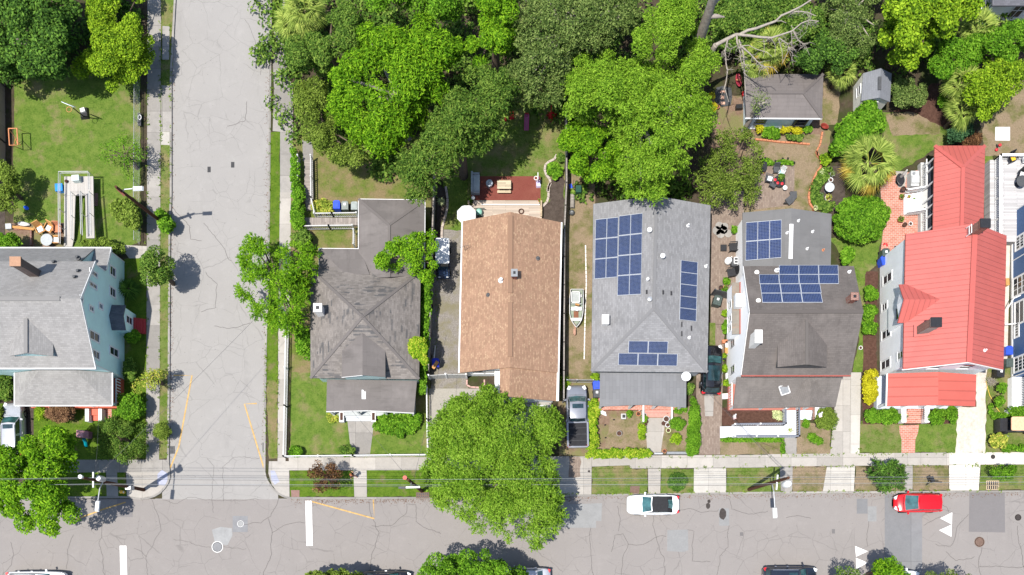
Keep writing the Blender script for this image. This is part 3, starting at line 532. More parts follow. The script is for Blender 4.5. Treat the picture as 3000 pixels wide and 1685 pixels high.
def scatter(name, lines, n, sp, L, mats, h, per=1):
    cs = []
    for k, s in lines:
        P = [Vector(p) for p in PL(k, s, 0)]; seg = [(a, b, (b - a).length) for a, b in zip(P[:-1], P[1:])]; T = sum(q[2] for q in seg)
        for i in range(int(n * T)):
            u = random.uniform(0, T)
            for a, b, l in seg:
                if u <= l: break
                u -= l
            c = a.lerp(b, min(1, u / (l + 1e-9))); w = random.gauss(0, sp)
            d = (b - a).normalized(); c = c + Vector((-d.y, d.x)) * w
            for j in range(per): cs.append((c.x + random.gauss(0, .06), c.y + random.gauss(0, .06), h + random.uniform(0, .015 if per == 1 else .12)))
    c = np.array(cs); N = rng.normal(size=c.shape) * .35 + np.array([0, 0, 1]); N /= np.linalg.norm(N, axis=1, keepdims=True); ll = L * rng.uniform(.6, 1.4, len(c)); o = leaf_object(name, c, N, ll, ll * .5, mats, (0, 0, 0)); o['kind'] = 'stuff'
scatter('weeds', [('0', '503,0 497,700 493,1340'), ('0', '436,0 434,700 430,1340'), ('0', '797,200 792,560 781,1000 779,1340'), ('0', '820,560 815,1000 813,1340'), ('0', '855,1338 1240,1334'), ('0', '1730,1342 2080,1338 2960,1326'), ('0', '1735,1374 2900,1364'), ('0', '1322,1452 1700,1448 2950,1436'), ('0', '474,0 470,700 467,1340'), ('0', '1282,700 1275,1080'), ('0', '2432,1150 2435,1326'), ('0', '2520,1240 2516,1328')], 2.6, .06, .11, leafmat('weed_leaf', (.05, .1, .01), (.1, .17, .02), (.18, .25, .04)), .14, 5)
scatter('leaf_litter', [('0', '852,1464 1300,1463 1850,1456 2990,1446'), ('0', '504,0 500,700 497,1340'), ('0', '790,200 784,900 776,1340'), ('0', '860,1470 1700,1462')], 22, .16, .09, flat('dead_leaves', (.13, .065, .035), .9, .1, var=.5, sc=9), .02)
# ---------------------------------------------------------------- house kit
def roof(parent, V, F, mat, th=0.14, name='roof', ua=True):
    V = [Vector(v) for v in V]; n = len(V); b = MB(); E = {}
    FF = []
    for f in F:
        nn = (V[f[1]] - V[f[0]]).cross(V[f[2]] - V[f[0]]); FF.append(tuple(f) if nn.z > 0 else tuple(f)[::-1])
    for f in FF:
        for i in range(len(f)): E[(f[i], f[(i + 1) % len(f)])] = 1
    fs = list(FF) + [tuple(i + n for i in f)[::-1] for f in FF] + [(b_, a, a + n, b_ + n) for (a, b_) in E if (b_, a) not in E]
    b.add(V + [v - Vector((0, 0, th)) for v in V], fs); return part(b, name, mat, parent, uv=ua), [plane(V[f[0]], V[f[1]], V[f[2]]) for f in FF]
def caps(parent, segs, mat, w=0.26, name='ridge_cap'):
    b = MB()
    for p, q in segs: b.bar(Vector(p) + Vector((0, 0, .012)), Vector(q) + Vector((0, 0, .012)), w, 0.05)
    return part(b, name, mat, parent)
def trim(parent, segs, mat, w=0.12, h=0.13, name='gutter', dz=-0.05):
    b = MB()
    for p, q in segs: b.bar(Vector(p) + Vector((0, 0, dz)), Vector(q) + Vector((0, 0, dz)), w, h)
    return part(b, name, mat, parent)
def walls(parent, P, mat, name='wall', z0=0.1):
    n = len(P); b = MB(); vs = [(p[0], p[1], z0) for p in P] + [tuple(p) for p in P]
    a = sum(P[i - 1][0] * P[i][1] - P[i][0] * P[i - 1][1] for i in range(n)); fs = [(i, (i + 1) % n, n + (i + 1) % n, n + i) for i in range(n)]
    if a < 0: fs = [f[::-1] for f in fs]
    b.add(vs, fs); return part(b, name, mat, parent, uv=True)
def window(parent, ax, c, sgn, a0, a1, z0, z1, fw=0.09, fm=None, rails=1, mull=0, name='window', pane=None, proud=0.05):
    """framed opening on the wall plane ax = c, facing sgn"""
    def P(u, v, d): return (c + sgn * d, u, v) if ax == 'x' else (u, c + sgn * d, v)
    def bx(b, u0, u1, v0, v1, d0, d1):
        p = [P(u, v, d) for d in (d0, d1) for u, v in ((u0, v0), (u1, v0), (u1, v1), (u0, v1))]
        b.add(p, [(3, 2, 1, 0), (4, 5, 6, 7), (0, 1, 5, 4), (1, 2, 6, 5), (2, 3, 7, 6), (3, 0, 4, 7)])
    f = MB(); d = proud; bx(f, a0 - fw, a0, z0, z1, 0, d); bx(f, a1, a1 + fw, z0, z1, 0, d); bx(f, a0 - fw, a1 + fw, z1, z1 + fw, 0, d + .004); bx(f, a0 - fw, a1 + fw, z0 - fw, z0, 0, d + .03)
    for i in range(1, rails + 1): zz = z0 + (z1 - z0) * i / (rails + 1); bx(f, a0, a1, zz - .025, zz + .025, .012, d - .006)
    for i in range(1, mull + 1): uu = a0 + (a1 - a0) * i / (mull + 1); bx(f, uu - .025, uu + .025, z0, z1, .012, d - .009)
    w = part(f, name, fm or WHITE, parent); g = MB(); bx(g, a0, a1, z0, z1, 0.002, 0.02); part(g, 'pane', pane or GLASS, w); return w
def zat(c, k, xq): return H - c * H * S / (px(k, xq, 0)[0] - NX)
def winx(parent, c, sgn, k, xt, xb, yn, ys, **kw):
    z1, z0 = zat(c, k, xt), zat(c, k, xb); f = (H - z1) / H / S; y1, y0 = (NY - px(k, 0, yn)[1]) * f, (NY - px(k, 0, ys)[1]) * f
    return window(parent, 'x', c, sgn, y0, y1, z0, z1, **kw)
def chimney(parent, X, Y, w, d, z0, z1, mat, cap=None, capmat=None, flue=True, over=0.05):
    b = MB(); b.box(X - w / 2, X + w / 2, Y - d / 2, Y + d / 2, z0, z1); b.box(X - w / 2 - over, X + w / 2 + over, Y - d / 2 - over, Y + d / 2 + over, z1 - .12, z1 + .02); ch = part(b, 'chimney', mat, parent)
    if capmat: part(MB().box(X - w / 2 - .06, X + w / 2 + .06, Y - d / 2 - .06, Y + d / 2 + .06, z1 + .021, z1 + .09), 'cap', capmat, ch)
    if flue: part(MB().box(X - w * .22, X + w * .22, Y - d * .22, Y + d * .22, z1 + .02, z1 + (.13 if capmat else .05)), 'flue', BLACK, ch)
    return ch
def vent(parent, k, x, y, pl, r=0.07, h=0.3, mat=None, hood=0.0, name='roof_vent'):
    p = ray(k, x, y, pl); b = MB().lathe(p, [(r, -.1), (r, h)], 12)
    if hood: b.lathe(p + Vector((0, 0, h)), [(hood * .9, 0), (hood, .05), (hood * .9, .12), (hood * .3, .16)], 16)
    else: b.lathe(p, [(r * 2.1, -.08), (r * 1.9, .05), (r, .08)], 12)
    return part(b, name, mat or WHITE, parent, smooth=50)
# ---------------------------------------------------------------- houses
SH_A = shingle('pale_shingle', (0.315, 0.305, 0.295), 0.11, 0.42)
SH_B = shingle('worn_shingle', (0.228, 0.205, 0.188), 0.2, 0.7, patch=(0.06, 0.062, 0.066))
SH_B2 = shingle('brown_roofing', (0.185, 0.167, 0.158), 0.05, 0.75, w=1.0, h=0.9, mort=0.92)
SH_C = shingle('tan_shingle', (0.36, 0.222, 0.148), 0.12, 0.28, hi=(0.58, 0.41, 0.26), hiamt=0.55)
SH_D = shingle('slate_grey_shingle', (0.262, 0.26, 0.264), 0.14, 0.34)
SH_D2 = shingle('porch_grey', (0.22, 0.22, 0.225), 0.06, 0.25, w=1.0, h=0.3)
SH_E = shingle('charcoal_shingle', (0.155, 0.137, 0.127), 0.09, 0.75)
SH_E2 = shingle('grey_rolled_roof', (0.185, 0.183, 0.182), 0.05, 0.35, w=2.0, h=0.95, mort=0.9)
SH_EP = shingle('porch_brown', (0.178, 0.16, 0.148), 0.06, 0.75)
SH_N = shingle('bluegrey_shingle', (0.13, 0.14, 0.16), 0.2, 0.2)
SH_S = shingle('shed_shingle', (0.24, 0.25, 0.275), 0.06, 0.25)
SH_G = shingle('garage_shingle', (0.2, 0.178, 0.17), 0.06, 0.5, w=1.0, h=0.3)
REDM = seam('red_metal', (0.54, 0.13, 0.108)); REDM2 = seam('red_metal_porch', (0.54, 0.12, 0.092), 0.8); REDM3 = flat('red_metal_cap', (0.385, 0.09, 0.075), 0.4, 0.4, var=0.06)
AQUA = siding('aqua_siding', (0.53, 0.75, 0.73), 0.15, 0.87); WSIDE = siding('white_siding', (0.82, 0.83, 0.84), 0.2, 0.75); NAVY = siding('navy_siding', (0.05, 0.11, 0.24), 0.18, 0.6)
WSTUC = flat('white_stucco', (0.84, 0.84, 0.84), 0.8, 0.15, var=0.03); PBLUE = siding('pale_blue_siding', (0.55, 0.65, 0.72), 0.2, 0.88); CREAM = siding('cream_siding', (0.7, 0.7, 0.64), 0.14, 0.85)
HSIDE = siding('broad_white_siding', (0.8, 0.8, 0.78), 0.24, 0.6)
# --- A: aqua house on the left edge
A = thing('aqua_house', 'pale aqua house with grey shingle roof and white framed windows, at the left edge', 'house', (-40, 20.5, 0.12))
Xe = -33.78; XW = -47.5
walls(A, [(Xe, 16.15, 5.72), (Xe, 20.78, 8.1), (Xe, 24.5, 5.65), (Xe, 24.505, 3.9), (Xe, 26.55, 2.9), (XW, 26.55, 2.9), (XW, 16.15, 5.7)], AQUA)
Er = Xe + 0.14
_, PA = roof(A, [(XW, 20.78, 8.2), (Er, 20.78, 8.2), (Er, 15.88, 5.7), (XW, 15.88, 5.7), (Er, 24.6, 5.75), (XW, 24.6, 5.75)], [(0, 1, 2, 3), (0, 1, 4, 5)], SH_A)
roof(A, [(XW, 24.61, 5.6), (-35.0, 24.61, 5.6), (-35.0, 26.72, 2.95), (XW, 26.72, 2.95)], [(0, 1, 2, 3)], SH_A)
roof(A, [(-34.99, 24.5, 3.97), (Er, 24.5, 3.97), (Er, 26.72, 2.94), (-34.99, 26.72, 2.94)], [(0, 1, 2, 3)], SH_A)
b = MB(); b.add([(-35.04, 24.5, 3.9), (-35.04, 24.5, 5.5), (-35.04, 26.6, 2.95)], [(0, 2, 1)]); part(b, 'cheek_wall', AQUA, A)
caps(A, [((XW, 20.78, 8.2), (Er - 1.6, 20.78, 8.2))], SH_A, 0.34, 'ridge_vent')
trim(A, [((Er, 20.78, 8.2), (Er, 15.9, 5.72)), ((Er, 20.78, 8.2), (Er, 24.6, 5.77)), ((Er, 24.6, 3.9), (Er, 26.72, 2.96))], WHITE, 0.05, 0.2, 'rake_board', -.12)
trim(A, [((XW, 26.76, 2.92), (Er, 26.76, 2.92)), ((XW, 15.84, 5.66), (Er, 15.84, 5.66))], WHITE)
trim(A, [((Xe + .02, 26.5, .2), (Xe + .02, 26.5, 2.9)), ((Xe + .02, 24.45, 3.9), (Xe + .02, 24.45, 5.6)), ((Xe + .02, 16.2, .2), (Xe + .02, 16.2, 5.6))], WHITE, 0.1, 0.06, 'corner_board', 0)
for xt, xb, yn, ys in ((818, 853, 555, 612), (818, 853, 712, 768), (670, 717, 583, 606), (667, 714, 673, 697), (598, 609, 785, 812), (666, 690, 853, 880), (737, 758, 835, 865), (667, 732, 1035, 1090), (690, 733, 1182, 1230), (817, 875, 1155, 1205)):
    winx(A, Xe, 1, '2', xt, xb, yn, ys, fw=0.13)
# gabled dormer on the south slope
dz = lambda y: 5.7 + (y - 15.88) * 2.5 / 4.9
xl, xr, xm = -40.0, -36.75, -38.3
def gdormer(parent, xl, xm, xr, yf, ze, zr, slope, wallm, roofm, ov=0.12, y0=None):
    yb = lambda z: yf + (z - slope(yf)) / ((slope(yf + 1) - slope(yf)))
    rf = [(xm, yf - ov, zr), (xm, yb(zr), zr), (xl - ov, yb(ze), ze), (xl - ov, yf - ov, ze), (xr + ov, yb(ze), ze), (xr + ov, yf - ov, ze)]
    d = walls(parent, [(xl, yf, ze), (xm, yf, zr - .03), (xr, yf, ze), (xr, yb(ze), ze), (xl, yb(ze), ze)], wallm, 'dormer', slope(yf) - .25)
    _, pl = roof(parent, rf, [(0, 1, 2, 3), (0, 1, 4, 5)], roofm, 0.1, 'dormer_roof'); return pl
gdormer(A, xl, xm, xr, 16.75, 6.6, 7.55, dz, AQUA, SH_A); caps(A, [((xm, 16.65, 7.55), (xm, 19.4, 7.55))], SH_A, .3, 'ridge_vent')
p = ray('2', 265, 622, PA[1]); chimney(A, p.x - .05, p.y + .1, 0.75, 0.62, p.z - .4, p.z + 2.7, pavers('old_chimney', (0.17, 0.12, 0.1), (0.22, 0.17, 0.15), (0.12, 0.11, 0.1), 0.22, 0.08), capmat=flat('clay_cap', (0.33, 0.19, 0.12), 0.9), flue=False)
for x, y in ((405, 530), (580, 496), (585, 597), (560, 642)): vent(A, '2', x, y, PA[1], 0.1, 0.3, DGREY)
# front porch
pr = [(-41.9, 13.31, 2.9), (-33.57, 13.31, 2.9), (-33.57, 16.1, 2.9), (-36.3, 16.1, 4.0), (-39.2, 16.1, 4.0), (-41.9, 16.1, 2.9)]
roof(A, pr, [(0, 1, 3, 4), (1, 2, 3), (0, 4, 5)], SH_A, 0.12, 'porch_roof'); trim(A, [(pr[0], pr[1]), (pr[1], pr[2]), (pr[0], pr[5])], WHITE, .12, .12)
part(MB().box(-41.7, -33.8, 13.5, 16.1, .12, .75), 'porch_floor', flat('red_floor', (0.4, 0.09, 0.05), .7), A)
for x in (-41.5, -38.8, -36.2, -33.9): part(MB().box(x - .08, x + .08, 13.55, 13.71, .75, 2.78), 'porch_post', WHITE, A)
b = MB(); b.box(-33.88, -33.8, 13.7, 15.9, 1.55, 1.63)
for i in range(9): b.box(-33.87, -33.81, 13.8 + i * .26, 13.88 + i * .26, .76, 1.549)
part(b, 'railing', WHITE, A)
for x in (-36.75, -35.6): part(MB().box(x - .16, x + .16, 12.3, 13.4, .12, .85), 'step_wall', WHITE, A)
b = MB(); b.box(-36.58, -35.78, 12.9, 13.45, .12, .5); b.box(-36.58, -35.78, 12.45, 12.899, .12, .3); part(b, 'front_step', flat('red_step', (0.5, 0.12, 0.08), .8), A)
# side entry bay
walls(A, [(-32.75, 20.0, 2.45), (-32.75, 20.95, 2.85), (-32.75, 21.85, 2.45), (Xe, 21.85, 2.45), (Xe, 20.0, 2.45)], AQUA, 'entry_bay')
roof(A, [(Xe, 20.95, 3.05), (-32.6, 20.95, 2.95), (-32.6, 19.85, 2.5), (Xe, 19.85, 2.55), (-32.6, 22.0, 2.5), (Xe, 22.0, 2.55)], [(0, 1, 2, 3), (0, 1, 4, 5)], SH_N, .1, 'entry_roof')
window(A, 'x', -32.75, 1, 20.7, 21.25, 1.0, 2.05, fw=.08); winx  # bay window
b = MB()
for i in range(4): b.box(-32.72 + i * .22, -32.5 + i * .22, 20.15, 21.45, .12, .72 - i * .15)
part(b, 'side_step', flat('red_stair', (0.33, 0.035, 0.035), .8), A)
# --- B: corner house, worn hip roof
B = thing('corner_house', 'corner house with worn dark grey hip roof of patched shingles and rear wing', 'house', (*W('5', 840, 990, 3), 0.12))
ze, za = 3.4, 6.0
E4 = [W3('5', 430, 580, ze), W3('5', 1250, 595, ze), W3('5', 1238, 1398, ze), W3('5', 430, 1390, ze)]; ap = W3('5', 815, 935, za)
_, PB = roof(B, E4 + [ap], [(0, 1, 4), (1, 2, 4), (2, 3, 4), (3, 0, 4)], SH_B); caps(B, [(e, ap) for e in E4], SH_B2, 0.24)
ins = lambda P, d, z: [(x + (d if x < sum(q[0] for q in P) / len(P) else -d), y + (d if y < sum(q[1] for q in P) / len(P) else -d), z) for x, y, *_ in P]
MINT = siding('mint_siding', (0.42, 0.56, 0.54), .16); walls(B, ins(E4, .35, ze - .02), MINT)
# dormer with its own low gable
xl, xr, xm = W('5', 672, 1300, 4.7)[0], W('5', 975, 1300, 4.7)[0], W('5', 818, 1300, 5.3)[0]; yf = W('5', 815, 1362, 5.1)[1]; yw = E4[2][1]; dzB = lambda y: ze + (y - yw) * (za - ze) / (ap[1] - yw)
gdormer(B, xl, xm, xr, yf, 4.6, 5.35, dzB, MINT, SH_B2); trim(B, [((xl - .12, yf - .12, 4.55), (xm, yf - .12, 5.3))], WHITE, .06, .1)
p0 = [W3('5', 553, 1400, 2.9), W3('5', 818, 1404, 3.15), W3('5', 1222, 1410, 2.9), W3('6', 1200, 243, 2.8), W3('6', 862, 225, 3.05), W3('6', 548, 232, 2.8)]
roof(B, p0, [(0, 1, 4, 5), (1, 2, 3, 4)], SH_B2, .12, 'porch_roof', Vector((0, 1, 0))); trim(B, [(p0[5], p0[4]), (p0[4], p0[3])], OFFWHITE, .08, .14)
x0, x1, y0, y1 = p0[5][0] + .15, p0[3][0] - .15, p0[3][1] + .15, p0[2][1]
part(MB().box(x0, x1, y0, y1, .12, .7), 'porch_floor', flat('porch_grey_floor', (.35, .37, .37), .7), B)
for i in range(4): xx = x0 + .1 + (x1 - x0 - .2) * i / 3; part(MB().box(xx - .08, xx + .08, y0 + .02, y0 + .18, .7, 2.7), 'porch_post', WHITE, B)
b = MB(); xa, ya = W('6', 697, 305); xb_, yb_ = W('6', 890, 236)
for i in range(3): b.box(xa, xb_, ya + i * .28, ya + i * .28 + .285, .12, .3 + i * .17)
part(b, 'front_steps', flat('grey_painted_steps', (.42, .44, .46), .7, var=.15), B)
for x in (673, 908):
    xx, yy = W('6', x, 280); part(MB().box(xx - .2, xx + .2, yy - .45, yy + .5, .12, .75), 'step_wall', WHITE, B); part(MB().box(xx - .12, xx + .12, yy - .3, yy + .35, .751, .78), 'planter_top', MULCH, B)
b = MB(); pp = W3('6', 828, 105, 3.0); b.cbox((pp[0], pp[1], 3.06), (.35, .8, .1)); part(b, 'roof_patch', GALV, B)
R4 = [W3('5', 788, 60, 3.0), W3('5', 1281, 66, 3.0), W3('5', 1277, 620, 3.0), W3('5', 1015, 640, 4.25), W3('5', 1015, 252, 4.25), W3('5', 788, 640, 3.0)]
_, PBR = roof(B, R4, [(0, 1, 4), (1, 2, 3, 4), (0, 4, 3, 5)], SH_B2, .12, 'rear_roof'); caps(B, [(R4[0], R4[4]), (R4[1], R4[4]), (R4[3], R4[4])], SH_B2, .22)
walls(B, [(x, y, 2.95) for x, y in (W('5', 815, 85, 3), W('5', 1255, 90, 3), W('5', 1255, 620, 3), W('5', 815, 620, 3))], MINT, 'rear_wall')
R5 = [W3('5', 495, 427, 2.9), W3('5', 800, 430, 2.9), W3('5', 870, 620, 3.7), W3('5', 690, 620, 3.6), W3('5', 495, 620, 2.9)]
roof(B, R5, [(0, 1, 2, 3), (0, 3, 4)], SH_B2, .12, 'side_wing_roof'); walls(B, [(x, y, 2.8) for x, y in (W('5', 515, 445, 2.9), W('5', 800, 445, 2.9), W('5', 800, 620, 2.9), W('5', 515, 620, 2.9))], MINT, 'side_wing_wall')
trim(B, [(R4[0], R4[1]), (R4[0], W3('5', 788, 430, 3.0)), (R4[1], R4[2]), (R5[0], R5[1]), (R5[0], R5[4])], WHITE, .09, .1)
p = ray('5', 512, 905, PB[3]); chimney(B, p.x, p.y, .62, .62, p.z - .3, p.z + 1.45, STUCCO)
# --- C: tan roof
Cc_ = thing('tan_roofed_house', 'long house with dappled tan shingle gable roof beside the red patio', 'house', (*W('5', 1900, 800, 3), .12))
zc, zr = 3.0, 5.0
NWc, NEc, RN = W3('j', 515, 690, zc), W3('j', 1702, 705, zc), W3('j', 1090, 580, zr); SWc = W3('k', 742, 722, zc); SEc = W3('9', 364, 152, zc); RS = (W('k', 1700, 640, zr)[0], SWc[1], zr); yS2 = SEc[1]; RS2 = (RS[0] - .05, yS2, zr)
SEm = (NEc[0] + (SEc[0] - NEc[0]) * (SWc[1] - NEc[1]) / (SEc[1] - NEc[1]), SWc[1], zc)
_, PC = roof(Cc_, [NWc, RN, RS, SWc, NEc, SEm], [(0, 1, 2, 3), (1, 4, 5, 2)], SH_C)
xv = W('k', 1505, 700, 4.4)[0]; zv = zc + (zr - zc) * (xv - SWc[0]) / (RS[0] - SWc[0]) - .14
_, PC2 = roof(Cc_, [(RS[0], RS[1] + .3, zr - .14), (RS2[0], yS2, zr - .14), (SEc[0], yS2, zc - .1), (SEm[0], SEm[1] + .3, zc - .1), (xv, RS[1] + .3, zv), (xv, yS2, zv)], [(0, 1, 2, 3), (0, 1, 5, 4)], SH_C, .14, 'front_roof')
yw_ = SWc[1] + .35; xw0, xw1 = NWc[0] + .3, NEc[0] - .3; CW = flat('white_render', (.68, .69, .69), .7, var=.05)
walls(Cc_, [(xw0, yw_, zc), (xw0, NWc[1] - .4, zc), (RN[0], NWc[1] - .4, zr - .15), (xw1, NWc[1] - .4, zc), (xw1 - .3, yS2 + .4, zc - .1), (RS[0], yS2 + .4, zr - .3), (xv + .25, yS2 + .4, zv - .1), (xv + .25, yw_, zv - .1)], CW)
for a in (0, 1): window(Cc_, 'y', yw_, -1, xv - 2.3 + a * 1.05, xv - 1.45 + a * 1.05, 1.3, 2.4, rails=1)
part(MB().box(xv - .45, xv + .2, yS2 + .5, yw_ - .1, 2.35, 2.5), 'side_canopy', WHITE, Cc_)
trim(Cc_, [(NWc, SWc)], WHITE, .2, .12); trim(Cc_, [(NEc, SEc)], WHITE, .2, .12)
caps(Cc_, [((RN[0], RN[1] - .3, zr), (RN[0] + (RS[0] - RN[0]) * .52, RN[1] + (RS[1] - RN[1]) * .52, zr)), ((RN[0] + (RS[0] - RN[0]) * .58, RN[1] + (RS[1] - RN[1]) * .58, zr), (RS[0], RS[1] + .9, zr))], SH_C, .4, 'ridge_vent')
p = ray('8', 42, 632, PC[1]); chimney(Cc_, p.x, p.y, .42, .5, p.z - .3, p.z + .75, BRICKRED, capmat=GREY)
vent(Cc_, '8', 217, 500, PC[1], .09, .2, DGREY); vent(Cc_, '5', 1752, 772, PC[0], .09, .2, DGREY); vent(Cc_, '5', 1848, 664, PC[0], .12, .4, WHITE)
p = ray('j', 545, 1040, PC[0]); b = MB(); b.tube([p, p + Vector((0, 0, 1.0))], .02, 6); b.bar(p + Vector((-.35, -.1, .9)), p + Vector((.35, .1, .9)), .02)
for i in range(4): q2 = p + Vector((-.3 + .2 * i, -.09 + .06 * i, .9)); b.bar(q2 + Vector((.06, -.2, 0)), q2 + Vector((-.06, .2, 0)), .015)
part(b, 'antenna', DGREY, Cc_)
b = MB(); b.box(xv + .3, xw1 - .4, yS2 - .5, yS2 + .39, .12, .35); part(b, 'front_stoop', CONC, Cc_)
b = MB()
for i in range(14): b.box(xv + .6 + i * .3, xv + .68 + i * .3, yS2 - .12, yS2 - .06, .5, 1.3)
b.box(xv + .5, xw1 - .5, yS2 - .14, yS2 - .04, 1.301, 1.38); part(b, 'front_railing', GALV, Cc_)
# --- D: grey roof with the solar arrays
D = thing('grey_solar_house', 'house with slate grey hip-ended roof carrying three solar arrays', 'house', (*W('8', 1065, 700, 3), .12))
ze, zr = 3.2, 4.9
V = [W3('8', 630, 95, ze), W3('8', 1100, 35, zr), W3('8', 1502, 106, ze), W3('8', 1478, 1348, ze), W3('8', 615, 1340, ze), W3('8', 1080, 870, zr)]
_, PD = roof(D, V, [(0, 1, 5, 4), (1, 2, 3, 5), (4, 5, 3)], SH_D); caps(D, [(V[1], V[5]), (V[4], V[5]), (V[3], V[5])], SH_D, .26)
walls(D, ins([V[0], V[2], V[3], V[4]], .35, ze - .05), flat('grey_wall', (.4, .41, .42), .8)); walls(D, [(V[0][0] + .4, V[0][1] - .36, ze), (V[1][0], V[0][1] - .36, zr - .15), (V[2][0] - .4, V[0][1] - .36, ze), (V[1][0], V[0][1] - .5, ze)], flat('grey_gable', (.4, .41, .42), .8), 'gable', ze - .2)
P6 = [W3('8', 680, 1352, 2.9), W3('8', 1000, 1354, 3.1), W3('8', 1322, 1356, 2.9), W3('9', 1320, 202, 2.75), W3('9', 1000, 180, 3.0), W3('9', 676, 193, 2.75)]
roof(D, P6, [(0, 1, 4, 5), (1, 2, 3, 4)], SH_D2, .1, 'porch_roof', Vector((0, 1, 0))); part(MB().box(P6[5][0] + .15, P6[3][0] - .15, P6[3][1] + .2, P6[2][1], .12, .6), 'porch_floor', PAVERR, D)
for f in (.03, .38, .66, .97): xx = P6[5][0] + (P6[3][0] - P6[5][0]) * f; part(MB().box(xx - .09, xx + .09, P6[3][1] + .25, P6[3][1] + .43, .6, 2.65), 'porch_post', WHITE, D)
b = MB(); (xa, ya), (xb_, yb_) = W('o', 1030, 590), W('o', 1520, 365)
for i in range(3): b.box(xa, xb_, ya + i * .36, ya + i * .36 + (.365 if i < 2 else .5), .12, .26 + i * .16)
part(b, 'front_steps', flat('pink_steps', (.5, .22, .18), .85, var=.15), D)
for x, y0_, y1_ in ((1010, 690, 355), (1530, 660, 390)): (xa, ya), (xb_, yb_) = W('o', x - 14, y0_), W('o', x + 14, y1_); part(MB().box(xa, xb_, ya, yb_, .12, .85), 'step_wall', WHITE, D)
for x, y, r, h in ((1042, 302, .22, .35), (1140, 494, .22, .35), (1030, 664, .14, .3)): vent(D, '8', x, y, PD[0 if x < 1080 else 1], .1, h, WHITE, r)
for x, y in ((1333, 258), (1466, 560), (1342, 1090)): vent(D, '8', x, y, PD[1], .07, .35, WHITE)
vent(D, '8', 1047, 808, PD[0], .1, .15, GALV, .22)
p = ray('8', 712, 975, PD[0]); chimney(D, p.x, p.y, .5, .7, p.z - .3, p.z + .85, STUCCO, flue=False)
b = MB()
for x, y in ((1027, 750), (1150, 753), (1210, 760)): p = ray('8', x, y, PD[0 if x < 1085 else 1], .03); part(MB().cbox(p, (.14, .34, .06)), 'roof_mount', BLACK, D)
for x, y in ((1288, 990), (1288, 1060), (1360, 1020)): p = ray('8', x, y, PD[1], .03); part(MB().cbox(p, (.1, .42, .06)), 'roof_mount', BLACK, D)
p = ray('8', 1302, 1395, plane(P6[1], P6[2], P6[3])); b = MB(); b.tube([p, p + Vector((.1, .1, .55))], .025, 6); part(b, 'dish_mast', GALV, D)
cdir = Vector((-.3, -.45, .8)).normalized(); q3 = cdir.to_track_quat('Z', 'Y'); b = MB(); n0 = len(b.v); b.lathe((0, 0, 0), [(.02, 0), (.22, .03), (.4, .1), (.4, .115), (.22, .045), (.02, .02)], 20)
b.v = [tuple(q3 @ Vector(v) + p + Vector((.1, .1, .6))) for v in b.v]; part(b, 'satellite_dish', WHITE, D, smooth=50)
# --- E: white house, charcoal roofs
Eh = thing('white_walled_house', 'white walled house with charcoal gable roof, dormer, rear wing and ramp to its porch', 'house', (23.8, 20, .12))
xe0, xe1 = 19.3, 28.25; V = [(xe0, 19.73, 8.3), (xe1, 19.73, 8.3), (xe1, 15.25, 5.9), (xe0, 15.25, 5.9), (xe1, 23.95, 6.5), (xe0, 23.95, 6.5)]
_, PE = roof(Eh, V, [(0, 1, 2, 3), (0, 1, 4, 5)], SH_E); caps(Eh, [(V[0], V[1])], SH_E, .28)
walls(Eh, [(19.6, 15.6, 5.95), (19.6, 19.73, 8.1), (19.6, 23.6, 6.5), (28.0, 23.6, 6.5), (28.0, 19.73, 8.1), (28.0, 15.6, 5.95)], WSTUC)
trim(Eh, [((xe0, 15.2, 5.86), (xe1, 15.2, 5.86))], flat('red_trim', (.25, .07, .055), .6), .12, .14); trim(Eh, [((xe0 - .02, 15.3, 5.85), (xe0 - .02, 19.73, 8.2)), ((xe0 - .02, 23.9, 6.45), (xe0 - .02, 19.73, 8.2))], WHITE, .06, .2, 'rake_board')
dzE = lambda y: 5.9 + (y - 15.25) * 2.4 / 4.48
xl, xr, xm = W('11', 100, 1200, 7.1)[0], W('11', 465, 1200, 7.1)[0], W('11', 310, 1200, 7.9)[0]
gdormer(Eh, xl + .1, xm, xr - .1, 15.75, 7.05, 8.0, dzE, DGREY, SH_E); caps(Eh, [((xm, 15.6, 8.0), (xm, 19.2, 8.0))], SH_EP, .25)
p = ray('11', 628, 815, PE[1]); chimney(Eh, p.x, p.y, .5, .5, p.z - .3, p.z + 1.1, BRICKRED)
p = ray('8', 1815, 1120, PE[0]); chimney(Eh, p.x, p.y, .5, .95, p.z - .3, p.z + 1.6, STUCCO, flue=False)
for x, y in ((1845, 605), (1857, 815)): vent(Eh, '8', x, y, PE[1], .1, .25, STUCCO)
vent(Eh, '11', 90, 592, PE[1], .1, .4, WHITE); vent(Eh, '11', 628, 602, PE[1], .07, .3, WHITE)
# rear wing
V = [W3('8', 1740, 160, 3.0), W3('11', 200, 128, 3.95), W3('11', 498, 170, 3.0), (W('11', 490, 560, 3.0)[0], 24.0, 3.0), (W('11', 195, 560, 3.95)[0], 24.0, 3.95), (W('8', 1745, 560, 3.0)[0], 24.0, 3.0)]
_, PE2 = roof(Eh, V, [(0, 1, 4, 5), (1, 2, 3, 4)], SH_E2, .12, 'rear_roof'); xw0, yn_ = V[0][0] + .2, V[0][1] - .25
walls(Eh, [(xw0, 23.6, 3.0), (xw0, yn_, 3.0), (V[1][0], yn_, 3.8), (V[2][0] - .25, yn_, 3.0), (V[2][0] - .25, 23.6, 3.0)], WSTUC, 'rear_wall')
a_, b_ = ray('11', 196, 246, PE2[1], .05), ray('11', 192, 505, PE2[1], .05); b = MB(); b.bar(a_ + Vector((.03, 0, 0)), b_, .32, .1); part(b, 'skylight', WHITE, Eh)
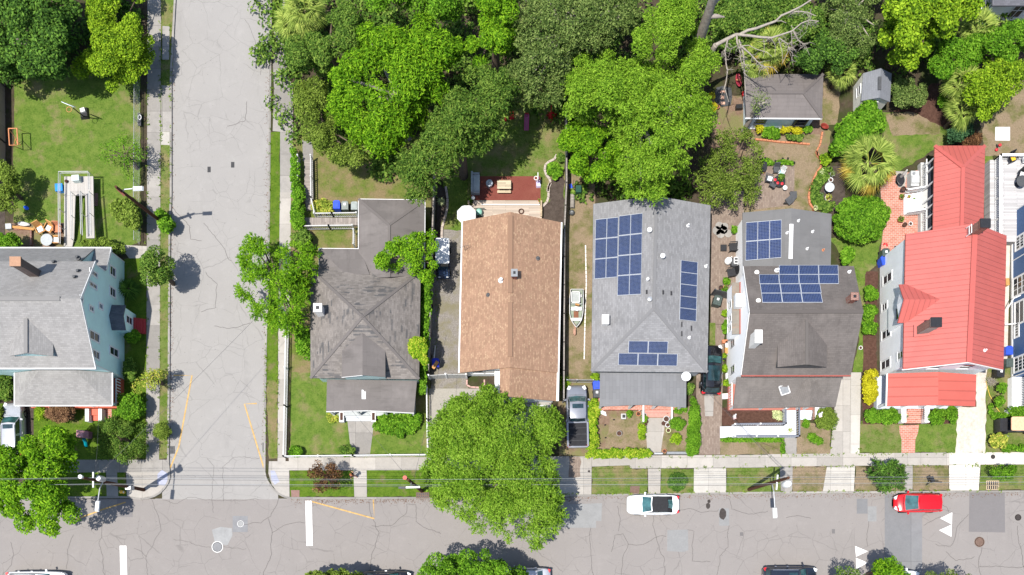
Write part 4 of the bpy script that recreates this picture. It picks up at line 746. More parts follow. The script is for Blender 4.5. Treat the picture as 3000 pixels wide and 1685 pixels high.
for x, y in ((250, 222), (315, 430), (434, 440), (166, 312), (355, 303)): vent(Eh, '11', x, y, PE2[0 if x < 196 else 1], .06, .28, WHITE if x != 434 else TERRA)
# west bay with flat roof, window boxes
xA = 19.6; x0 = 19.0; ya, yb_ = W('p', 300, 903, 4.3)[1], W('p', 300, 490, 4.3)[1]
walls(Eh, [(x0, ya, 4.4), (x0, yb_, 4.4), (xA, yb_, 4.4), (xA, ya, 4.4)], WSTUC, 'side_bay', 2.55)
roof(Eh, [(18.92, ya - .08, 4.45), (18.92, yb_ + .08, 4.45), (19.5, yb_ + .08, 4.55), (19.5, ya - .08, 4.55)], [(0, 1, 2, 3)], shingle('tin_bay_roof', (.26, .235, .2), .04, .8, w=2, h=2, hi=(.4, .22, .12), hiamt=.4), .08, 'bay_roof')
b = MB(); b.box(19.502, 19.59, ya - .08, yb_ + .08, 4.45, 4.62); part(b, 'red_flashing', flat('red_flash', (.28, .09, .07), .7), Eh)
b = MB(); cx, cy = W('p', 390, 655, 4.2); b.box(19.0, 19.59, cy - .55, cy + .55, 4.63, 5.3); part(b, 'wall_unit', WHITE, Eh)
for y0_, y1_ in ((640, 690), (760, 800), (840, 880)): window(Eh, 'x', x0, -1, W('p', 0, y1_, 3.5)[1], W('p', 0, y0_, 3.5)[1], 3.0, 3.95)
for y0_, y1_ in ((960, 1010), (1180, 1230)): ww = (W('p', 0, y1_, 2)[1], W('p', 0, y0_, 2)[1]); window(Eh, 'x', xA, -1, ww[0], ww[1], 1.6, 2.75, fm=flat('grey_frame', (.3, .3, .3), .5))
# porch
zp = 2.85; V = [W3('p', 333, 1245, 3.6), (28.4, 15.55, 3.7), W3('12', 528, 195, zp), W3('9', 1670, 207, zp)]; V[0] = (V[0][0], 15.55, 3.7)
_, PEp = roof(Eh, V, [(0, 1, 2, 3)], SH_EP, .12, 'porch_roof')
yf = V[2][1] - .04; xm = W('12', 340, 185, 3.6)[0]; xl, xr = W('12', 130, 200, zp)[0], W('12', 520, 200, zp)[0]
roof(Eh, [(xm, yf, 3.55), (xm, 15.5, 3.75), (xl, yf, zp + .03), (xr, yf, zp + .03), (xm - .2, 15.5, 3.72), (xm + .2, 15.5, 3.72)], [(0, 1, 4, 2), (0, 1, 5, 3)], SH_EP, .1, 'porch_gable')
p = ray('12', 148, 68, PEp[0], .06); b = MB(); r1 = Matrix.Rotation(.32, 3, 'Z'); c8 = [p + r1 @ Vector(v) for v in ((-.38, -.38, 0), (.38, -.38, 0), (.38, .38, 0), (-.38, .38, 0))]
for i in range(4): b.bar(c8[i], c8[(i + 1) % 4], .07, .08)
sk = part(b, 'skylight', WHITE, Eh); part(MB().quad(*[v + Vector((0, 0, .01)) for v in c8]), 'pane', GREY, sk)
px0, px1, py0 = V[3][0] + .2, V[2][0] - .3, V[3][1] + .25; part(MB().box(px0, px1, py0, 15.6, .12, .62), 'porch_floor', flat('brick_porch', (.34, .13, .1), .8), Eh)
for f in (.02, .33, .6, .8, .97): xx = px0 + (px1 - px0) * f; part(MB().box(xx - .09, xx + .09, py0 + .02, py0 + .2, .62, 2.8), 'porch_post', WHITE, Eh)
b = MB(); b.box(px0 + .02, px0 + .1, py0 + .25, 15.5, 1.45, 1.53)
for i in range(12): b.box(px0 + .03, px0 + .09, py0 + .3 + i * .24, py0 + .38 + i * .24, .62, 1.449)
part(b, 'railing', WHITE, Eh)
(xa, ya), (xb_, yb_) = W('y', 1268, 325), W('y', 1490, 150); b = MB()
for i in range(4): b.box(xa, xb_, ya + i * .26, ya + i * .26 + (.265 if i < 3 else .5), .12, .2 + i * .13)
part(b, 'front_steps', flat('pale_blue_steps', (.55, .62, .68), .6, var=.08), Eh)
b = MB(); (xa, ya), (xb_, yb_) = W('y', 1495, 310), W('y', 1590, 130); b.box(xa, xb_, ya, yb_, .12, .75); part(b, 'step_wall', WHITE, Eh); b = MB(); (xa, ya), (xb_, yb_) = W('y', 1468, 335), W('y', 1492, 120); b.box(xa, xb_, ya, yb_, .12, .7); part(b, 'brick_wall', BRICKRED, Eh)
# ramp deck
RG = flat('white_deck', (.48, .49, .52), .55, .3, var=.05); (xa, ya), (xb_, yb_) = W('y', 62, 600, .4), W('y', 1050, 420, .4); rp = thing('access_ramp', 'white decked wheelchair ramp with grey handrails in front of the charcoal roofed house', 'ramp', ((xa + xb_) / 2, ya, .12))
xc, yc = W('y', 1250, 130, .5); part(MB().add([(xa, ya, .14), (xa, yb_, .14), (xb_, yb_, .55), (xb_, ya, .55), (xa, ya, .1), (xa, yb_, .1), (xb_, yb_, .1), (xb_, ya, .1)], [(0, 3, 2, 1), (4, 5, 6, 7), (0, 1, 5, 4), (3, 7, 6, 2), (0, 4, 7, 3), (1, 2, 6, 5)]), 'sloping_deck', RG, rp)
part(MB().box(xb_ + .003, W('y', 1240, 0, .5)[0], ya, yc - .2, .12, .57), 'landing', planks('deck_boards', (.55, .56, .58), .14), rp)
GRAIL = flat('grey_rail', (.13, .14, .17), .5)
def fence_run(parent, P, h, pitch=.2, railm=None, picm=None, post=2.0, pw=.045, name='fence_panel', z0=None, toprail=.09, postm=None, picket_w=None, postname='post', cap=0.03):
    b = MB(); r = MB(); picket_w = picket_w or pw
    for p, q in zip(P[:-1], P[1:]):
        p, q = Vector(p), Vector(q); L = (q - p).length; n = max(1, int(L / pitch)); d = (q - p).normalized()
        for i in range(n):
            c = p.lerp(q, (i + .5) / n); b.bar(c + Vector((0, 0, .08)), c + Vector((0, 0, h - .06)), picket_w, .025)
        r.bar(p + Vector((0, 0, h - .03)), q + Vector((0, 0, h - .03)), toprail, .05); r.bar(p + Vector((0, 0, .16)), q + Vector((0, 0, .16)), .04, .06)
        m = max(1, round(L / post))
        for i in range(m + 1):
            c = p.lerp(q, i / m); t = MB().bar(c, c + Vector((0, 0, h + .06)), .1, .1); t.bar(c + Vector((0, 0, h + .06)), c + Vector((0, 0, h + .06 + cap)), .13, .13); part(t, postname, postm or picm or WHITE, parent)
    part(b, name, picm or WHITE, parent); part(r, 'rail', railm or WHITE, parent)
g3 = lambda k, s, z: [W3(k, x, y, z) for x, y in pts(s)]
fence_run(rp, [(*W('y', 240, 600, .15), .15), (*W('y', 1240, 600, .5), .5), (*W('y', 1240, 150, .6), .6)], .95, .2, GRAIL, toprail=.14); fence_run(rp, [(*W('y', 240, 415, .2), .2), (*W('y', 1030, 405, .55), .55), (*W('y', 1030, 170, .6), .6)], .95, .2, GRAIL, toprail=.14)
# --- F: red metal roof
F_ = thing('red_roofed_house', 'white sided two storey house with coral red standing seam metal roofs', 'house', (37, 21, .12))
ze, zr = 5.3, 7.6; NW_, NE_, RNp = W3('11', 1050, 320, ze), W3('11', 1800, 331, ze), W3('11', 1567, 240, zr); SW_, SE_, RSp = W3('11', 1031, 1325, ze), W3('11', 1776, 1326, ze), W3('11', 1520, 1270, zr)
_, PF = roof(F_, [NW_, RNp, RSp, SW_, NE_, SE_], [(0, 1, 2, 3), (1, 4, 5, 2)], REDM, .16); caps(F_, [(RNp, RSp)], REDM3, .42)
WF = 33.18; walls(F_, [(WF, SW_[1] + .45, ze), (WF, NW_[1] - .25, ze), (RNp[0], NW_[1] - .25, zr - .15), (NE_[0] - .25, NE_[1] - .25, ze), (SE_[0] - .25, SE_[1] + .45, ze), (RSp[0], SE_[1] + .45, zr - .15)], WSIDE)
trim(F_, [(SW_, RSp), (SE_, RSp)], WHITE, .1, .18, 'rake_board', -.2); ys = SW_[1] + .45
for a in (.3, .62): xx = WF + (SE_[0] - WF) * a; window(F_, 'y', ys, -1, xx, xx + .9, 3.7, 5.1)
for xt, xb, yn, ysv in ((945, 885, 600, 655), (910, 877, 828, 872), (936, 876, 1018, 1070), (1028, 992, 1190, 1235), (932, 870, 1245, 1300)): winx(F_, WF, -1, '11', xt, xb, yn, ysv, fw=.14)
# box bay under the cross gable
yb0, yb1 = W('11', 0, 1005, 4)[1], W('11', 0, 815, 4)[1]; xb0 = W('11', 915, 900, 2.2)[0]
b = MB().box(xb0 + .1, WF - .002, yb0, yb1, 2.1, 5.2); part(b, 'box_bay', WSIDE, F_); window(F_, 'x', xb0 + .1, -1, (yb0 + yb1) / 2 - .45, (yb0 + yb1) / 2 + .45, 3.6, 4.9)
gN, gR, gS, gE = W3('11', 1000, 694, ze + .03), W3('11', 1036, 806, 6.45), W3('11', 990, 980, ze + .03), None; k_ = (zr - ze) / (RNp[0] - NW_[0]); xr_ = NW_[0] + (6.5 - ze) / k_
roof(F_, [gN, gR, (xr_, gR[1], 6.5), gS, (NW_[0] + .1, gN[1], ze + .06), (SW_[0] + .2, gS[1], ze + .06)], [(0, 1, 2, 4), (3, 1, 2, 5)], REDM, .12, 'cross_gable'); walls(F_, [(gN[0] + .25, gN[1] - .25, ze), (gR[0] + .1, gR[1], 6.3), (gS[0] + .25, gS[1] + .25, ze), (WF, gS[1] + .25, ze), (WF, gN[1] - .25, ze)], WSIDE, 'gable_wall', 5.0)
p = ray('11', 1150, 1040, PF[0]); chimney(F_, p.x + .1, p.y, .75, .65, p.z - .3, p.z + 2.5, BRICKRED, capmat=BLACK, flue=False)
part(MB().bar(p + Vector((-.45, 0, .03)), p + Vector((.6, 0, .55)), 1.0, .05), 'chimney_flashing', REDM3, F_)
p = ray('11', 1545, 300, PF[0]); chimney(F_, p.x + .1, p.y, .7, .6, p.z - .4, p.z + 1.6, BRICKRED, capmat=BLACK, flue=False)
b = MB(); b.tube([p + Vector((-.5, -.4, 0)), p + Vector((-.5, -.4, .8)), p + Vector((-.5, .25, .8)), p + Vector((-.5, .25, 0))], .035, 6); b.tube([p + Vector((-.5, -.4, .45)), p + Vector((-.5, .25, .45))], .03, 6); part(b, 'pipe_rack', WHITE, F_)
vent(F_, '11', 1635, 1185, PF[1], .07, .3, WHITE)
V = [W3('10', 1265, 1083, 3.1), W3('10', 1640, 1083, 3.1), (W('11', 1625, 300, 3.1)[0], NW_[1] - .2, 3.1), (W('11', 1463, 300, 4.35)[0], NW_[1] - .2, 4.35), W3('10', 1475, 1245, 4.35), (W('11', 1250, 300, 3.1)[0], NW_[1] - .2, 3.1)]
_, PF2 = roof(F_, V, [(0, 1, 4), (1, 2, 3, 4), (0, 4, 3, 5)], REDM, .12, 'rear_roof'); caps(F_, [(V[0], V[4]), (V[1], V[4]), (V[4], V[3])], REDM3, .3)
x0 = W('s', 690, 600, .7)[0]; x1 = V[1][0] - .3; y0, y1 = NW_[1], V[0][1] - .3
walls(F_, [(x0 + .9, y0, 3.0), (x0 + .9, y1, 3.0), (x1, y1, 3.0), (x1, y0, 3.0)], flat('screen_dark', (.03, .032, .036), .6), 'screen_wall'); part(MB().box(x0, x1, y0, y1, .12, .7), 'porch_floor', OFFWHITE, F_)
for s_ in (75, 180, 360, 530, 640, 760, 920, 1050):
    yy = W('s', 0, s_ + 140, 1.2)[1]
    if y0 < yy < y1: part(MB().box(x0 + .05, x0 + .15, yy - .05, yy + .05, .7, 2.98), 'porch_post', WHITE, F_)
rr = MB()
for ya, yb_ in ((y0 + .1, W('s', 0, 800)[1]), (W('s', 0, 560)[1], y1 - .1)):
    rr.box(x0 + .06, x0 + .14, ya, yb_, 1.5, 1.58); n = int((yb_ - ya) / .16)
    for i in range(n): rr.box(x0 + .08, x0 + .12, ya + i * .16, ya + i * .16 + .045, .701, 1.499)
part(rr, 'railing', WHITE, F_)
sa, sb = W('s', 0, 815, .4)[1], W('s', 0, 560, .4)[1]; xs = W('s', 470, 700, .2)[0]; b = MB()
for i in range(4): b.box(xs + i * (x0 - xs) / 4, xs + (i + 1) * (x0 - xs) / 4 + .005, sa, sb, .12, .25 + i * .13)
part(b, 'garden_stair', flat('pale_stair', (.58, .62, .66), .6), F_)
for yy in (sa - .1, sb + .1):
    b = MB(); b.bar((xs, yy, 1.0), (x0, yy, 1.6), .12, .1)
    for i in range(8): xx = xs + (x0 - xs) * (i + .5) / 8; b.box(xx - .03, xx + .03, yy - .03, yy + .03, .2 + (i / 8) * .4, 1.02 + .6 * (i + .5) / 8)
    part(b, 'stair_rail', WHITE, F_)
V = [W3('11', 912, 1357, 3.1), W3('11', 1292, 1345, 3.45), W3('11', 1575, 1365, 3.1), W3('12', 1568, 192, 2.95), W3('12', 1291, 183, 3.35), W3('12', 905, 190, 2.95)]
roof(F_, V, [(0, 1, 4, 5), (1, 2, 3, 4)], REDM2, .1, 'porch_roof', Vector((0, 1, 0))); trim(F_, [(V[5], V[0])], WHITE, .1, .12); px0, px1 = V[5][0] + .15, V[3][0] - .3
part(MB().box(px0, px1, V[3][1] + .2, ys, .12, .75), 'porch_floor', flat('porch_bluegrey', (.4, .44, .48), .6), F_)
for f in (.02, .3, .52, .74, .97): xx = px0 + (px1 - px0) * f; part(MB().box(xx - .09, xx + .09, V[3][1] + .25, V[3][1] + .43, .75, 2.9), 'porch_post', WHITE, F_)
(xa, ya), (xb_, yb_) = W('x', 600, 575, .3), W('x', 900, 280, .3); b = MB()
for i in range(4): b.box(xa, xb_, ya + i * .33, ya + i * .33 + .335, .12, .2 + i * .15)
part(b, 'brick_steps', PAVERR, F_)
for x in (548, 985): (xa, ya), (xb_, yb_) = W('x', x - 45, 570, .6), W('x', x + 45, 250, .6); part(MB().box(xa, xb_, ya, yb_, .12, .8), 'step_wall', WHITE, F_)
b = MB()
for i in range(7): xx, yy = W('x', 940, 280 + i * 35, 1.2); b.tube([(xx, yy, .8), (xx, yy, 1.55)], .015, 5)
b.tube([W3('x', 940, 260, 1.55), W3('x', 940, 510, 1.55)], .025, 6); part(b, 'iron_rail', BLACK, F_)
# --- G: navy house and deck at the right edge
G_ = thing('navy_house', 'navy blue sided house with white corner boards and windows at the right edge', 'house', (47, 23, .12)); XG = 44.78
walls(G_, [(XG, 16.2, 6), (XG, 30.85, 6), (54, 30.85, 6), (54, 16.2, 6)], NAVY); roof(G_, [(XG - .2, 15.9, 6), (49.5, 15.9, 8.5), (49.5, 31.1, 8.5), (XG - .2, 31.1, 6), (54.2, 15.9, 6), (54.2, 31.1, 6)], [(0, 1, 2, 3), (1, 4, 5, 2)], SH_E)
[trim(G_, [((XG - .02, y_, .15), (XG - .02, y_, 6))], WHITE, .14, .06, 'corner_board', 0) for y_ in (30.78, 16.27)]; trim(G_, [((XG - .03, 16.3, .35), (XG - .03, 30.7, .35))], WHITE, .05, .25, 'base_board', 0)
yv = lambda y: W('v', 0, y, .9)[1]
for y0_, y1_, z0_, z1_, ml, pn in ((1, 118, .95, 2.6, 3, None), (425, 600, .55, 2.4, 2, None), (690, 905, .85, 2.6, 0, glassy('dark_pane', (.004, .01, .02))), (920, 1035, .8, 1.25, 3, None), (1270, 1405, .7, 2.4, 3, None)): window(G_, 'x', XG, -1, yv(y1_), yv(y0_), z0_, z1_, fw=.16, rails=2 if z1_ > 2 else 0, mull=ml, pane=pn)
trim(G_, [((XG - .02, yv(215), .4), (XG - .02, yv(215), 3))], WHITE, .1, .06, 'trim_board', 0); b = MB()
b.tube([(XG - .9, yv(770), .9), (XG - .5, yv(650), 1.4), (XG - .02, yv(625), 1.6)], .05, 6); b.tube([(XG - .9, yv(905), .8), (XG - .02, yv(900), .95)], .06, 6); part(b, 'white_pipe', WHITE, G_)
part(MB().box(44.5, 54, 13.4, 16.19, .12, .8), 'front_porch', WSTUC, G_); b = MB()
for i in range(17): y_ = 13.6 + i * .15; b.box(45.2, 45.7, y_, y_ + .06, .8, 1.6)
b.box(45.1, 45.8, 13.5, 16.1, 1.6, 1.68); part(b, 'porch_rail', WHITE, G_); part(MB().box(44.2, 54, 13.0, 13.39, .12, 1.0), 'porch_wall', WHITE, G_)
dk = thing('raised_deck', 'raised grey deck with white skirt and railing behind the navy house', 'deck', (46, 33.5, .12)); X0 = W('u', 195, 600, .2)[0]; X1 = W('u', 330, 600, 1.9)[0]; Y1 = W('u', 0, 425, 1.7)[1]; Y0 = 28.0
part(MB().box(X1 - .4, 54, Y0, Y1, .12, 1.0), 'deck_floor', planks('grey_deck', (.42, .41, .41), .14), dk); b = MB()
for i in range(3): b.box(X0 + .15 + i * .3, X0 + .45 + i * .3, Y0, Y1 - .6, .12, .3 + .22 * i)
part(b, 'white_skirt', WHITE, dk); fence_run(dk, [(X1, Y0, 1.0), (X1, Y1, 1.0), (54, Y1, 1.0)], .95, .16, WHITE, toprail=.22, postm=WHITE)
# --- H: white house, upper right
Hh = thing('white_clapboard_house', 'white clapboard house with grey roof in the top right corner', 'house', (47, 51, .12))
x0, yS = W('B', 590, 712)[0], W('B', 590, 712)[1]; xs1 = x0 + .95; walls(Hh, [(xs1 + .35, yS + .35, 3.2), (xs1 + .35, yS + 8, 3.2), (58, yS + 8, 3.2), (58, yS + .35, 3.2)], HSIDE); walls(Hh, [(x0 + .05, yS + .02, 2.9), (x0 + .06, yS + .25, 2.9), (xs1 + .349, yS + .25, 2.9), (xs1 + .349, yS + .02, 2.9)], HSIDE, 'porch_end_wall')
zz = 3.3; roof(Hh, [W3('B', 1040, 160, zz), (58.5, W('B', 1040, 150, zz)[1], zz), (58.5, yS + 5, 5.2), (xs1 + 1.4, yS + 5, 5.2), (W('B', 1040, 0, zz)[0], yS + 9, zz)], [(0, 1, 2, 3), (0, 3, 4)], shingle('violet_grey_shingle', (.15, .15, .17), .15, .3)); window(Hh, 'y', yS + .35, -1, xs1 + 1.3, xs1 + 2.3, .6, 2.4, rails=1, mull=1)
part(MB().box(x0, xs1 + .3, yS + .3, yS + 6, .12, .5), 'porch_base', WHITE, Hh); b = MB()
for i in range(4): b.box(x0 + .03, x0 + .1, yS + .4 + i * 1.2, yS + .47 + i * 1.2, .5, 2.4)
b.box(x0 + .02, x0 + .11, yS + .4, yS + 5.5, 2.4, 2.5); b.box(x0 + .03, x0 + .1, yS + .4, yS + 5.5, 1.3, 1.36); part(b, 'porch_screen', WHITE, Hh)
# --- shed and garage
Sd = thing('garden_shed', 'small white garden shed with blue grey gable roof and white framed side window', 'shed', (*W('10', 800, 700, .12), .12)); ze, zr = 2.1, 2.85
V = [W3('10', 733, 545, ze), W3('10', 865, 508, zr), W3('10', 945, 547, ze), W3('10', 933, 758, ze), W3('10', 853, 726, zr), W3('10', 718, 750, ze)]; _, PS = roof(Sd, V, [(0, 1, 4, 5), (1, 2, 3, 4)], SH_S, .08)
xw, xe_ = V[5][0] + .12, V[3][0] - .12; yw_ = V[3][1] + .12; walls(Sd, [(xw, yw_, ze), (V[4][0], yw_, zr - .08), (xe_, yw_, ze), (xe_, V[2][1] - .1, ze), (V[1][0], V[2][1] - .1, zr - .08), (xw, V[0][1] - .1, ze)], CREAM); part(MB().box(xw + .3, xw + 1.5, yw_ - .03, yw_, .2, 1.8), 'shed_door', WHITE, Sd)
window(Sd, 'x', xw, -1, (yw_ + V[0][1]) / 2 - .3, (yw_ + V[0][1]) / 2 + .4, 1.0, 1.7); window(Sd, 'y', yw_, -1, V[4][0] - .2, V[4][0] + .2, 2.0, 2.3, rails=0); a_, b_ = ray('10', 857, 570, PS[1], .03), ray('10', 855, 668, PS[1], .03); part(MB().bar(a_, b_, .28, .05), 'roof_strip', DGREY, Sd)
Gg = thing('brown_garage', 'low garage with brown hip roof and pale blue wall under the bare branches', 'garage', (*W('q', 1050, 500, .12), .12)); ze, zr = 2.5, 3.3
V = [W3('q', 500, 182, ze), W3('q', 1602, 178, ze), W3('q', 1582, 802, ze), W3('q', 500, 795, ze), W3('q', 790, 440, zr), W3('q', 1320, 440, zr)]; _, PG = roof(Gg, V, [(0, 1, 5, 4), (1, 2, 5), (2, 3, 4, 5), (3, 0, 4)], SH_G, .1); caps(Gg, [(V[4], V[5]), (V[2], V[5]), (V[1], V[5])], SH_G, .25)
gx0, gx1, gy0, gy1 = W('q', 468, 935, .1)[0], W('q', 1470, 800, 2)[0], V[3][1] + .2, V[0][1] - .3; walls(Gg, [(gx0, gy0, ze), (gx0, gy1, ze), (gx1, gy1, ze), (gx1, gy0, ze)], PBLUE); part(MB().bar((gx0, gy0 - .02, .3), (gx1, gy0 - .02, .3), .04, .15), 'base_board', WHITE, Gg)
w1, w2 = W('q', 1200, 860, 1.4)[0], W('q', 1340, 860, 1.4)[0]; window(Gg, 'y', gy0, -1, w1, w2, 1.1, 2.1, fm=BLACK, fw=.12, proud=.2); w1, w2 = W('q', 645, 860, 1.4)[0], W('q', 775, 860, 1.4)[0]; window(Gg, 'y', gy0, -1, w1, w2, 1.2, 2.0, fm=GREY)
part(MB().bar((V[3][0], V[3][1] - .04, ze - .05), (V[2][0], V[2][1] - .04, ze - .05), .1, .1), 'gutter', WHITE, Gg)
# ---------------------------------------------------------------- solar panels
SOL = solarmat('solar_cells', (.008, .018, .062)); SOL2 = solarmat('solar_cells_fine', (.012, .024, .078), .125)
ALU = flat('panel_frame', (.42, .44, .47), .45, .5)
def panel(k, quad, pl, label, group, mat):
    P = [ray(k, x, y, pl, .1) for x, y in quad]; c = sum(P, Vector()) / 4; n = pl[1]; t = thing('solar_panel', label, 'solar panel', c, group); P = [c + (p - c) * .985 for p in P]; I = [c + (p - c) * .968 for p in P]
    b = MB(); b.add(list(I) + [p - n * .03 for p in I], [(0, 1, 2, 3), (7, 6, 5, 4)])
    o = link('cells', b, mat, c); me = o.data; ul = me.uv_layers.new(name='UVMap'); u = (P[1] - P[0]).normalized(); v = n.cross(u)
    for p in me.polygons:
        for li in p.loop_indices: co = me.vertices[me.loops[li].vertex_index].co; ul.data[li].uv = (co.dot(u), co.dot(v))
    o.parent = t; f = MB()
    for i in range(4):
        a, b2, a2, b3 = P[i], P[(i + 1) % 4], I[i], I[(i + 1) % 4]; up = n * .008
        f.add([a + up, b2 + up, b3 + up, a2 + up, a - n * .05, b2 - n * .05, b3 - n * .05, a2 - n * .05], [(0, 1, 2, 3), (4, 7, 6, 5), (0, 4, 5, 1), (2, 6, 7, 3)])
    fo = link('frame', f, ALU, c); fo.parent = t
def array(k, q, nx, ny, pl, where, group, mat, names=None):
    q = [Vector((x, y)) for x, y in pts(q)]; L = lambda u, v: (q[0].lerp(q[1], u)).lerp(q[3].lerp(q[2], u), v)
    cw = ['first', 'second', 'third', 'fourth', 'fifth']
    for j in range(ny):
        for i in range(nx):
            g = [L(i / nx, j / ny), L((i + 1) / nx, j / ny), L((i + 1) / nx, (j + 1) / ny), L(i / nx, (j + 1) / ny)]
            r = '%s from left' % cw[i] if nx > 1 else ''; s2 = '%s row down' % cw[j] if ny > 1 else ''
            panel(k, [(v.x, v.y) for v in g], pl, 'solar panel, %s, %s' % (', '.join(z for z in (s2, r) if z), where), group, mat)
g1 = 'solar panels on the slate grey roof'; g2 = 'solar panels on the charcoal roofs'
array('8', '647,210 817,192 808,640 638,655', 2, 3, PD[0], 'shorter outer array, grey roof', g1, SOL)
array('8', '821,184 997,162 985,768 808,778', 2, 4, PD[0], 'longer array by grey ridge', g1, SOL)
array('8', '1281,512 1408,528 1396,970 1270,955', 1, 5, PD[1], 'grey east slope column', g1, SOL)
array('8', '892,1113 1188,1117 1183,1207 888,1203', 2, 1, PD[2], 'upper row on grey hip end', g1, SOL)
array('8', '817,1204 1258,1211 1254,1301 813,1293', 3, 1, PD[2], 'lower row on grey hip end', g1, SOL)
array('0', '2185.5,651.5 2290,643.5 2289,755 2184,764', 3, 2, PE2[0], 'rear wing of charcoal roof', g2, SOL2)
array('11', '107,551 548,550 550,619 107,620', 3, 1, PE[1], 'top row, charcoal roof', g2, SOL2); array('11', '-42,619 550,620 553,688 -38,689', 4, 1, PE[1], 'second row, charcoal roof', g2, SOL2)
array('11', '-34,690 412,689 424,757 -26,758', 3, 1, PE[1], 'third row, charcoal roof', g2, SOL2); array('11', '-24,759 420,758 434,827 -17,828', 3, 1, PE[1], 'bottom row, charcoal roof', g2, SOL2)
# ---------------------------------------------------------------- trees and plants
lf = leafmat
DKG = lf('leaf_oak', (.02, .05, .012), (.04, .095, .018), (.10, .19, .035), .2)
YEL = lf('leaf_yellowgreen', (.045, .10, .008), (.125, .22, .012), (.235, .34, .028), .28)
BRT = lf('leaf_bright', (.035, .10, .006), (.09, .21, .010), (.19, .33, .022), .32)
LUSH = lf('leaf_lush', (.03, .085, .008), (.075, .185, .012), (.15, .28, .03), .3)
MED = lf('leaf_medium', (.025, .06, .012), (.07, .14, .025), (.15, .22, .05), .28)
CYP = lf('leaf_cypress', (.055, .125, .012), (.125, .24, .02), (.215, .34, .045), .3)
CYP2 = lf('leaf_cypress_pale', (.055, .13, .012), (.125, .235, .022), (.22, .34, .055), .3)
GRYG = lf('leaf_greygreen', (.035, .065, .02), (.085, .135, .04), (.17, .22, .085), .25)
OLV = lf('leaf_olive', (.04, .065, .012), (.095, .15, .024), (.18, .24, .055), .25)
MAR = lf('leaf_maroon', (.02, .009, .007), (.065, .03, .018), (.18, .10, .06), .15)
BRN = lf('leaf_brown', (.06, .03, .022), (.13, .07, .05), (.2, .12, .085), .1)
GLD = lf('leaf_gold', (.2, .19, .01), (.34, .32, .012), (.44, .42, .03), .25, g=1.1)
CRO = lf('leaf_croton', (.09, .14, .02), (.21, .28, .045), (.38, .33, .09), .25)
MIX = lf('leaf_hedge_new', (.06, .14, .008), (.15, .27, .014), (.32, .34, .05), .25)
DKC = lf('leaf_dark_conifer', (.012, .035, .02), (.03, .075, .04), (.06, .13, .07), .2)
PALM = lf('palm_green', (.07, .11, .02), (.15, .21, .05), (.28, .33, .10), .2); PALMY = lf('palm_dry', (.25, .18, .03), (.38, .28, .06), (.5, .38, .12), .2)
SILV = lf('leaf_silver', (.2, .24, .16), (.32, .36, .24), (.45, .48, .34), .2)
TT = tree
TT('oak_tree', 'large dark oak filling the top left corner beside the yellow green tree', '1', '-160,-160 560,-160 600,120 580,250 560,400 520,480 500,560 430,640 380,600 330,580 280,560 240,590 200,560 150,560 60,690 0,650 -160,650', 8, 1.5, DKG, 1.15, 34, .38, .5, 2.2, rough=1.8, limbs=16, bark=GREYBARK)
TT('yellow_green_tree', 'yellow green lobed tree overhanging the left sidewalk of the side street', '1', '600,-140 1060,-140 1100,40 1160,190 1140,300 1150,400 1110,520 1040,600 950,620 880,690 760,660 640,640 560,620 510,570 560,480 580,380 640,280 680,180 620,60', 5.2, 1.2, YEL, .95, 52, .26, .55, 2.3, rough=1.2)
TT('leafy_tree', 'bright green tree over the lower left pavement, partly covering the silver car', '3', '-140,520 60,480 110,520 190,430 240,360 330,330 440,300 520,340 560,430 540,520 600,580 570,640 600,720 590,850 640,1000 560,1060 460,1060 460,1160 380,1150 290,1090 170,1130 60,1070 30,1000 -140,900', 9, 3.2, BRT, .8, 36, .36, .45, 2.0, rough=1.4, tr=('3', 240, 780))
TT('small_street_tree', 'small round street tree between the aqua house and the side street', '2', '1060,480 1100,400 1180,410 1280,450 1300,560 1280,660 1270,730 1210,690 1150,720 1080,690 1050,640', 5, 2, MED, .6, 52, .24, .5, 2.3)
shrub('round_shrub', 'dark green rounded shrub under the slanting lamp post on the left lawn', '2', '815,100 900,40 1000,70 1060,150 1050,230 1020,300 960,260 900,240 850,180', 2.8, OLV, .5, 60, .22)
shrub('leafy_bush', 'light green bush at the foot of the lamp post on the left verge', '2', '1150,150 1190,125 1250,180 1300,240 1280,290 1230,320 1180,260', 1.8, LUSH, .35, 50, .24, .5)
TT('sapling', 'thin pale sapling spreading over the left lawn near the chain link fence', '1', '700,1130 790,1060 850,960 950,950 1040,1000 1090,1080 1080,1200 1040,1330 960,1330 900,1260 830,1230 760,1200', 4, 1.5, LUSH, .5, 16, .2, .45, 1.6, limbs=12)
TT('tan_tree', 'yellowish bushy tree at the left edge beside the blue tub', '1', '-100,1180 40,1180 110,1250 150,1330 150,1430 130,1560 60,1620 -100,1620', 4, 1, OLV, .6, 50, .24, .5)
shrub('dark_bush', 'dark green clipped bush at the left edge against the aqua house roof', '2', '-100,320 60,310 130,340 170,400 150,440 -100,440', 3.2, LUSH, .45, 70, .2)
shrub('hedge', 'low green hedge along the north eave of the aqua house', '2', '610,375 680,345 790,360 900,390 935,440 920,470 820,440 610,440', 2.2, OLV, .4, 80, .18, cat='hedge')
fan_palm('spiky_palm', 'dark spiky palm against the shaded aqua gable wall', *W('2', 985, 745), .7, 18, .3, .9, [DKG], 12, wd=.06, trunk=.08)
shrub('shaded_bush', 'dark bush in the shade beside the red side steps', '2', circ('2', 990, 1080, 60, 45), 1.4, LUSH, .3, 80, .18); shrub('shaded_bush', 'dark bush at the foot of the aqua wall near the porch', '2', circ('2', 965, 1330, 45, 90), 1.3, MED, .3, 80, .18)
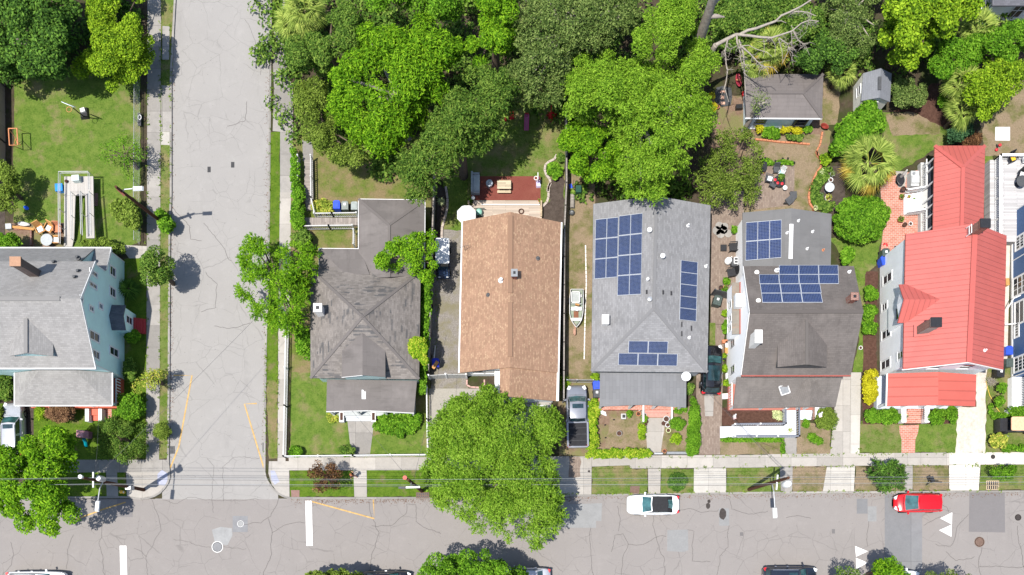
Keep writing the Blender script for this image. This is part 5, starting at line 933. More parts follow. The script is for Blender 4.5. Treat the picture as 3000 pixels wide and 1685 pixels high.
TT('crape_myrtle', 'small reddish yellow crape myrtle over the left sidewalk by the yellow line', '3', '960,60 1000,-30 1080,-80 1180,-80 1240,-50 1235,40 1180,110 1060,110', 3.8, 1.5, CRO, .5, 28, .22, .5, 2.0)
shrub('topiary_ball', 'clipped round ball shrub on the left verge casting a dark round shadow', '3', circ('3', 1207, 375, 63, 63, 18, .02), 1.9, OLV, .42, 110, .11, fill=5)
shrub('lime_bush', 'lime green round bush left of the brown clipped bush', '3', circ('3', 305, 238, 44, 52, 14, .03), 1.4, YEL, .35, 100, .12, fill=4); shrub('brown_bush', 'dusky brown clipped bush in front of the aqua house porch', '3', circ('3', 447, 248, 108, 62, 18, .04), 1.9, BRN, .42, 110, .12, fill=4)
shrub('green_bush', 'bright green bush at the right corner of the aqua porch', '3', '850,190 900,100 980,90 1060,130 1080,200 1040,270 940,290 860,270', 2.4, LUSH, .5, 70, .2)
TT('feathery_shrub', 'wide feathery shrub tree filling the corner of the aqua house garden', '3', '720,330 800,280 900,270 1000,280 1080,300 1090,400 1080,520 1060,600 920,635 800,590 740,570 730,450', 3.4, .6, MED, .5, 55, .24, .32, 2.6, cat='shrub', spray=.6)
shrub('edge_bush', 'green bush at the left edge above the silver car', '3', '-100,-130 30,-120 100,-60 110,60 80,150 -100,150', 2, MED, .4, 60, .2); shrub('edge_hedge', 'thin flowering hedge along the left edge beside the silver car', '3', '-60,190 32,200 36,500 -60,520', 1.6, OLV, .35, 60, .2, cat='hedge')
TT('feathery_tree', 'light green feathery tree leaning over the side street beside the corner house', '5', '-60,290 -20,330 0,310 80,370 150,430 220,390 300,410 380,340 480,430 495,560 430,700 430,850 420,960 400,1050 340,1040 260,1080 170,1050 100,1000 80,930 -30,965 -120,910 -50,870 -100,800 -160,720 -210,655 -110,650 -170,520 -80,460 -90,370', 7, 2.5, BRT, .62, 36, .38, .24, 2.3, rough=1.4, limbs=14, spray=.85, tr=('5', 330, 760))
TT('overhanging_tree', 'bright green tree overhanging the rear roof of the corner house', '5', '910,500 940,430 1040,340 1120,350 1160,270 1220,290 1290,330 1330,280 1380,330 1370,480 1380,560 1340,640 1340,740 1260,680 1200,620 1160,650 1080,600 1000,590 920,570', 7, 4, BRT, .55, 40, .26, .5, 2.2, tr=('5', 1315, 520))
shrub('ivy_hedge', 'tall ivy covered hedge along the east eave of the corner house', '5', '1262,640 1335,640 1325,800 1310,1000 1300,1200 1285,1500 1245,1500 1250,1000', 2.6, LUSH, .4, 75, .2, zbot=.5, cat='hedge')
shrub('climbing_vine', 'yellow green vine climbing over the east eave of the worn roof', '5', '1160,1110 1240,1080 1290,1120 1290,1300 1230,1240 1160,1220', 4.4, MIX, .35, 60, .2, zbot=3.6, cat='vine')
shrub('ivy_hedge', 'ivy covered hedge between the pavement and the wooden boardwalk', '5', '288,-330 330,-300 350,-60 385,-20 380,150 390,260 330,300 292,250', 1.7, LUSH, .38, 75, .2, cat='hedge'); shrub('rounded_bush', 'dark olive rounded bush at the end of the white boardwalk rails', '5', '300,300 390,290 445,345 435,430 340,450 290,400', 1.8, MED, .4, 80, .18)
shrub('low_bush', 'green bush below the feathery tree by the corner house wall', '5', '310,1050 420,1030 428,1260 380,1230 330,1180', 1.8, LUSH, .4, 70, .2)
TT('green_tree', 'dense green tree over the broken pavement at the top of the side street', '4', '190,440 220,330 280,280 330,290 420,240 520,200 560,130 600,40 680,10 760,20 840,120 820,180 790,250 770,330 700,400 640,430 600,480 600,530 540,560 470,540 400,560 320,640 270,620 240,540', 7.5, 2, MED, .8, 50, .3, .42, 2.4, rough=1.2)
TT('olive_tree', 'dull olive green tree below the dense green tree, beside the pale slab', '4', '320,640 400,570 540,570 570,650 560,750 590,850 640,920 640,1000 740,1040 900,1120 900,1190 760,1250 720,1240 640,1210 560,1190 460,1120 400,1060 360,980 330,850 310,720', 6, 2, OLV, .7, 50, .26, .4, 2.4)
TT('bright_green_tree', 'largest bright green tree, spreading over the garden behind the corner house', '4', '560,620 600,500 700,420 800,390 790,240 830,180 900,120 1000,90 1080,80 1200,70 1290,130 1380,200 1500,250 1580,330 1560,420 1480,460 1470,560 1440,640 1370,740 1300,800 1250,900 1190,960 1180,1060 1100,1050 1080,1180 960,1180 900,1110 800,1060 700,1010 640,920 600,820 560,760', 12, 3.5, BRT, 1.05, 42, .42, .28, 2.3, rough=1.6, limbs=14, spray=.4, bark=GREYBARK)
TT('top_edge_tree', 'bright tree cut by the top edge above the largest bright green tree', '4', '850,-200 1640,-200 1640,-40 1560,60 1540,180 1480,190 1380,190 1280,120 1160,60 1060,50 940,100 860,50', 10, 3, LUSH, .9, 40, .36, .35, 2.2, rough=1.4)
TT('tall_green_tree', 'tall bright green tree at the top edge left of the grey green tree', '4', '1640,-200 1929,-200 1960,300 1870,420 1850,480 1740,480 1680,560 1590,520 1600,380 1560,300 1700,240 1700,100 1640,-40', 11, 4, BRT, .9, 42, .38, .32, 2.3, rough=1.4)
TT('drooping_tree', 'mid green tree with drooping sprays over the shaded lawn and dark alley', '4', '1090,1180 1180,1080 1240,1000 1280,900 1400,820 1420,700 1500,640 1560,520 1680,520 1900,440 1960,600 1960,820 1870,900 1850,1000 1800,1020 1740,1140 1640,1100 1540,1180 1520,1270 1440,1340 1400,1350 1340,1447 1330,1510 1200,1510 1160,1447 1110,1350', 11, 4.5, MED, .85, 46, .34, .3, 3.2, rough=1.4, spray=.6)
TT('grey_green_tree', 'grey green tree with bare pale twigs above the shaded play lawn', '7', '40,-160 900,-160 980,60 920,180 900,280 860,400 760,380 560,390 520,450 470,560 450,640 430,720 420,790 330,760 260,790 180,740 100,790 20,760 -40,700 -40,420 0,380 20,200', 10, 3.5, GRYG, .95, 44, .28, .4, 2.3, rough=1.8, limbs=40, spray=.5, bark=DEADWOOD)
TT('cypress_tree', 'huge yellow green cypress in the centre of the top, behind the solar roof', '7', '380,790 440,640 470,540 510,440 560,390 640,410 720,390 770,380 830,470 900,450 1080,470 1200,490 1300,450 1340,330 1480,300 1560,370 1560,470 1520,560 1540,650 1490,720 1490,800 1540,860 1550,930 1500,1000 1480,1060 1460,1130 1400,1180 1340,1300 1260,1320 1180,1340 1150,1447 1090,1490 900,1490 860,1400 800,1300 860,1100 760,1000 640,900 430,900', 13, 4, CYP, .85, 60, .26, .36, 2.5, rough=1.5, limbs=14, spray=.35, bark=GREYBARK)
TT('bushy_green_tree', 'greener bushy tree tucked under the lower left of the huge cypress', '7', '370,1060 400,990 440,920 560,900 680,920 760,1000 860,1040 870,1150 830,1240 800,1330 800,1430 700,1490 620,1400 560,1320 440,1280 430,1180', 8, 2.5, BRT, .75, 52, .28, .42, 2.4, rough=1.1)
TT('upper_cypress', 'second cypress rising behind the huge one, touching the grey dead trunk', '7', '880,380 930,280 900,170 1000,120 1100,20 1180,-150 1380,-150 1410,200 1340,330 1300,450 1200,490 1080,470 940,450', 12, 4, CYP, .8, 58, .26, .36, 2.4, rough=1.3)
TT('dull_olive_tree', 'sparse dull olive tree between the cypress and the brick patio', '7', '1330,1447 1340,1280 1400,1200 1470,1150 1510,1060 1560,960 1640,960 1760,960 1850,1000 1890,1100 1880,1250 1870,1350 1880,1420 1840,1480 1740,1530 1640,1560 1540,1560 1500,1540 1380,1500', 5, 1.6, OLV, .6, 36, .22, .42, 2.2, limbs=16, spray=.6)
TT('vine_thicket', 'dark green thicket behind the bare grey branches at the top', '10', '-440,-160 250,-160 300,40 420,100 420,260 300,330 100,300 -60,350 -250,420 -380,330 -440,200', 5, 1.5, MED, .9, 46, .3, .5, 2.4, rough=1.3, cat='thicket')
TT('dark_tree', 'dark green tree north of the brown garage', '10', '250,240 440,240 560,250 640,300 700,400 680,500 620,560 500,620 440,545 300,540 220,500 230,380', 5.5, 1.5, DKG, .8, 55, .28, .45, 2.4, rough=1.2)
TT('vine_covered_tree', 'pale twiggy vine covered tree left of the big leaved tree', '10', '420,-160 870,-160 880,200 820,330 760,460 640,440 560,440 440,330 430,150', 5.5, 2, GRYG, .75, 38, .26, .4, 2.1, rough=1.2, limbs=26, bark=DEADWOOD)
TT('big_leaved_tree', 'big leaved lime green tree at the top right beside the white clapboard house', '10', '850,-160 1600,-160 1620,20 1560,120 1500,160 1420,260 1300,290 1240,350 1260,480 1200,520 1050,510 960,480 900,420 880,330 840,230 890,180', 10, 3, YEL, .9, 34, .36, .6, 2.3, rough=1.4)
TT('dark_broadleaf', 'dark broad leaved tree in front of the white clapboard house', '10', '1250,380 1340,300 1500,260 1600,240 1700,180 1800,170 2060,160 2060,330 1900,420 1880,520 1750,480 1600,460 1480,520 1420,590 1300,590 1220,560', 6, 2, LUSH, .75, 48, .3, .5, 2.4, rough=1.2)
TT('yellowing_tree', 'yellow green tree at the right edge above the white square slab', '10', '1480,560 1600,460 1760,440 1900,430 1970,460 1970,600 1900,660 1840,720 1760,790 1720,880 1620,960 1560,940 1530,860 1480,800 1440,740 1500,660', 7, 1.8, YEL, .7, 42, .28, .5, 2.3, rough=1.2)
TT('dull_green_bush', 'large dull green bush right of the garden shed', '10', '950,600 1040,530 1160,550 1230,600 1200,680 1235,720 1180,780 1060,800 960,790 930,720', 3, .8, GRYG, .6, 60, .24, .45, 2.6, cat='shrub')
shrub('small_bush', 'small round green bush in the mulch bed near the palm fronds', '10', circ('10', 1340, 750, 52, 62), 1.4, LUSH, .32, 70, .2); shrub('dark_conifer', 'dark blue green conifer shrub above the red rear roof', '10', '1355,980 1440,890 1520,900 1545,1000 1430,1060 1370,1060', 2.6, DKC, .4, 90, .16); shrub('maroon_bush', 'maroon grassy bush above the red rear roof', '10', circ('10', 1520, 1030, 95, 55), 1.2, MAR, .35, 90, .3, .14)
shrub('leafy_mound', 'bright green leafy mound covering the foot of the garden shed', '10', '480,1080 520,980 560,880 680,830 740,760 790,740 830,790 890,880 890,1000 820,1040 720,1100 640,1130 520,1160', 3.6, LUSH, .6, 55, .26, zbot=.6)
shrub('lime_shrub', 'lime green low shrub between the palm and the dry lawn', '10', circ('10', 455, 1185, 42, 42), 1.0, YEL, .3, 60, .22)
fan_palm('cabbage_palm', 'large fan palm with yellow tipped fronds beside the brick patio', *W('10', 760, 1235, 2.5), 3.0, 26, 1.3, 1.5, [PALM, PALMY], 24, wd=.075, el=(-.45, 1.1))
shrub('round_bush', 'large round glossy bush beside the red brick patio', '11', '500,200 560,80 680,40 800,50 900,80 930,160 900,260 840,350 720,390 600,360 530,300', 3.0, LUSH, .6, 85, .2, fill=3.4)
for i, (x, y, r, w_) in enumerate(((785, 760, 56, 'uppermost'), (785, 905, 58, 'middle'), (776, 1012, 56, 'lowest'))): shrub('rose_bush', '%s of three leafy bushes in the bed beside the white sided wall' % w_, '11', circ('11', x, y, r), 1.4, LUSH, .35, 75, .2, group='bushes beside the white wall')
shrub('banana_plant', 'broad leaved green plant by the corner of the charcoal roof', '11', '560,460 620,420 668,440 660,500 620,545 565,540', 1.4, LUSH, .35, 26, .5, .4); shrub('gold_shrub', 'vivid golden shrub beside the red porch roof', '12', '738,-90 830,-70 832,100 805,182 742,190 735,60', 1.5, GLD, .38, 90, .16)
shrub('clipped_bush', 'round clipped bush left of the brick walk, nearest the gold shrub', '12', circ('12', 798, 262, 56, 58), 1.3, LUSH, .36, 100, .13); shrub('clipped_bush', 'wide clipped bush directly left of the brick steps', '12', circ('12', 925, 270, 88, 62), 1.3, LUSH, .36, 100, .13); shrub('clipped_bush', 'wide clipped bush directly right of the brick steps', '12', circ('12', 1280, 268, 70, 62), 1.3, LUSH, .36, 100, .13); shrub('clipped_bush', 'clipped hedge at the corner of the white shell drive', '12', '1345,200 1430,190 1432,310 1350,320', 1.2, LUSH, .36, 100, .13)
shrub('azalea_bush', 'upper green bush against the navy wall', 'w', circ('w', 655, 270, 66, 70), 1.4, LUSH, .35, 75, .2); shrub('azalea_bush', 'lower green bush against the navy wall', 'w', circ('w', 620, 455, 72, 75), 1.4, LUSH, .35, 75, .2); shrub('corner_bush', 'dense green bush below the white porch wall at the right edge', 'w', '750,560 1100,530 1100,700 780,700', 1.3, LUSH, .38, 80, .18)
shrub('variegated_bush', 'pale variegated bush in front of the black golf cart', 'w', circ('w', 605, 1020, 122, 100), 1.5, CRO, .4, 60, .22); shrub('low_hedge', 'low hedge along the white sidewalk at the right edge', 'w', '640,1095 1100,1090 1100,1155 630,1160', .8, LUSH, .3, 90, .16, cat='hedge')
for i, (x, y) in enumerate(((540, 672), (620, 668), (715, 665), (487, 530), (492, 612))): shrub('tuft', ['left tuft of a row of three by the golf cart', 'middle tuft of a row of three by the golf cart', 'right tuft of a row of three by the golf cart', 'upper lone grass tuft left of the navy house bushes', 'lower lone grass tuft left of the navy house bushes'][i], 'w', circ('w', x, y, 36 if i < 3 else 24), .5, LUSH, .22, 110, .16, cat='plant', group='tufts by the shell drive')
shrub('topiary_dome', 'big clipped dome bush in front of the charcoal house steps', 'y', circ('y', 1720, 312, 163, 190, 20, .02), 1.9, OLV, .45, 110, .12, fill=5)
shrub('liriope', 'dark green clump at the top of the curved front bed', 'y', circ('y', 1395, 385, 55, 60), .6, LUSH, .28, 110, .2, .2, cat='plant'); shrub('liriope', 'dark green clumps at the bottom of the curved front bed', 'y', '1420,520 1540,560 1690,640 1640,700 1540,700 1450,640', .6, LUSH, .28, 110, .2, .2, cat='plant'); shrub('silver_plant', 'pale silver green plant by the ramp landing', 'y', circ('y', 958, 250, 78, 80), .7, SILV, .3, 80, .16, cat='plant')
shrub('weed_edge', 'green weedy border along the white ramp', 'y', '70,625 1050,600 1055,860 1010,860 1010,650 70,655', .35, LUSH, .16, 130, .12, zbot=.05, cat='plant', fill=2)
TT('dark_verge_tree', 'dark spiky leaved tree in the verge in front of the red car', '12', '755,690 800,625 820,580 880,600 910,570 960,600 1000,620 1050,650 1040,690 1090,720 1050,760 1060,800 980,800 930,850 900,820 850,820 800,770 820,740', 3.0, .9, DKG, .5, 60, .36, .22, 2.6, spray=.8)
TT('small_verge_tree', 'small green tree in the right verge beside the wooden drain box', '12', '1675,700 1690,640 1760,622 1870,640 1850,720 1800,770 1700,745', 2.4, .8, LUSH, .4, 60, .22, .4, 2.6)
TT('big_street_tree', 'big bright feathery street tree overhanging the main road in the middle', '6', '1190,620 1290,570 1340,470 1320,330 1310,230 1360,240 1420,190 1500,140 1560,90 1660,110 1760,30 1830,110 1929,130 1993,110 2103,180 2153,190 2233,220 2293,290 2323,400 2273,470 2233,560 2283,680 2313,800 2343,930 2303,1000 2293,1100 2203,1150 2183,1240 2083,1250 1983,1230 1903,1200 1800,1130 1660,1130 1600,1050 1480,1000 1400,1010 1350,900 1330,800 1330,740 1220,690', 9.5, 3, CYP2, .85, 56, .30, .28, 3.6, rough=1.4, limbs=14, spray=.45)
TT('bottom_tree', 'dense green tree rising from the bottom edge across the main road', '6', '1220,1400 1300,1320 1380,1260 1490,1210 1560,1250 1700,1260 1860,1280 1990,1330 2030,1420 2040,1640 1220,1640', 7, 2, LUSH, .8, 48, .3, .5, 2.4, rough=1.2)
shrub('yellowish_hedge', 'yellowish bush at the bottom edge left of the black parked car', '6', '380,1447 450,1420 560,1430 640,1400 740,1420 800,1420 830,1460 830,1600 380,1600', 4.6, OLV, .5, 55, .22, zbot=.6)
TT('purple_leaf_tree', 'dark purple leaved small tree in the verge by the corner', '6', '385,690 440,640 480,590 540,620 600,610 665,680 665,760 620,830 540,860 440,830 390,780', 3.8, 1.2, MAR, .55, 36, .22, .4, 2.2, limbs=14)
for x_, w_ in ((0, ''),):
    TT('bottom_right_tree', 'green tree at the bottom edge covering the white parked car', '12', '800,1410 840,1320 900,1285 960,1310 1060,1370 1110,1430 1100,1600 800,1600', 5.5, 2, BRT, .6, 40, .3, .4, 2.2)
    TT('sparse_tree', 'sparse dark tree at the bottom edge between the black car and the triangles', '12', '500,1447 540,1370 580,1340 640,1400 720,1410 760,1447 740,1600 500,1600', 5, 2, MED, .5, 30, .26, .4, 2.0)
    TT('edge_tree', 'yellow green tree cut by the bottom edge right of the patch of grey road', '12', '1160,1447 1260,1420 1340,1400 1420,1410 1540,1430 1560,1600 1160,1600', 5, 2, OLV, .55, 36, .26, .4, 2.1)
# clipped garden hedges and bushes before the grey house
shrub('flowering_hedge', 'yellow flecked hedge on the left of the grey house front yard', 'o', '5,330 60,270 225,255 230,440 190,560 175,700 200,820 195,1180 0,1180', 1.1, MIX, .38, 85, .17, cat='hedge'); shrub('flowering_hedge', 'yellow flecked hedge along the sidewalk before the grey house', 'o', '0,1182 1120,1165 1205,1200 1210,1250 1130,1315 0,1325', 1.0, MIX, .36, 85, .17, cat='hedge')
shrub('curved_hedge', 'smooth green tapering hedge between the grey house yard and the paver drive', 'o', '1905,210 1985,190 2030,330 2068,480 2088,700 2075,980 2045,1235 1900,1290 1835,1280 1850,900 1885,520', 1.2, LUSH, .38, 130, .1, fill=4.5, cat='hedge')
shrub('round_topiary', 'larger round clipped bush beside the white yard wall', 'o', circ('o', 1675, 690, 146, 132, 18, .03), 1.5, LUSH, .4, 120, .11, fill=4); shrub('round_topiary', 'smaller lime bush in the dry right half of the yard', 'o', circ('o', 1642, 970, 104, 108), 1.0, YEL, .34, 90, .15); shrub('grass_clump', 'tall lime grass clump on the left of the grey house path', 'o', '945,740 1010,700 1060,760 1075,960 1020,985 955,920', .8, YEL, .3, 80, .3, .16, cat='plant')
shrub('small_shrub', 'small bright shrub in the tan bed before the grey porch', 'o', circ('o', 782, 510, 55, 58), .8, LUSH, .3, 80, .17); shrub('porch_shrub', 'low shrub under the right corner of the grey porch roof', 'o', '1610,400 1820,395 1825,465 1700,490 1620,480', .7, LUSH, .3, 80, .17); shrub('strap_plant', 'green strap leaved plant by the left white step wall', 'o', '1020,560 1085,540 1085,640 1040,680', .7, LUSH, .25, 70, .3, .2, cat='plant')
shrub('porch_side_bush', 'dark bush beside the parked black car under the grey porch', 'o', '1835,-40 1950,-20 1960,90 1880,190 1835,170', 1.3, MED, .35, 80, .18); shrub('gate_bush', 'green bush at the gate by the blue bin of the grey house', 'm', '580,-20 690,-40 700,100 640,110 575,60', 1.3, YEL, .3, 70, .18); fan_palm('lime_yucca', 'spiky lime yucca at the corner of the tan roofed house', *W('m', 40, 130, .6), .5, 22, .15, .75, [YEL], 9, wd=.07, trunk=.06)
shrub('box_ring', 'dark green ring shrub in the square verge plot', '9', circ('9', 1256, 755, 74, 66, 18, .03), .7, DKG, .3, 130, .11, fill=4)
shrub('front_shrub', 'bright green shrub bed before the corner house porch', '6', '905,330 960,250 1080,240 1240,250 1262,310 1200,380 1100,420 980,390 912,370', 1.2, LUSH, .38, 55, .24); shrub('corner_shrub', 'round dark shrub by the front gate of the picket fence', '6', circ('6', 700, 520, 56, 40), 1.2, MED, .34, 80, .18); shrub('fence_shrub', 'leafy shrub in the left corner of the picket fence', '6', '262,545 300,490 370,510 385,540 340,560', 1.0, LUSH, .3, 70, .2); shrub('porch_plant', 'straggly plants left of the corner house steps', '6', '545,245 650,235 650,290 570,320', .7, CRO, .26, 60, .2, cat='plant')
shrub('croton', 'yellow and red croton beside the blue bin behind the corner house', 'i', '350,210 500,170 640,190 720,240 760,360 720,410 560,410 400,390', .9, CRO, .34, 40, .4, .28, cat='plant')
shrub('raised_bed_plant', 'bright green leafy plant in the curved bed by the tan roofed house', 'A', '850,1080 930,1010 1010,1040 1075,1110 1060,1190 980,1270 900,1260 860,1180', .9, LUSH, .34, 60, .26, cat='plant'); shrub('bed_plant', 'pale green plant at the top of the curved stone edging', 'A', '1000,900 1090,900 1110,980 1060,1020 990,960', .8, MED, .3, 60, .22, cat='plant'); fan_palm('spiky_plant', 'small pale spiky plant in the dark bed beside the alley', *W('j', 258, 470), .3, 12, .05, .45, [SILV], 5, cat='plant', wd=.05, trunk=.04)
for i, (x, y, rx, ry, l) in enumerate(((700, 950, 52, 60, 'golden bush at the left of the garage flower bed'), (1232, 962, 66, 72, 'largest golden bush in the garage flower bed'), (1030, 968, 34, 40, 'small golden bush in the middle of the garage flower bed'), (1120, 960, 46, 26, 'low golden plant beside the largest golden bush'))): shrub('golden_bush', l, 'q', circ('q', x, y, rx, ry), 1.1, GLD, .28, 100, .15, cat='shrub')
for i, (s_, m_, l) in enumerate((('760,920 900,930 990,960 980,1080 820,1080 740,1060', LUSH, 'green leafy plants in the middle of the garage flower bed'), ('1310,910 1420,910 1430,1000 1350,1020', LUSH, 'dark bush right of the largest golden bush'), ('1080,1040 1310,1050 1310,1120 1090,1110', MED, 'low green plants at the edge of the garage bed'))): shrub('bed_plants', l, 'q', s_, .8, m_, .3, 70, .2, cat='plant')
TT('gold_tree', 'golden leaved shrub tucked against the right side of the huge cypress', 'q', '-10,480 40,470 72,520 80,640 40,740 -10,740', 3, .5, GLD, .4, 70, .2, .5, 2.4, cat='shrub')
TT('grey_sapling', 'wispy grey green sapling over the left end of the garage roof', 'q', '540,420 690,380 840,390 880,460 870,580 740,640 720,760 560,780 500,700 520,560', 5.5, 3.2, GRYG, .5, 14, .22, .35, 1.6, limbs=16, bark=DEADWOOD)
shrub('garden_greens', 'mixed green planting around the silver table in the curved bed', 'r', '1330,560 1400,430 1480,330 1640,350 1600,480 1520,640 1400,760 1500,960 1700,1000 1640,1180 1400,1140 1280,1000 1250,800', .7, MED, .3, 55, .22, cat='plant'); shrub('agave', 'pale blue green agave in the curved bed', 'r', circ('r', 1490, 440, 60, 60), .6, SILV, .25, 70, .3, .18, cat='plant')
shrub('lime_plant', 'yellow green plant at the narrow end of the curved bed', 'r', '1470,100 1600,80 1640,160 1560,240 1460,220', .8, YEL, .28, 60, .2, cat='plant'); shrub('patio_border', 'low green plants along the top of the brown paver patio', 'r', '290,180 440,170 560,240 700,200 900,220 920,260 640,260 430,270', .5, LUSH, .2, 70, .18, cat='plant', zbot=.1)
for i, (x, y, l) in enumerate(((245, 465, 'topmost potted bush beside the white side bay'), (232, 552, 'second potted bush beside the white side bay'), (245, 730, 'lime bush in the bed under the white side bay'), (240, 850, 'green plants in the bed under the white side bay'), (225, 1100, 'round lime bush, upper of two by the black car'), (225, 1190, 'round lime bush, lower of two by the black car'), (250, 1310, 'lime bush at the corner of the white house porch'), (320, 40, 'green bush beside the rear wing of the white house'))):
    shrub('side_bush', l, 'p', circ('p', x, y, 26 if i != 3 else 20, 24 if i != 3 else 60), .9, LUSH if i in (0, 1, 3, 7) else YEL, .28, 75, .18, cat='shrub')
fan_palm('cabbage_palm', 'fan palm in the top left of the garden by the side street', *W('4', 400, 120, 4), 4.6, 26, .9, 1.35, [PALM], 22, wd=.08); fan_palm('cabbage_palm', 'lower fan palm half hidden under the green tree by the pavement', *W('4', 320, 215, 3), 3.4, 22, .8, 1.2, [PALM], 20, wd=.08)
fan_palm('cabbage_palm', 'yellowing fan palm under the bare grey branches', *W('C', 1000, 720, 3), 3.4, 30, .8, 1.3, [PALM, PALMY], 22, wd=.07); fan_palm('cabbage_palm', 'fan palm against the top edge of the brown garage', *W('C', 820, 900, 2.5), 2.9, 24, .7, 1.1, [PALM], 20, wd=.07)
fan_palm('cabbage_palm', 'fan palm beside the mulch bed right of the dull bush', *W('10', 1440, 640, 3), 3.4, 20, .8, 1.2, [PALM], 20, wd=.07); fan_palm('cabbage_palm', 'fan palm above the dark conifer shrub', *W('10', 1450, 840, 2.5), 2.9, 20, .7, 1.1, [PALM], 20, wd=.07); fan_palm('cabbage_palm', 'fan palm in front of the white clapboard house', *W('10', 1570, 240, 3), 3.4, 20, .8, 1.2, [PALM], 20, wd=.07)
fan_palm('cabbage_palm', 'fan palm under the bare branches left of the pale vine tree', *W('10', 560, 560, 2), 2.4, 18, .6, 1.0, [PALM], 18, wd=.07)
# bare dead limbs
def limbs_of(b, z, rows, k='C'):
    for r0, r1, z0, z1, s in rows:
        P = pts(s); n = len(P); b.tube([(*W(k, x, y, z0 + (z1 - z0) * i / (n - 1)), z0 + (z1 - z0) * i / (n - 1)) for i, (x, y) in enumerate(P)], [(r0 + (r1 - r0) * i / (n - 1)) * .78 for i in range(n)], 7)
t = thing('dead_trunk', 'thick grey dead trunk standing behind the huge cypress', 'tree', (15.8, 42.6, .12)); b = MB(); b.tube([(15.8, 42.6, .1), (15.85, 42.6, 6), (15.75, 42.62, 10), (15.6, 42.7, 13)], [.5, .42, .33, .25], 12); part(b, 'trunk', GREYBARK, t, smooth=60)
b = MB(); q0 = Vector((15.75, 42.6, 9)); b.tube([q0, q0 + Vector((.7, -.2, .3)), q0 + Vector((1.3, -.2, .2))], [.2, .16, .05], 7); b.tube([q0 + Vector((0, 0, 1)), q0 + Vector((.5, .3, 1.6)), q0 + Vector((1.0, .6, 1.7))], [.2, .13, .05], 7); part(b, 'broken_limb', GREYBARK, t, smooth=60)
t = thing('bare_tree', 'bare grey tree with long leafless limbs reaching over the brown garage', 'tree', (16.4, 41.0, .12)); b = MB(); rt = W3('C', 270, 640, 7.5); b.tube([(16.4, 41.0, .1), (16.4, 41.0, 5), rt], [.34, .28, .2], 10); part(b, 'trunk', DEADWOOD, t, smooth=60); b = MB()
limbs_of(b, 8, ((.20, .15, 7.5, 8, '270,640 420,560 560,490 620,490'), (.15, .07, 8, 9.5, '610,490 720,430 850,400 980,350 1120,300 1200,220 1320,170 1480,90 1620,0'), (.14, .03, 8, 8.5, '600,490 750,505 900,525 1060,535 1200,490 1350,440 1480,330 1590,285 1730,300'),
    (.10, .03, 8, 7, '570,490 575,600 615,720 625,830 650,950 690,1080'), (.09, .03, 8, 6.5, '600,560 660,750 675,900 680,1060 690,1250 700,1420'), (.09, .03, 7.8, 6.5, '440,570 405,720 420,900 440,1010 420,1150 400,1250 460,1440'), (.08, .025, 8, 7, '640,660 760,760 860,870 930,940 1080,950 1150,1030'),
    (.05, .02, 8, 7.5, '640,650 740,640 860,700 1000,740 1070,800'), (.045, .02, 8, 7, '950,530 960,650 950,800'), (.045, .02, 8.2, 7, '1060,545 1115,640 1110,800'), (.06, .02, 8.2, 7, '1170,540 1290,620 1310,700 1250,820 1210,900'), (.05, .015, 8.2, 7, '1160,545 1210,720 1220,880'), (.05, .015, 8.3, 7, '1340,450 1350,600 1355,850'),
    (.05, .015, 8.3, 7.5, '1370,440 1430,560 1540,640 1600,780'), (.07, .03, 9, 9.2, '1320,175 1450,160 1570,175 1690,225'), (.04, .015, 8.5, 8, '1340,360 1370,420 1440,560 1560,440'), (.03, .012, 8.5, 8, '1620,130 1590,285 1560,400 1540,430'), (.04, .015, 7.8, 7, '570,650 490,690 450,820'), (.035, .015, 7.5, 7, '400,740 350,800 300,850'), (.05, .02, 8.8, 9, '1120,300 1200,295 1270,325'),
    (.03, .01, 7.3, 6.8, '860,870 1000,980 1030,1080 1010,1150'), (.03, .01, 7.3, 6.8, '930,940 880,1040 900,1100'), (.06, .025, 6, 5, '700,1100 780,1180 880,1270'), (.03, .01, 6.7, 6.2, '420,1150 380,1270 340,1400'), (.03, .01, 8.1, 7.6, '1450,570 1480,660 1440,720'), (.03, .01, 8.1, 7.6, '1500,620 1620,600 1680,630'), (.03, .01, 7.5, 7, '1300,700 1340,800 1370,940'), (.025, .01, 7, 6.6, '680,920 780,920 900,880 1050,850')))
for k_, s_ in (('C', '440,570 405,720 420,900 440,1010'), ('C', '575,600 615,720 625,830 650,950'), ('C', '660,750 675,900 680,1060'), ('C', '760,760 860,870 930,940 1080,950'), ('C', '900,525 1060,535 1200,490 1350,440 1480,330'), ('C', '1170,540 1290,620 1310,700'), ('C', '1370,440 1430,560 1540,640'), ('C', '1340,450 1350,600 1355,850'), ('C', '1480,330 1590,285 1730,300'), ('C', '1320,175 1450,160 1690,225')):
    P = pts(s_)
    for i in range(16):
        j = random.randrange(len(P) - 1); u = random.random(); x = P[j][0] + (P[j + 1][0] - P[j][0]) * u; y = P[j][1] + (P[j + 1][1] - P[j][1]) * u; z = 8.1; a = random.uniform(-.5, 2.6); l = random.uniform(50, 130); p0 = W3(k_, x, y, z); p1 = W3(k_, x + l * .5 * math.cos(a), y + l * .5 * math.sin(a), z + random.uniform(-.3, .2)); a += random.uniform(-.7, .7); p2 = W3(k_, x + l * math.cos(a), y + l * math.sin(a), z - random.uniform(0, .8)); b.tube([p0, p1, p2], [.022, .016, .006], 4)
        a += random.uniform(-1, 1); b.tube([p1, W3(k_, x + l * .5 + l * .4 * math.cos(a), y + l * .5 + l * .4 * math.sin(a), z - .5)], [.012, .005], 4)
part(b, 'limb', DEADWOOD, t, smooth=60)
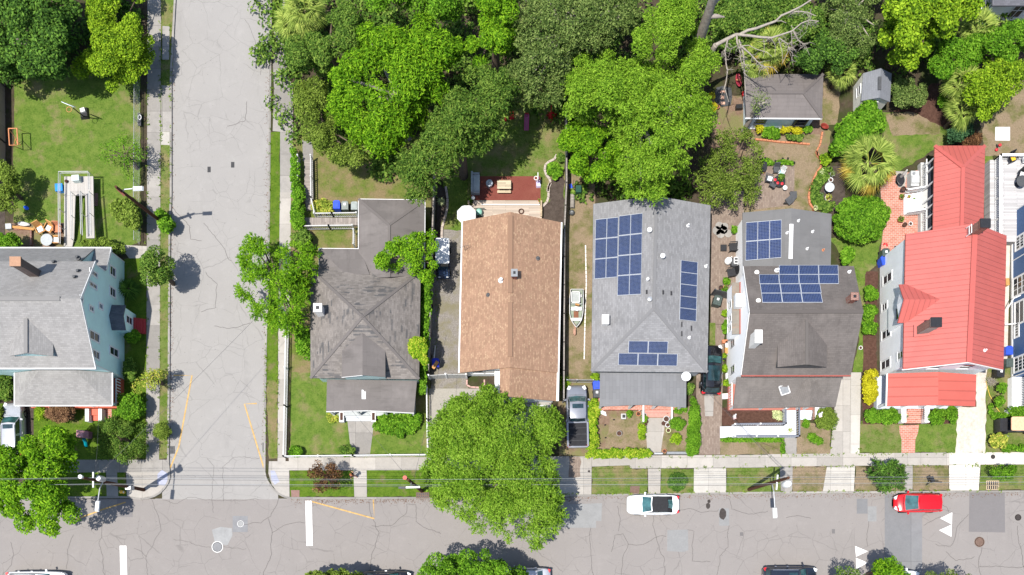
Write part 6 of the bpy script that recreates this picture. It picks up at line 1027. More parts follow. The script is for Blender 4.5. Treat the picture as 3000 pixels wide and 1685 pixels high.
P = ppx('0', '730,-40 2990,-40 2990,150 2700,190 2690,330 2600,340 2560,200 2480,280 2440,200 2080,210 2050,560 1980,600 1680,590 1670,380 1400,330 1180,560 880,420 850,480 740,200'); Cc, R = crown(P, 1.0, .25, 1.0, 1.6, .5); o = leaf_object('undergrowth', *clumps(Cc, R, 9, .34, .5), MED, (0, 0, 0)); o['kind'] = 'stuff'
P = ppx('0', '-60,-40 430,-40 420,230 190,215 20,260 -60,260'); Cc, R = crown(P, .8, .2, 1.0, 1.5, .4); o = leaf_object('undergrowth', *clumps(Cc, R, 9, .34, .5), DKG, (0, 0, 0)); o['kind'] = 'stuff'
# ---------------------------------------------------------------- vehicles
TEAL = glassy('windscreen_teal', (.03, .085, .09), .04); SOFT = flat('black_canvas', (.022, .022, .024), .85, .2, var=.2); TAIL = flat('tail_red', (.45, .01, .015), .3, .5); LAMP = flat('lamp_lens', (.6, .62, .62), .15, .6)
def interp(T, x):
    for (x0, *a), (x1, *b) in zip(T[:-1], T[1:]):
        if x0 <= x <= x1: f = (x - x0) / (x1 - x0 + 1e-9); return [p + (q - p) * f for p, q in zip(a, b)]
    return list(T[-1][1:])
def make_car(name, label, cat, k, x, y, rot, L, Wd, mat, prof, cab, roofm=None, wheel_r=.33, wb=.29, sunroof=None, group=None, clear=.2, roofrack=False, rails=None):
    """prof: (x/L, halfwidth/W*2, ztop) rear to front; cab: xr0, xr1, xf1, xf0 (fractions), belt z, roof z"""
    t = thing(name, label, cat, (0, 0, 0), group, local=True); b = MB(); xs = np.linspace(-.5, .5, 29); secs = []
    for f in xs:
        hw, zt = interp(prof, f); hw *= Wd / 2; zb = clear + (.12 * max(0, (abs(f) - .4) / .1))
        secs.append([(f * L, s * w_, z) for s, w_, z in ((-1, hw * .93, zb), (-1, hw * .99, zb + .18), (-1, hw, (zb + zt) * .5), (-1, hw * .97, zt - .14), (-1, hw * .88, zt - .03), (-1, hw * .5, zt + .012), (1, 0, zt + .02), (1, hw * .5, zt + .012), (1, hw * .88, zt - .03), (1, hw * .97, zt - .14), (1, hw, (zb + zt) * .5), (1, hw * .99, zb + .18), (1, hw * .93, zb))])
    m = 13; b.add([p for s_ in secs for p in s_], [(i * m + j, i * m + j + 1, (i + 1) * m + j + 1, (i + 1) * m + j) for i in range(28) for j in range(m - 1)] + [tuple(range(m))[::-1], tuple(range(28 * m, 29 * m))] + [((i + 1) * m, (i + 1) * m + m - 1, i * m + m - 1, i * m) for i in range(28)])
    part(b, 'body', mat, t, smooth=45)
    xr0, xr1, xf1, xf0, zb, zr = cab; hb, hr = Wd * .455, Wd * .375; zb -= .04
    lo = [(xr0 * L, -hb * .9, zb), (xf0 * L, -hb * .93, zb), (xf0 * L + .07, 0, zb), (xf0 * L, hb * .93, zb), (xr0 * L, hb * .9, zb), (xr0 * L - .05, 0, zb)]; hi = [(xr1 * L, -hr * .93, zr - .03), (xf1 * L, -hr * .95, zr - .02), (xf1 * L + .06, 0, zr), (xf1 * L, hr * .95, zr - .02), (xr1 * L, hr * .93, zr - .03), (xr1 * L - .05, 0, zr)]
    lo[0:0] = []; mid = lambda a, c, f: tuple(p + (q - p) * f for p, q in zip(a, c))
    c = MB(); c.add(lo + hi, [(0, 1, 7, 6), (1, 2, 8, 7), (2, 3, 9, 8), (3, 4, 10, 9), (4, 5, 11, 10), (5, 0, 6, 11), (6, 7, 8, 9, 10, 11)]); part(c, 'cabin', mat if roofm is None else roofm, t)
    def pane(nm, P, mt, mg=.1, push=.012, mv=.12):
        P = [Vector(p) for p in P]; n = (P[1] - P[0]).cross(P[2] - P[0]).normalized(); cc = sum(P, Vector()) / 4
        if n.dot(cc - Vector((cc.x * .3, 0, .8))) < 0: n = -n
        u = lambda a, f: P[0].lerp(P[1], a).lerp(P[3].lerp(P[2], a), f); q = [u(mg, mv), u(1 - mg, mv), u(1 - mg, 1 - mv * .6), u(mg, 1 - mv * .6)]; g = MB(); g.add([p + n * push for p in q] + [p - n * .004 for p in q], [(0, 1, 2, 3), (0, 4, 5, 1), (1, 5, 6, 2), (2, 6, 7, 3), (3, 7, 4, 0)]); return part(g, nm, mt, t)
    g = MB(); P = [mid(lo[1], hi[1], .06), mid(lo[2], hi[2], .06), mid(lo[3], hi[3], .06), mid(lo[1], hi[1], .95), mid(lo[2], hi[2], .95), mid(lo[3], hi[3], .95)]
    sh = lambda p, s=.93, dx=.016: (p[0] + dx, p[1] * s, p[2] + .012); g.add([sh(p) for p in P], [(0, 1, 4, 3), (1, 2, 5, 4)]); part(g, 'windscreen', TEAL, t, smooth=60)
    g = MB(); P = [mid(lo[4], hi[4], .15), mid(lo[5], hi[5], .15), mid(lo[0], hi[0], .15), mid(lo[4], hi[4], .9), mid(lo[5], hi[5], .9), mid(lo[0], hi[0], .9)]; g.add([sh(p, .6 if roofm else .86, -.016) for p in P], [(0, 1, 4, 3), (1, 2, 5, 4)]); part(g, 'rear_window', TEAL if roofm else CARGLASS, t, smooth=60)
    for a, c0, d, e in ((lo[0], lo[1], hi[1], hi[0]), (lo[4], lo[3], hi[3], hi[4])):
        hm = .54; lm, hm_ = mid(a, c0, hm), mid(e, d, hm); pane('side_window', (a, lm, hm_, e), CARGLASS, .08); pane('side_window', (lm, c0, d, hm_), CARGLASS, .06)
    if roofm is None:
        r = MB(); n = 9; top = []
        for i in range(n):
            f = i / (n - 1); xx = (xr1 + (xf1 - xr1) * f) * L; w_ = hr * (.97 - .12 * abs(2 * f - 1) ** 6); zz = zr + .015 + .035 * (1 - (2 * f - 1) ** 2); top.append([(xx, -w_, zz - .035), (xx, -w_ * .75, zz), (xx, 0, zz + .02), (xx, w_ * .75, zz), (xx, w_, zz - .035)])
        r.add([p for q in top for p in q] + [(p[0], p[1], p[2] - .05) for q in top for p in q], [(i * 5 + j, i * 5 + j + 1, i * 5 + j + 6, i * 5 + j + 5) for i in range(n - 1) for j in range(4)] + [(i * 5 + s_, (i + 1) * 5 + s_, (i + 1) * 5 + s_ + 5 * n, i * 5 + s_ + 5 * n) for i in range(n - 1) for s_ in (0, 4)]); part(r, 'roof', mat, t, smooth=40)
        if sunroof: x0, x1, w_ = sunroof; part(MB().cbox(((x0 + x1) / 2 * L, 0, zr + .066), ((x1 - x0) * L, w_, .02)), 'sunroof', CARGLASS, t)
        if rails: part(MB().bar(((xr1 + .02) * L, hr * .9, zr + .06), ((xf1 - .03) * L, hr * .9, zr + .06), .04).bar(((xr1 + .02) * L, -hr * .9, zr + .06), ((xf1 - .03) * L, -hr * .9, zr + .06), .04), 'roof_rail', rails, t)
    for sx in (-1, 1):
        for sy in (-1, 1):
            cx, cy = sx * wb * L, sy * (Wd / 2 - .1); tu = MB(); n = 20; pr = [(wheel_r, -.1), (wheel_r, .1), (wheel_r * .62, .11), (wheel_r * .62, -.11)]; vs = [(cx + r_ * math.cos(2 * math.pi * q / n), cy + o_, wheel_r + r_ * math.sin(2 * math.pi * q / n)) for r_, o_ in pr for q in range(n)]
            tu.add(vs, [(i * n + q, i * n + (q + 1) % n, ((i + 1) % 4) * n + (q + 1) % n, ((i + 1) % 4) * n + q) for i in range(4) for q in range(n)]); w = part(tu, 'wheel', RUBBER, t, smooth=40)
            ri = MB(); ri.add([(cx + wheel_r * .6 * math.cos(2 * math.pi * q / n), cy + sy * .07, wheel_r + wheel_r * .6 * math.sin(2 * math.pi * q / n)) for q in range(n)], [tuple(range(n))]); part(ri, 'rim', CHROME, w)
    hw, zt = interp(prof, .455); hw *= Wd / 2
    for s_ in (-1, 1): part(MB().cbox((.452 * L, s_ * hw * .78, zt - .06), (.34, .26, .16), s_ * -.45), 'headlight', LAMP, t)
    hw, zt = interp(prof, -.475); hw *= Wd / 2
    for s_ in (-1, 1): part(MB().cbox((-.47 * L, s_ * hw * .85, zt - .1), (.22, .28, .2), s_ * .35), 'tail_light', TAIL, t)
    for s_ in (-1, 1): part(MB().cbox(((xf0 - .055) * L, s_ * (Wd / 2 + .07), zb + .1), (.13, .22, .13), s_ * .3), 'mirror', mat if mat is not RED else BLACK, t)
    part(MB().cbox((-.497 * L, 0, .62), (.03, .4, .14)), 'number_plate', WHITE, t)
    b = MB()
    for fx in ((xr1 + xf1) / 2 - .14, (xr1 + xf1) / 2 + .08):
        for s_ in (-1, 1): b.cbox((fx * L, s_ * (Wd / 2 + .005), zb - .07), (.17, .04, .035))
    part(b, 'door_handle', CHROME, t)
    b = MB(); hx = xf0 * L + .12; b.bar((hx, -Wd * .3, zb + .055), (hx + .02, Wd * .1, zb + .06), .02); b.bar((hx, Wd * .02, zb + .055), (hx + .02, Wd * .36, zb + .055), .02); part(b, 'wiper', BLACK, t)
    X, Y = W(k, x, y); t.location = (X, Y, .004 if y_road(Y) else .13); t.rotation_euler = (0, 0, rot); return t
def y_road(Y): return Y < 5.6
SEDAN = [(-.5, .62, .78), (-.485, .78, .86), (-.45, .9, .92), (-.38, .97, .95), (-.2, 1, .95), (.2, 1, .94), (.34, .98, .88), (.42, .93, .82), (.47, .82, .74), (.49, .7, .66), (.5, .58, .55)]
SUV = [(-.5, .72, .95), (-.485, .86, 1.02), (-.44, .96, 1.06), (-.2, 1, 1.08), (.22, 1, 1.08), (.34, .98, 1.0), (.43, .93, .93), (.475, .84, .86), (.493, .72, .76), (.5, .62, .62)]
HATCH = [(-.5, .7, .88), (-.485, .84, .95), (-.43, .95, .98), (-.2, 1, .99), (.12, 1, .97), (.26, .98, .92), (.36, .93, .84), (.43, .82, .74), (.47, .66, .64), (.49, .48, .55), (.5, .35, .45)]
WHT = paint('car_white', (.78, .79, .8)); SIL = paint('car_silver', (.42, .43, .46), .28, .35); PEW = paint('car_pewter', (.24, .25, .28), .28, .4); BLK = paint('car_black', (.008, .008, .01), .12); CARRED = paint('car_red', (.52, .004, .008), .22); IND = paint('car_indigo', (.012, .016, .026), .14)
make_car('parked_car', 'white convertible with black soft top parked at the kerb, facing left', 'car', '0', 1909, 1480, math.pi, 4.55, 1.78, WHT, SEDAN, (-.38, -.25, .04, .22, .93, 1.36), roofm=SOFT, group='cars on the main road')
o_ = [o for o in bpy.data.objects if o.name.startswith('parked_car')][0]; h = MB(); h.bar((1.04, -.74, .97), (.2, -.62, 1.37), .07); h.bar((1.04, .74, .97), (.2, .62, 1.37), .07); h.bar((.2, -.62, 1.38), (.27, 0, 1.4), .08); h.bar((.27, 0, 1.4), (.2, .62, 1.38), .08); part(h, 'windscreen_frame', WHT, o_)
make_car('parked_car', 'bright red hatchback parked at the kerb near the white triangles', 'car', '0', 2677, 1475, math.pi, 4.1, 1.7, CARRED, HATCH, (-.47, -.42, .05, .3, .98, 1.5), group='cars on the main road')
make_car('parked_car', 'silver car with dark sunroof parked in the left driveway under leaves', 'car', '0', 57, 1262, math.pi / 2 + .03, 4.7, 1.72, SIL, SUV, (-.47, -.4, .08, .22, 1.06, 1.62), sunroof=(-.02, .06, .85), rails=CHROME)
make_car('parked_car', 'black car with dark glass roof parked on the brown paver drive', 'car', '0', 2078, 1090, math.pi / 2 - .05, 4.4, 1.8, BLK, SUV, (-.47, -.38, .08, .26, 1.06, 1.6), sunroof=(-.26, .04, 1.0))
make_car('parked_car', 'white car with black roof at the bottom left edge of the main road', 'car', '0', 121, 1704, 0, 5.2, 1.85, WHT, SUV, (-.45, -.38, .1, .26, 1.06, 1.65), group='cars along the bottom edge', rails=BLACK)
make_car('parked_car', 'black car at the bottom edge between the bush and the dense tree', 'car', '0', 1133, 1702, 0, 4.5, 1.8, BLK, SEDAN, (-.36, -.22, .08, .26, .94, 1.4), group='cars along the bottom edge')
make_car('parked_car', 'pale silver car at the bottom edge half under the dense tree', 'car', '0', 1537, 1692, math.pi, 4.5, 1.78, SIL, SEDAN, (-.36, -.22, .08, .26, .94, 1.42), group='cars along the bottom edge')
make_car('parked_car', 'indigo black sport utility at the bottom edge left of the triangles', 'car', '0', 2306, 1690, 0, 4.75, 1.86, IND, SUV, (-.47, -.4, .12, .27, 1.06, 1.62), group='cars along the bottom edge', rails=CHROME, sunroof=(-.08, .08, .8))
make_car('parked_car', 'white car at the bottom edge under the bottom right tree', 'car', '0', 2611, 1699, 0, 4.3, 1.75, WHT, SEDAN, (-.36, -.22, .08, .26, .94, 1.42), group='cars along the bottom edge')
# crew cab pickup
tk = make_car('pickup_truck', 'pewter pickup with sunroof and black bed cover in the drive by the street tree', 'pickup truck', '0', 1688, 1226, math.pi / 2 + .02, 5.5, 1.92, PEW, [(-.5, .88, 1.08), (-.49, .93, 1.12), (-.45, .97, 1.14), (0, 1, 1.14), (.22, 1, 1.12), (.36, .97, 1.06), (.45, .9, .98), (.485, .8, .9), (.5, .68, .75)], (-.09, -.05, .2, .31, 1.12, 1.78), sunroof=(.1, .17, .95), wheel_r=.38)
bd = MB(); bd.box(-2.62, -.62, -.78, .78, 1.06, 1.19); part(bd, 'bed_cover', SOFT, tk); bd = MB()
for s_ in (-1, 1): bd.box(-2.66, -.55, s_ * .88 - .07, s_ * .88 + .07, 1.1, 1.2)
bd.box(-2.74, -2.64, -.86, .86, 1.08, 1.2); part(bd, 'bed_rail', PEW, tk); bd = MB()
for x0 in (-1.05, -1.6, -2.15): bd.box(x0 - .012, x0 + .012, -.76, .76, 1.19, 1.2)
part(bd, 'cover_seam', DGREY, tk)
# golf carts
def golf_cart(label, k, x, y, rot, canopy, L=2.9, Wd=1.2, hood=BLACK, bag=False):
    t = thing('golf_cart', label, 'golf cart', (0, 0, 0), None, local=True); b = MB(); b.cbox((0, 0, .42), (L, Wd * .92, .28), 0, .96); b.cbox((L * .36, 0, .68), (L * .26, Wd * .86, .3), 0, .8); part(b, 'body', hood, t)
    b = MB(); b.cbox((-.1, 0, .68), (.55, Wd * .85, .18)); b.cbox((-.4, 0, .92), (.12, Wd * .85, .45)); part(b, 'seat', DGREY, t); b = MB()
    for sx in (-.46, .24):
        for sy in (-1, 1): b.bar((sx * L, sy * Wd * .42, .55), ((sx * .9) * L, sy * Wd * .42, 1.82), .04)
    part(b, 'frame', BLACK, t); g = MB(); g.add([(L * .3, -Wd * .4, .85), (L * .3, Wd * .4, .85), (L * .2, Wd * .4, 1.78), (L * .2, -Wd * .4, 1.78)], [(0, 1, 2, 3)]); part(g, 'windscreen', CARGLASS, t)
    c = MB(); c.prism([(r_ * math.cos(a_) * 1 + ox, r_ * math.sin(a_) + oy) for ox, oy, a0 in ((L * .19, Wd * .38, 0), (-L * .45, Wd * .38, .5), (-L * .45, -Wd * .38, 1), (L * .19, -Wd * .38, 1.5)) for r_ in (.14,) for a_ in [math.pi * (a0 + .5 * i / 4) for i in range(5)]], 1.82, 1.9); part(c, 'canopy', canopy, t)
    for sx in (-.34, .34):
        for sy in (-1, 1): tu = MB(); tu.tube([(sx * L, sy * (Wd / 2 - .14), .22), (sx * L, sy * (Wd / 2 + .03), .22)], .22, 16); part(tu, 'wheel', RUBBER, t)
    if bag: b = MB(); b.cbox((-L * .62, 0, .75), (.5, Wd * .95, .95)); b.cbox((-L * .5, 0, 1.1), (.18, Wd, .12)); part(b, 'bag_rack', BLACK, t)
    for sy in (-1, 1): part(MB().cbox((L * .49, sy * Wd * .3, .6), (.06, .2, .12)), 'headlight', LAMP, t)
    X, Y = W(k, x, y); t.location = (X, Y, .13); t.rotation_euler = (0, 0, rot); return t
golf_cart('small cart with white canopy and dark blue hood in the gravel alley', '0', 1301, 772, -math.pi / 2, flat('canopy_grey', (.55, .56, .57), .5, var=.12), 3.0, 1.2, flat('navy_hood', (.02, .04, .09), .25, .5)); golf_cart('black golf cart with tan canopy on the lawn at the right edge', '0', 2968, 1252, 0, flat('canopy_tan', (.56, .36, .22), .6), 2.7, 1.2, BLACK, True)
# boat on trailer
ALUB = flat('boat_aluminium', (.3, .33, .3), .4, .4, .3, var=.1); bt = thing('jon_boat', 'aluminium boat with white bench and crate on the grass strip between tan and grey roofs', 'boat', (*W('l', 395, 580), .13), 'boat and trailer')
bl = lambda x, y, z: W3('l', x, y, z); out_ = '262,140 555,140 553,300 553,560 545,700 515,850 470,940 430,990 390,1035 350,990 315,940 262,850 232,700 232,560 240,300'; inn = '290,175 528,175 530,300 530,560 520,690 492,830 440,930 390,985 345,930 290,830 255,690 258,560 264,300'
P = pts(out_); Q = pts(inn); hb = MB(); n = len(P); hb.add([bl(x * .82 + 70, y * .93 + 30, .4) for x, y in P] + [bl(x, y, .85) for x, y in P], [tuple(range(n))] + [(i, (i + 1) % n, n + (i + 1) % n, n + i) for i in range(n)]); part(hb, 'hull', ALUB, bt); hb = MB(); hb.tube([bl(x, y, .86) for x, y in P + P[:1]], .025, 6); part(hb, 'gunwale', WHITE, bt); hb = MB(); hb.sheet([bl(x, y, .5)[:2] for x, y in Q], .52); part(hb, 'floor', flat('boat_floor', (.2, .235, .18), .8, var=.2), bt)
for y0_, y1_, m_ in ((560, 640, WHITE), (820, 880, WHITE), (260, 330, OFFWHITE), (470, 500, ALUB)): (xa, ya), (xb_, yb_) = W('l', 246, y1_, .75), W('l', 540, y0_, .75); part(MB().box(xa + .08, xb_ - .08, ya, yb_, .62, .78), 'bench', m_, bt)
(xa, ya), (xb_, yb_) = W('l', 328, 812, .55), W('l', 440, 660, .55); part(MB().box(xa, xb_, ya, yb_, .525, .56), 'rusty_floor', flat('rust_boards', (.17, .07, .04), .9, var=.25), bt)
(xa, ya), (xb_, yb_) = W('l', 268, 465, .9), W('l', 475, 205, .9); cr = thing('plastic_crate', 'white crate lying in the stern of the aluminium boat', 'crate', ((xa + xb_) / 2, (ya + yb_) / 2, .55), None); part(MB().box(xa, xb_, ya, yb_, .79, .86), 'base', flat('crate_grey', (.3, .32, .31), .5), cr); b = MB()
for x0, x1, y0, y1 in ((xa, xa + .05, ya, yb_), (xb_ - .05, xb_, ya, yb_), (xa, xb_, ya, ya + .05), (xa, xb_, yb_ - .05, yb_)): b.box(x0, x1, y0, y1, .861, 1.02)
part(b, 'rim', WHITE, cr)
st = thing('swivel_chair', 'white swivel seat with tan back in the middle of the boat', 'chair', (*W('l', 400, 590, .8), .78)); part(MB().cbox((*W('l', 395, 600, .95), .95), (.36, .34, .12), -.2), 'cushion', WHITE, st); part(MB().cbox((*W('l', 412, 510, 1.05), 1.05), (.36, .1, .35), -.2), 'backrest', WICKER, st)
tr_ = thing('boat_trailer', 'rusty trailer tongue sticking out in front of the aluminium boat', 'trailer', (*W('l', 350, 1150), .13), 'boat and trailer'); b = MB(); b.bar(bl(350, 1230, .4), bl(365, 980, .4), .12); b.bar(bl(365, 990, .4), bl(300, 560, .36), .07); b.bar(bl(365, 990, .4), bl(480, 560, .36), .07); b.cbox(bl(345, 1150, .5), (.22, .4, .16)); part(b, 'tongue', flat('trailer_rust', (.35, .2, .14), .8, var=.3), tr_)
for x in (212, 578): part(MB().tube([(bl(x - 12, 420, .3)), (bl(x + 12, 420, .3))], .27, 16), 'wheel', RUBBER, tr_)

# ---------------------------------------------------------------- street furniture
POLE = flat('creosote_pole', (.075, .035, .022), .9, .1, var=.35); def_ = None
def lampheads(t, q, d, L=1.7):
    q = Vector(q); d = Vector(d).normalized(); a = MB(); a.tube([q, q + d * L * .35 + Vector((0, 0, .35)), q + d * L + Vector((0, 0, .4))], .045, 8); ar = part(a, 'lamp_arm', GALV, t); h = MB(); c = q + d * (L + .42) + Vector((0, 0, .4)); h.cbox(c, (.85, .34, .14), math.atan2(d.y, d.x), .8); part(h, 'lamp_head', WHITE, ar)
def pole(label, k, bx_, by, h, r=.16, lean=(0, 0)):
    X, Y = W(k, bx_, by, .12); t = thing('utility_pole', label, 'utility pole', (X, Y, .12), 'utility poles'); tp = Vector((X + lean[0], Y + lean[1], h)); part(MB().tube([(X, Y, .1), (X + lean[0] * .5, Y + lean[1] * .5, h / 2), tp], [r, r * .88, r * .7], 10), 'pole', POLE, t, smooth=60); return t, tp
t, tp = pole('brown pole with transformer, street lamp and box on the left street corner', 'e', 1295, 612, 10.9); a = MB().tube([tp + Vector((-.05, .05, .02)), tp + Vector((-.05, .05, .35))], [.12, .16], 10); part(a, 'pole_top', WHITE, t)
q = tp + Vector((.75, -.1, -2.2)); q.x = tp.x + .25; b = MB(); b.lathe((q.x + .25, q.y + .2, q.z), [(.22, 0), (.24, .1), (.24, .75), (.18, .85)], 14); part(b, 'transformer', GALV, t, smooth=50); b = MB(); b.bar(tp + Vector((0, -.6, -1.6)), tp + Vector((0, .6, -1.6)), .1, .12); part(b, 'crossarm', WHITE, t); lampheads(t, tp + Vector((.25, -.1, -2.6)), (-.12, -1, 0), 1.5); p = W3('e', 1018, 548, 3.0); part(MB().cbox((tp.x + .12, tp.y - .1, 3.2), (.45, .35, .75)), 'meter_box', GALV, t)
t, tp = pole('brown pole with white transformer and street lamp in the right verge', 'y', 505, 1415, 10.6); b = MB(); b.lathe((tp.x + .1, tp.y - .42, tp.z - 1.2), [(.24, 0), (.27, .08), (.27, .85), (.2, .95)], 16); part(b, 'transformer', WHITE, t, smooth=50); b = MB(); b.bar(tp + Vector((-.1, -.7, -2.6)), tp + Vector((0, .5, -2.6)), .1, .12); part(b, 'crossarm', WHITE, t); lampheads(t, (tp.x, tp.y - .05, 6.6), (.05, -1, 0), 2.0)
t, tp = pole('pole top with arms and red insulator rising out of the big street tree', '0', 1236, 1439, 10.8); b = MB(); b.tube([tp + Vector((-.2, .1, 0)), tp + Vector((-.2, .1, .35))], [.14, .17], 10); part(b, 'transformer', flat('red_cap', (.4, .08, .06), .5), t); b = MB(); b.bar(W3('f', 1330, 500, 9.2), W3('f', 1610, 492, 9.2), .14, .12); part(b, 'crossarm', GALV, t); b = MB(); b.bar(W3('f', 1490, 430, 9.2), W3('f', 1490, 500, 9.2), .1); b.cbox(W3('f', 1365, 500, 9.35), (.5, .16, .16)); part(b, 'bracket', DGREY, t)
X, Y = W('2', 1215, 240, .12); t = thing('lamp_post', 'leaning dark wooden post with white street lamp over the left lawn', 'lamp post', (X, Y, .12)); tp = Vector(W3('c', 1215, 430, 9.3)); part(MB().tube([(X, Y, .1), Vector((X, Y, .1)).lerp(tp, .5), tp], [.16, .14, .1], 10), 'pole', POLE, t, smooth=60); q = Vector((X, Y, .1)).lerp(tp, .88); lampheads(t, q, (1, .05, 0), 1.0); part(MB().bar(q + Vector((-.3, .1, .3)), q + Vector((.1, -.25, -.2)), .14), 'wrap', flat('red_wrap', (.2, .07, .05), .7), t)
LINES = flat('cable', (.07, .07, .072), .6); LINEL = flat('light_cable', (.2, .21, .22), .6)
def wire(label, P, r=.012, mat=None, sag=.15):
    Q = []
    for a, c in zip(P[:-1], P[1:]):
        a, c = Vector(a), Vector(c)
        for i in range(12): f = i / 12; Q.append(a.lerp(c, f) - Vector((0, 0, sag * 4 * f * (1 - f))))
    Q.append(Vector(P[-1])); return solo(MB().tube(Q, r, 5), 'power_line', mat or LINES, label, 'power line', 'overhead lines')
for lab, z, s_, m_, r_ in (('uppermost pale line strung above the verge from pole to pole', 10.4, '-120,1404 240,1400 1193,1405 2318,1398 3150,1396', LINEL, .013), ('second line from the top, just below the uppermost pale line', 8.6, '-120,1407 250,1403 1205,1410 2310,1405 3150,1404', LINES, .012), ('pale line through the middle of the verge bundle', 8.2, '-120,1423 270,1418 1200,1421 2300,1417 3150,1411', LINEL, .016), ('thick dark line lowest in the verge bundle', 7.4, '-120,1424 280,1420 1210,1426 2290,1421 3150,1420', LINES, .016)): wire(lab, [W3('0', x, y, z) for x, y in pts(s_)], r_, m_)
for lab, a, c in (('service line from the right pole to the charcoal porch roof', W3('y', 1150, 1215, 8.5), W3('y', 140, 160, 3.2)), ('service line from the right pole to the grey porch roof', W3('y', 1130, 1215, 8.5), W3('9', 1420, 20, 3.0)), ('service line from the left pole to the aqua house porch', W3('e', 370, 350, 9), W3('3', 730, 185, 3.0)), ('service line from the middle pole to the corner house porch', W3('f', 1500, 430, 9), W3('6', 740, 225, 3.0)), ('service line from the middle pole across to the white gate', W3('f', 1520, 420, 9), W3('k', 500, 10, 3.4)), ('dark line slanting across the side street from the left pole', W3('e', 400, 350, 9.2), W3('0', 790, 890, 6.5))): wire(lab, [a, c], .011, LINES, .2)
# picket fence of the corner house
pf = thing('picket_fence', 'white picket fence around three sides of the corner house lawn', 'picket fence', (*W('6', 700, 565), .12)); G0 = lambda k, x, y: Vector((*W(k, x, y, .12), .12))
fence_run(pf, [G0('5', 268, 1050), G0('6', 258, 200), G0('6', 250, 572), G0('6', 760, 566), G0('6', 1308, 560), G0('6', 1303, 300), G0('6', 1300, 60)], 1.05, .13, WHITE, post=3.0, pw=.07, toprail=.06); fence_run(pf, [G0('k', 130, 1005), G0('k', 10, 1110)], 1.0, .2, WHITE, pw=.07)
bw = thing('boardwalk', 'weathered grey wooden ramp with white railings behind the corner house', 'ramp', (*W('i', 700, 550), .12)); b = MB(); b.prism([W('4', x, y, .4) for x, y in ((385, 1190), (447, 1190), (452, 1447), (450, 1560), (400, 1560), (385, 1447))], .12, .42); part(b, 'ramp_deck', planks('weathered_boards', (.25, .22, .2), .14), bw); (xa, ya), (xb_, yb_) = W('i', 210, 640, .5), W('i', 1215, 500, .5); part(MB().box(xa, xb_, ya, yb_, .12, .5), 'landing', planks('weathered_boards2', (.25, .22, .2), .14, math.pi / 2), bw)
G1 = lambda k, x, y, z: Vector((*W(k, x, y, z), z)); fence_run(bw, [G1('i', 120, 735, .25), G1('i', 700, 725, .4), G1('i', 1140, 720, .45)], .95, .17, OFFWHITE, OFFWHITE, pw=.06); fence_run(bw, [G1('i', 430, 500, .4), G1('i', 760, 495, .45), G1('i', 1215, 488, .45)], .95, .17, OFFWHITE, OFFWHITE, pw=.06); fence_run(bw, [G1('4', 352, 1190, .35), G1('4', 352, 1500, .45)], .9, .17, OFFWHITE, OFFWHITE, pw=.06); fence_run(bw, [G1('4', 448, 1190, .35), G1('4', 450, 1500, .45), G1('i', 430, 470, .45)], .9, .17, OFFWHITE, OFFWHITE, pw=.06); fence_run(bw, [G1('i', 1160, 800, .4), G1('i', 1160, 1065, .4)], .95, .17, OFFWHITE, OFFWHITE, pw=.06)
def board_fence(label, k, s, h, mat, th=.06, group=None):
    P = [Vector((*W(k, x, y, .12), .12)) for x, y in pts(s)]; t = thing('board_fence', label, 'fence', P[0], group); b = MB()
    for a, c in zip(P[:-1], P[1:]):
        L = (c - a).length; n = max(1, int(L / .16)); b2 = (c - a) / n
        for i in range(n): q = a + b2 * (i + .5); hh = h - random.uniform(0, .03); d = (c - a).normalized(); b.bar(q - d * .072 + Vector((0, 0, hh / 2)), q + d * .072 + Vector((0, 0, hh / 2)), th * .4, hh)
        m = max(1, round(L / 2.4))
        for i in range(m + 1): q = a.lerp(c, i / m); part(MB().bar(q, q + Vector((0, 0, h + .02)), .1, .1), 'post', mat, t)
    part(b, 'boards', mat, t); r = MB()
    for a, c in zip(P[:-1], P[1:]): r.bar(a + Vector((0, 0, h)), c + Vector((0, 0, h)), .12, .04)
    part(r, 'cap_rail', mat, t); return t
board_fence('long grey board fence between the corner house and the gravel alley', '0', '1277,540 1272,690 1266,900 1260,1096', 1.8, WOODG); board_fence('grey board fence between the tan house garden and the grass strip', '0', '1655,340 1656,560 1650,690 1648,1180', 1.7, WOODG); board_fence('dark board fence along the left edge behind the yard', '0', '14,250 16,420 14,560', 1.8, WOODF)
gt = thing('double_gate', 'white wooden double gate closing the gravel alley', 'gate', (*W('k', 500, 850), .12)); b = MB(); a, m_, c = [Vector((*W('k', x, y), .12)) for x, y in ((195, 850), (510, 828), (885, 830))]
for p_, q_2 in ((a, m_), (m_, c)):
    n = 12
    for i in range(n): u = p_.lerp(q_2, (i + .5) / n); d = (q_2 - p_) / n * .46; b.bar(u - d + Vector((0, 0, .78)), u + d + Vector((0, 0, .78)), .04, 1.45)
part(b, 'gate_panel', OFFWHITE, gt)
for p_ in (a, m_, c): part(MB().bar(p_, p_ + Vector((0, 0, 1.75)), .14), 'gate_post', WHITE, gt)
g2_ = thing('metal_gate', 'low grey metal gate across the grass strip beside the grey house', 'gate', (*W('m', 340, 130), .12)); b = MB(); a, c = Vector((*W('m', 110, 130), .12)), Vector((*W('m', 570, 132), .12)); b.tube([a + Vector((0, 0, .15)), a + Vector((0, 0, 1.1)), c + Vector((0, 0, 1.1)), c + Vector((0, 0, .15)), a + Vector((0, 0, .15))], .03, 6)
for i in range(1, 24): u = a.lerp(c, i / 24); b.tube([u + Vector((0, 0, .15)), u + Vector((0, 0, 1.1))], .016, 4)
part(b, 'gate_frame', GALV, g2_)
for u in (a, a.lerp(c, .38), c): part(MB().tube([u, u + Vector((0, 0, 1.2))], .045, 8), 'post', GALV, g2_)
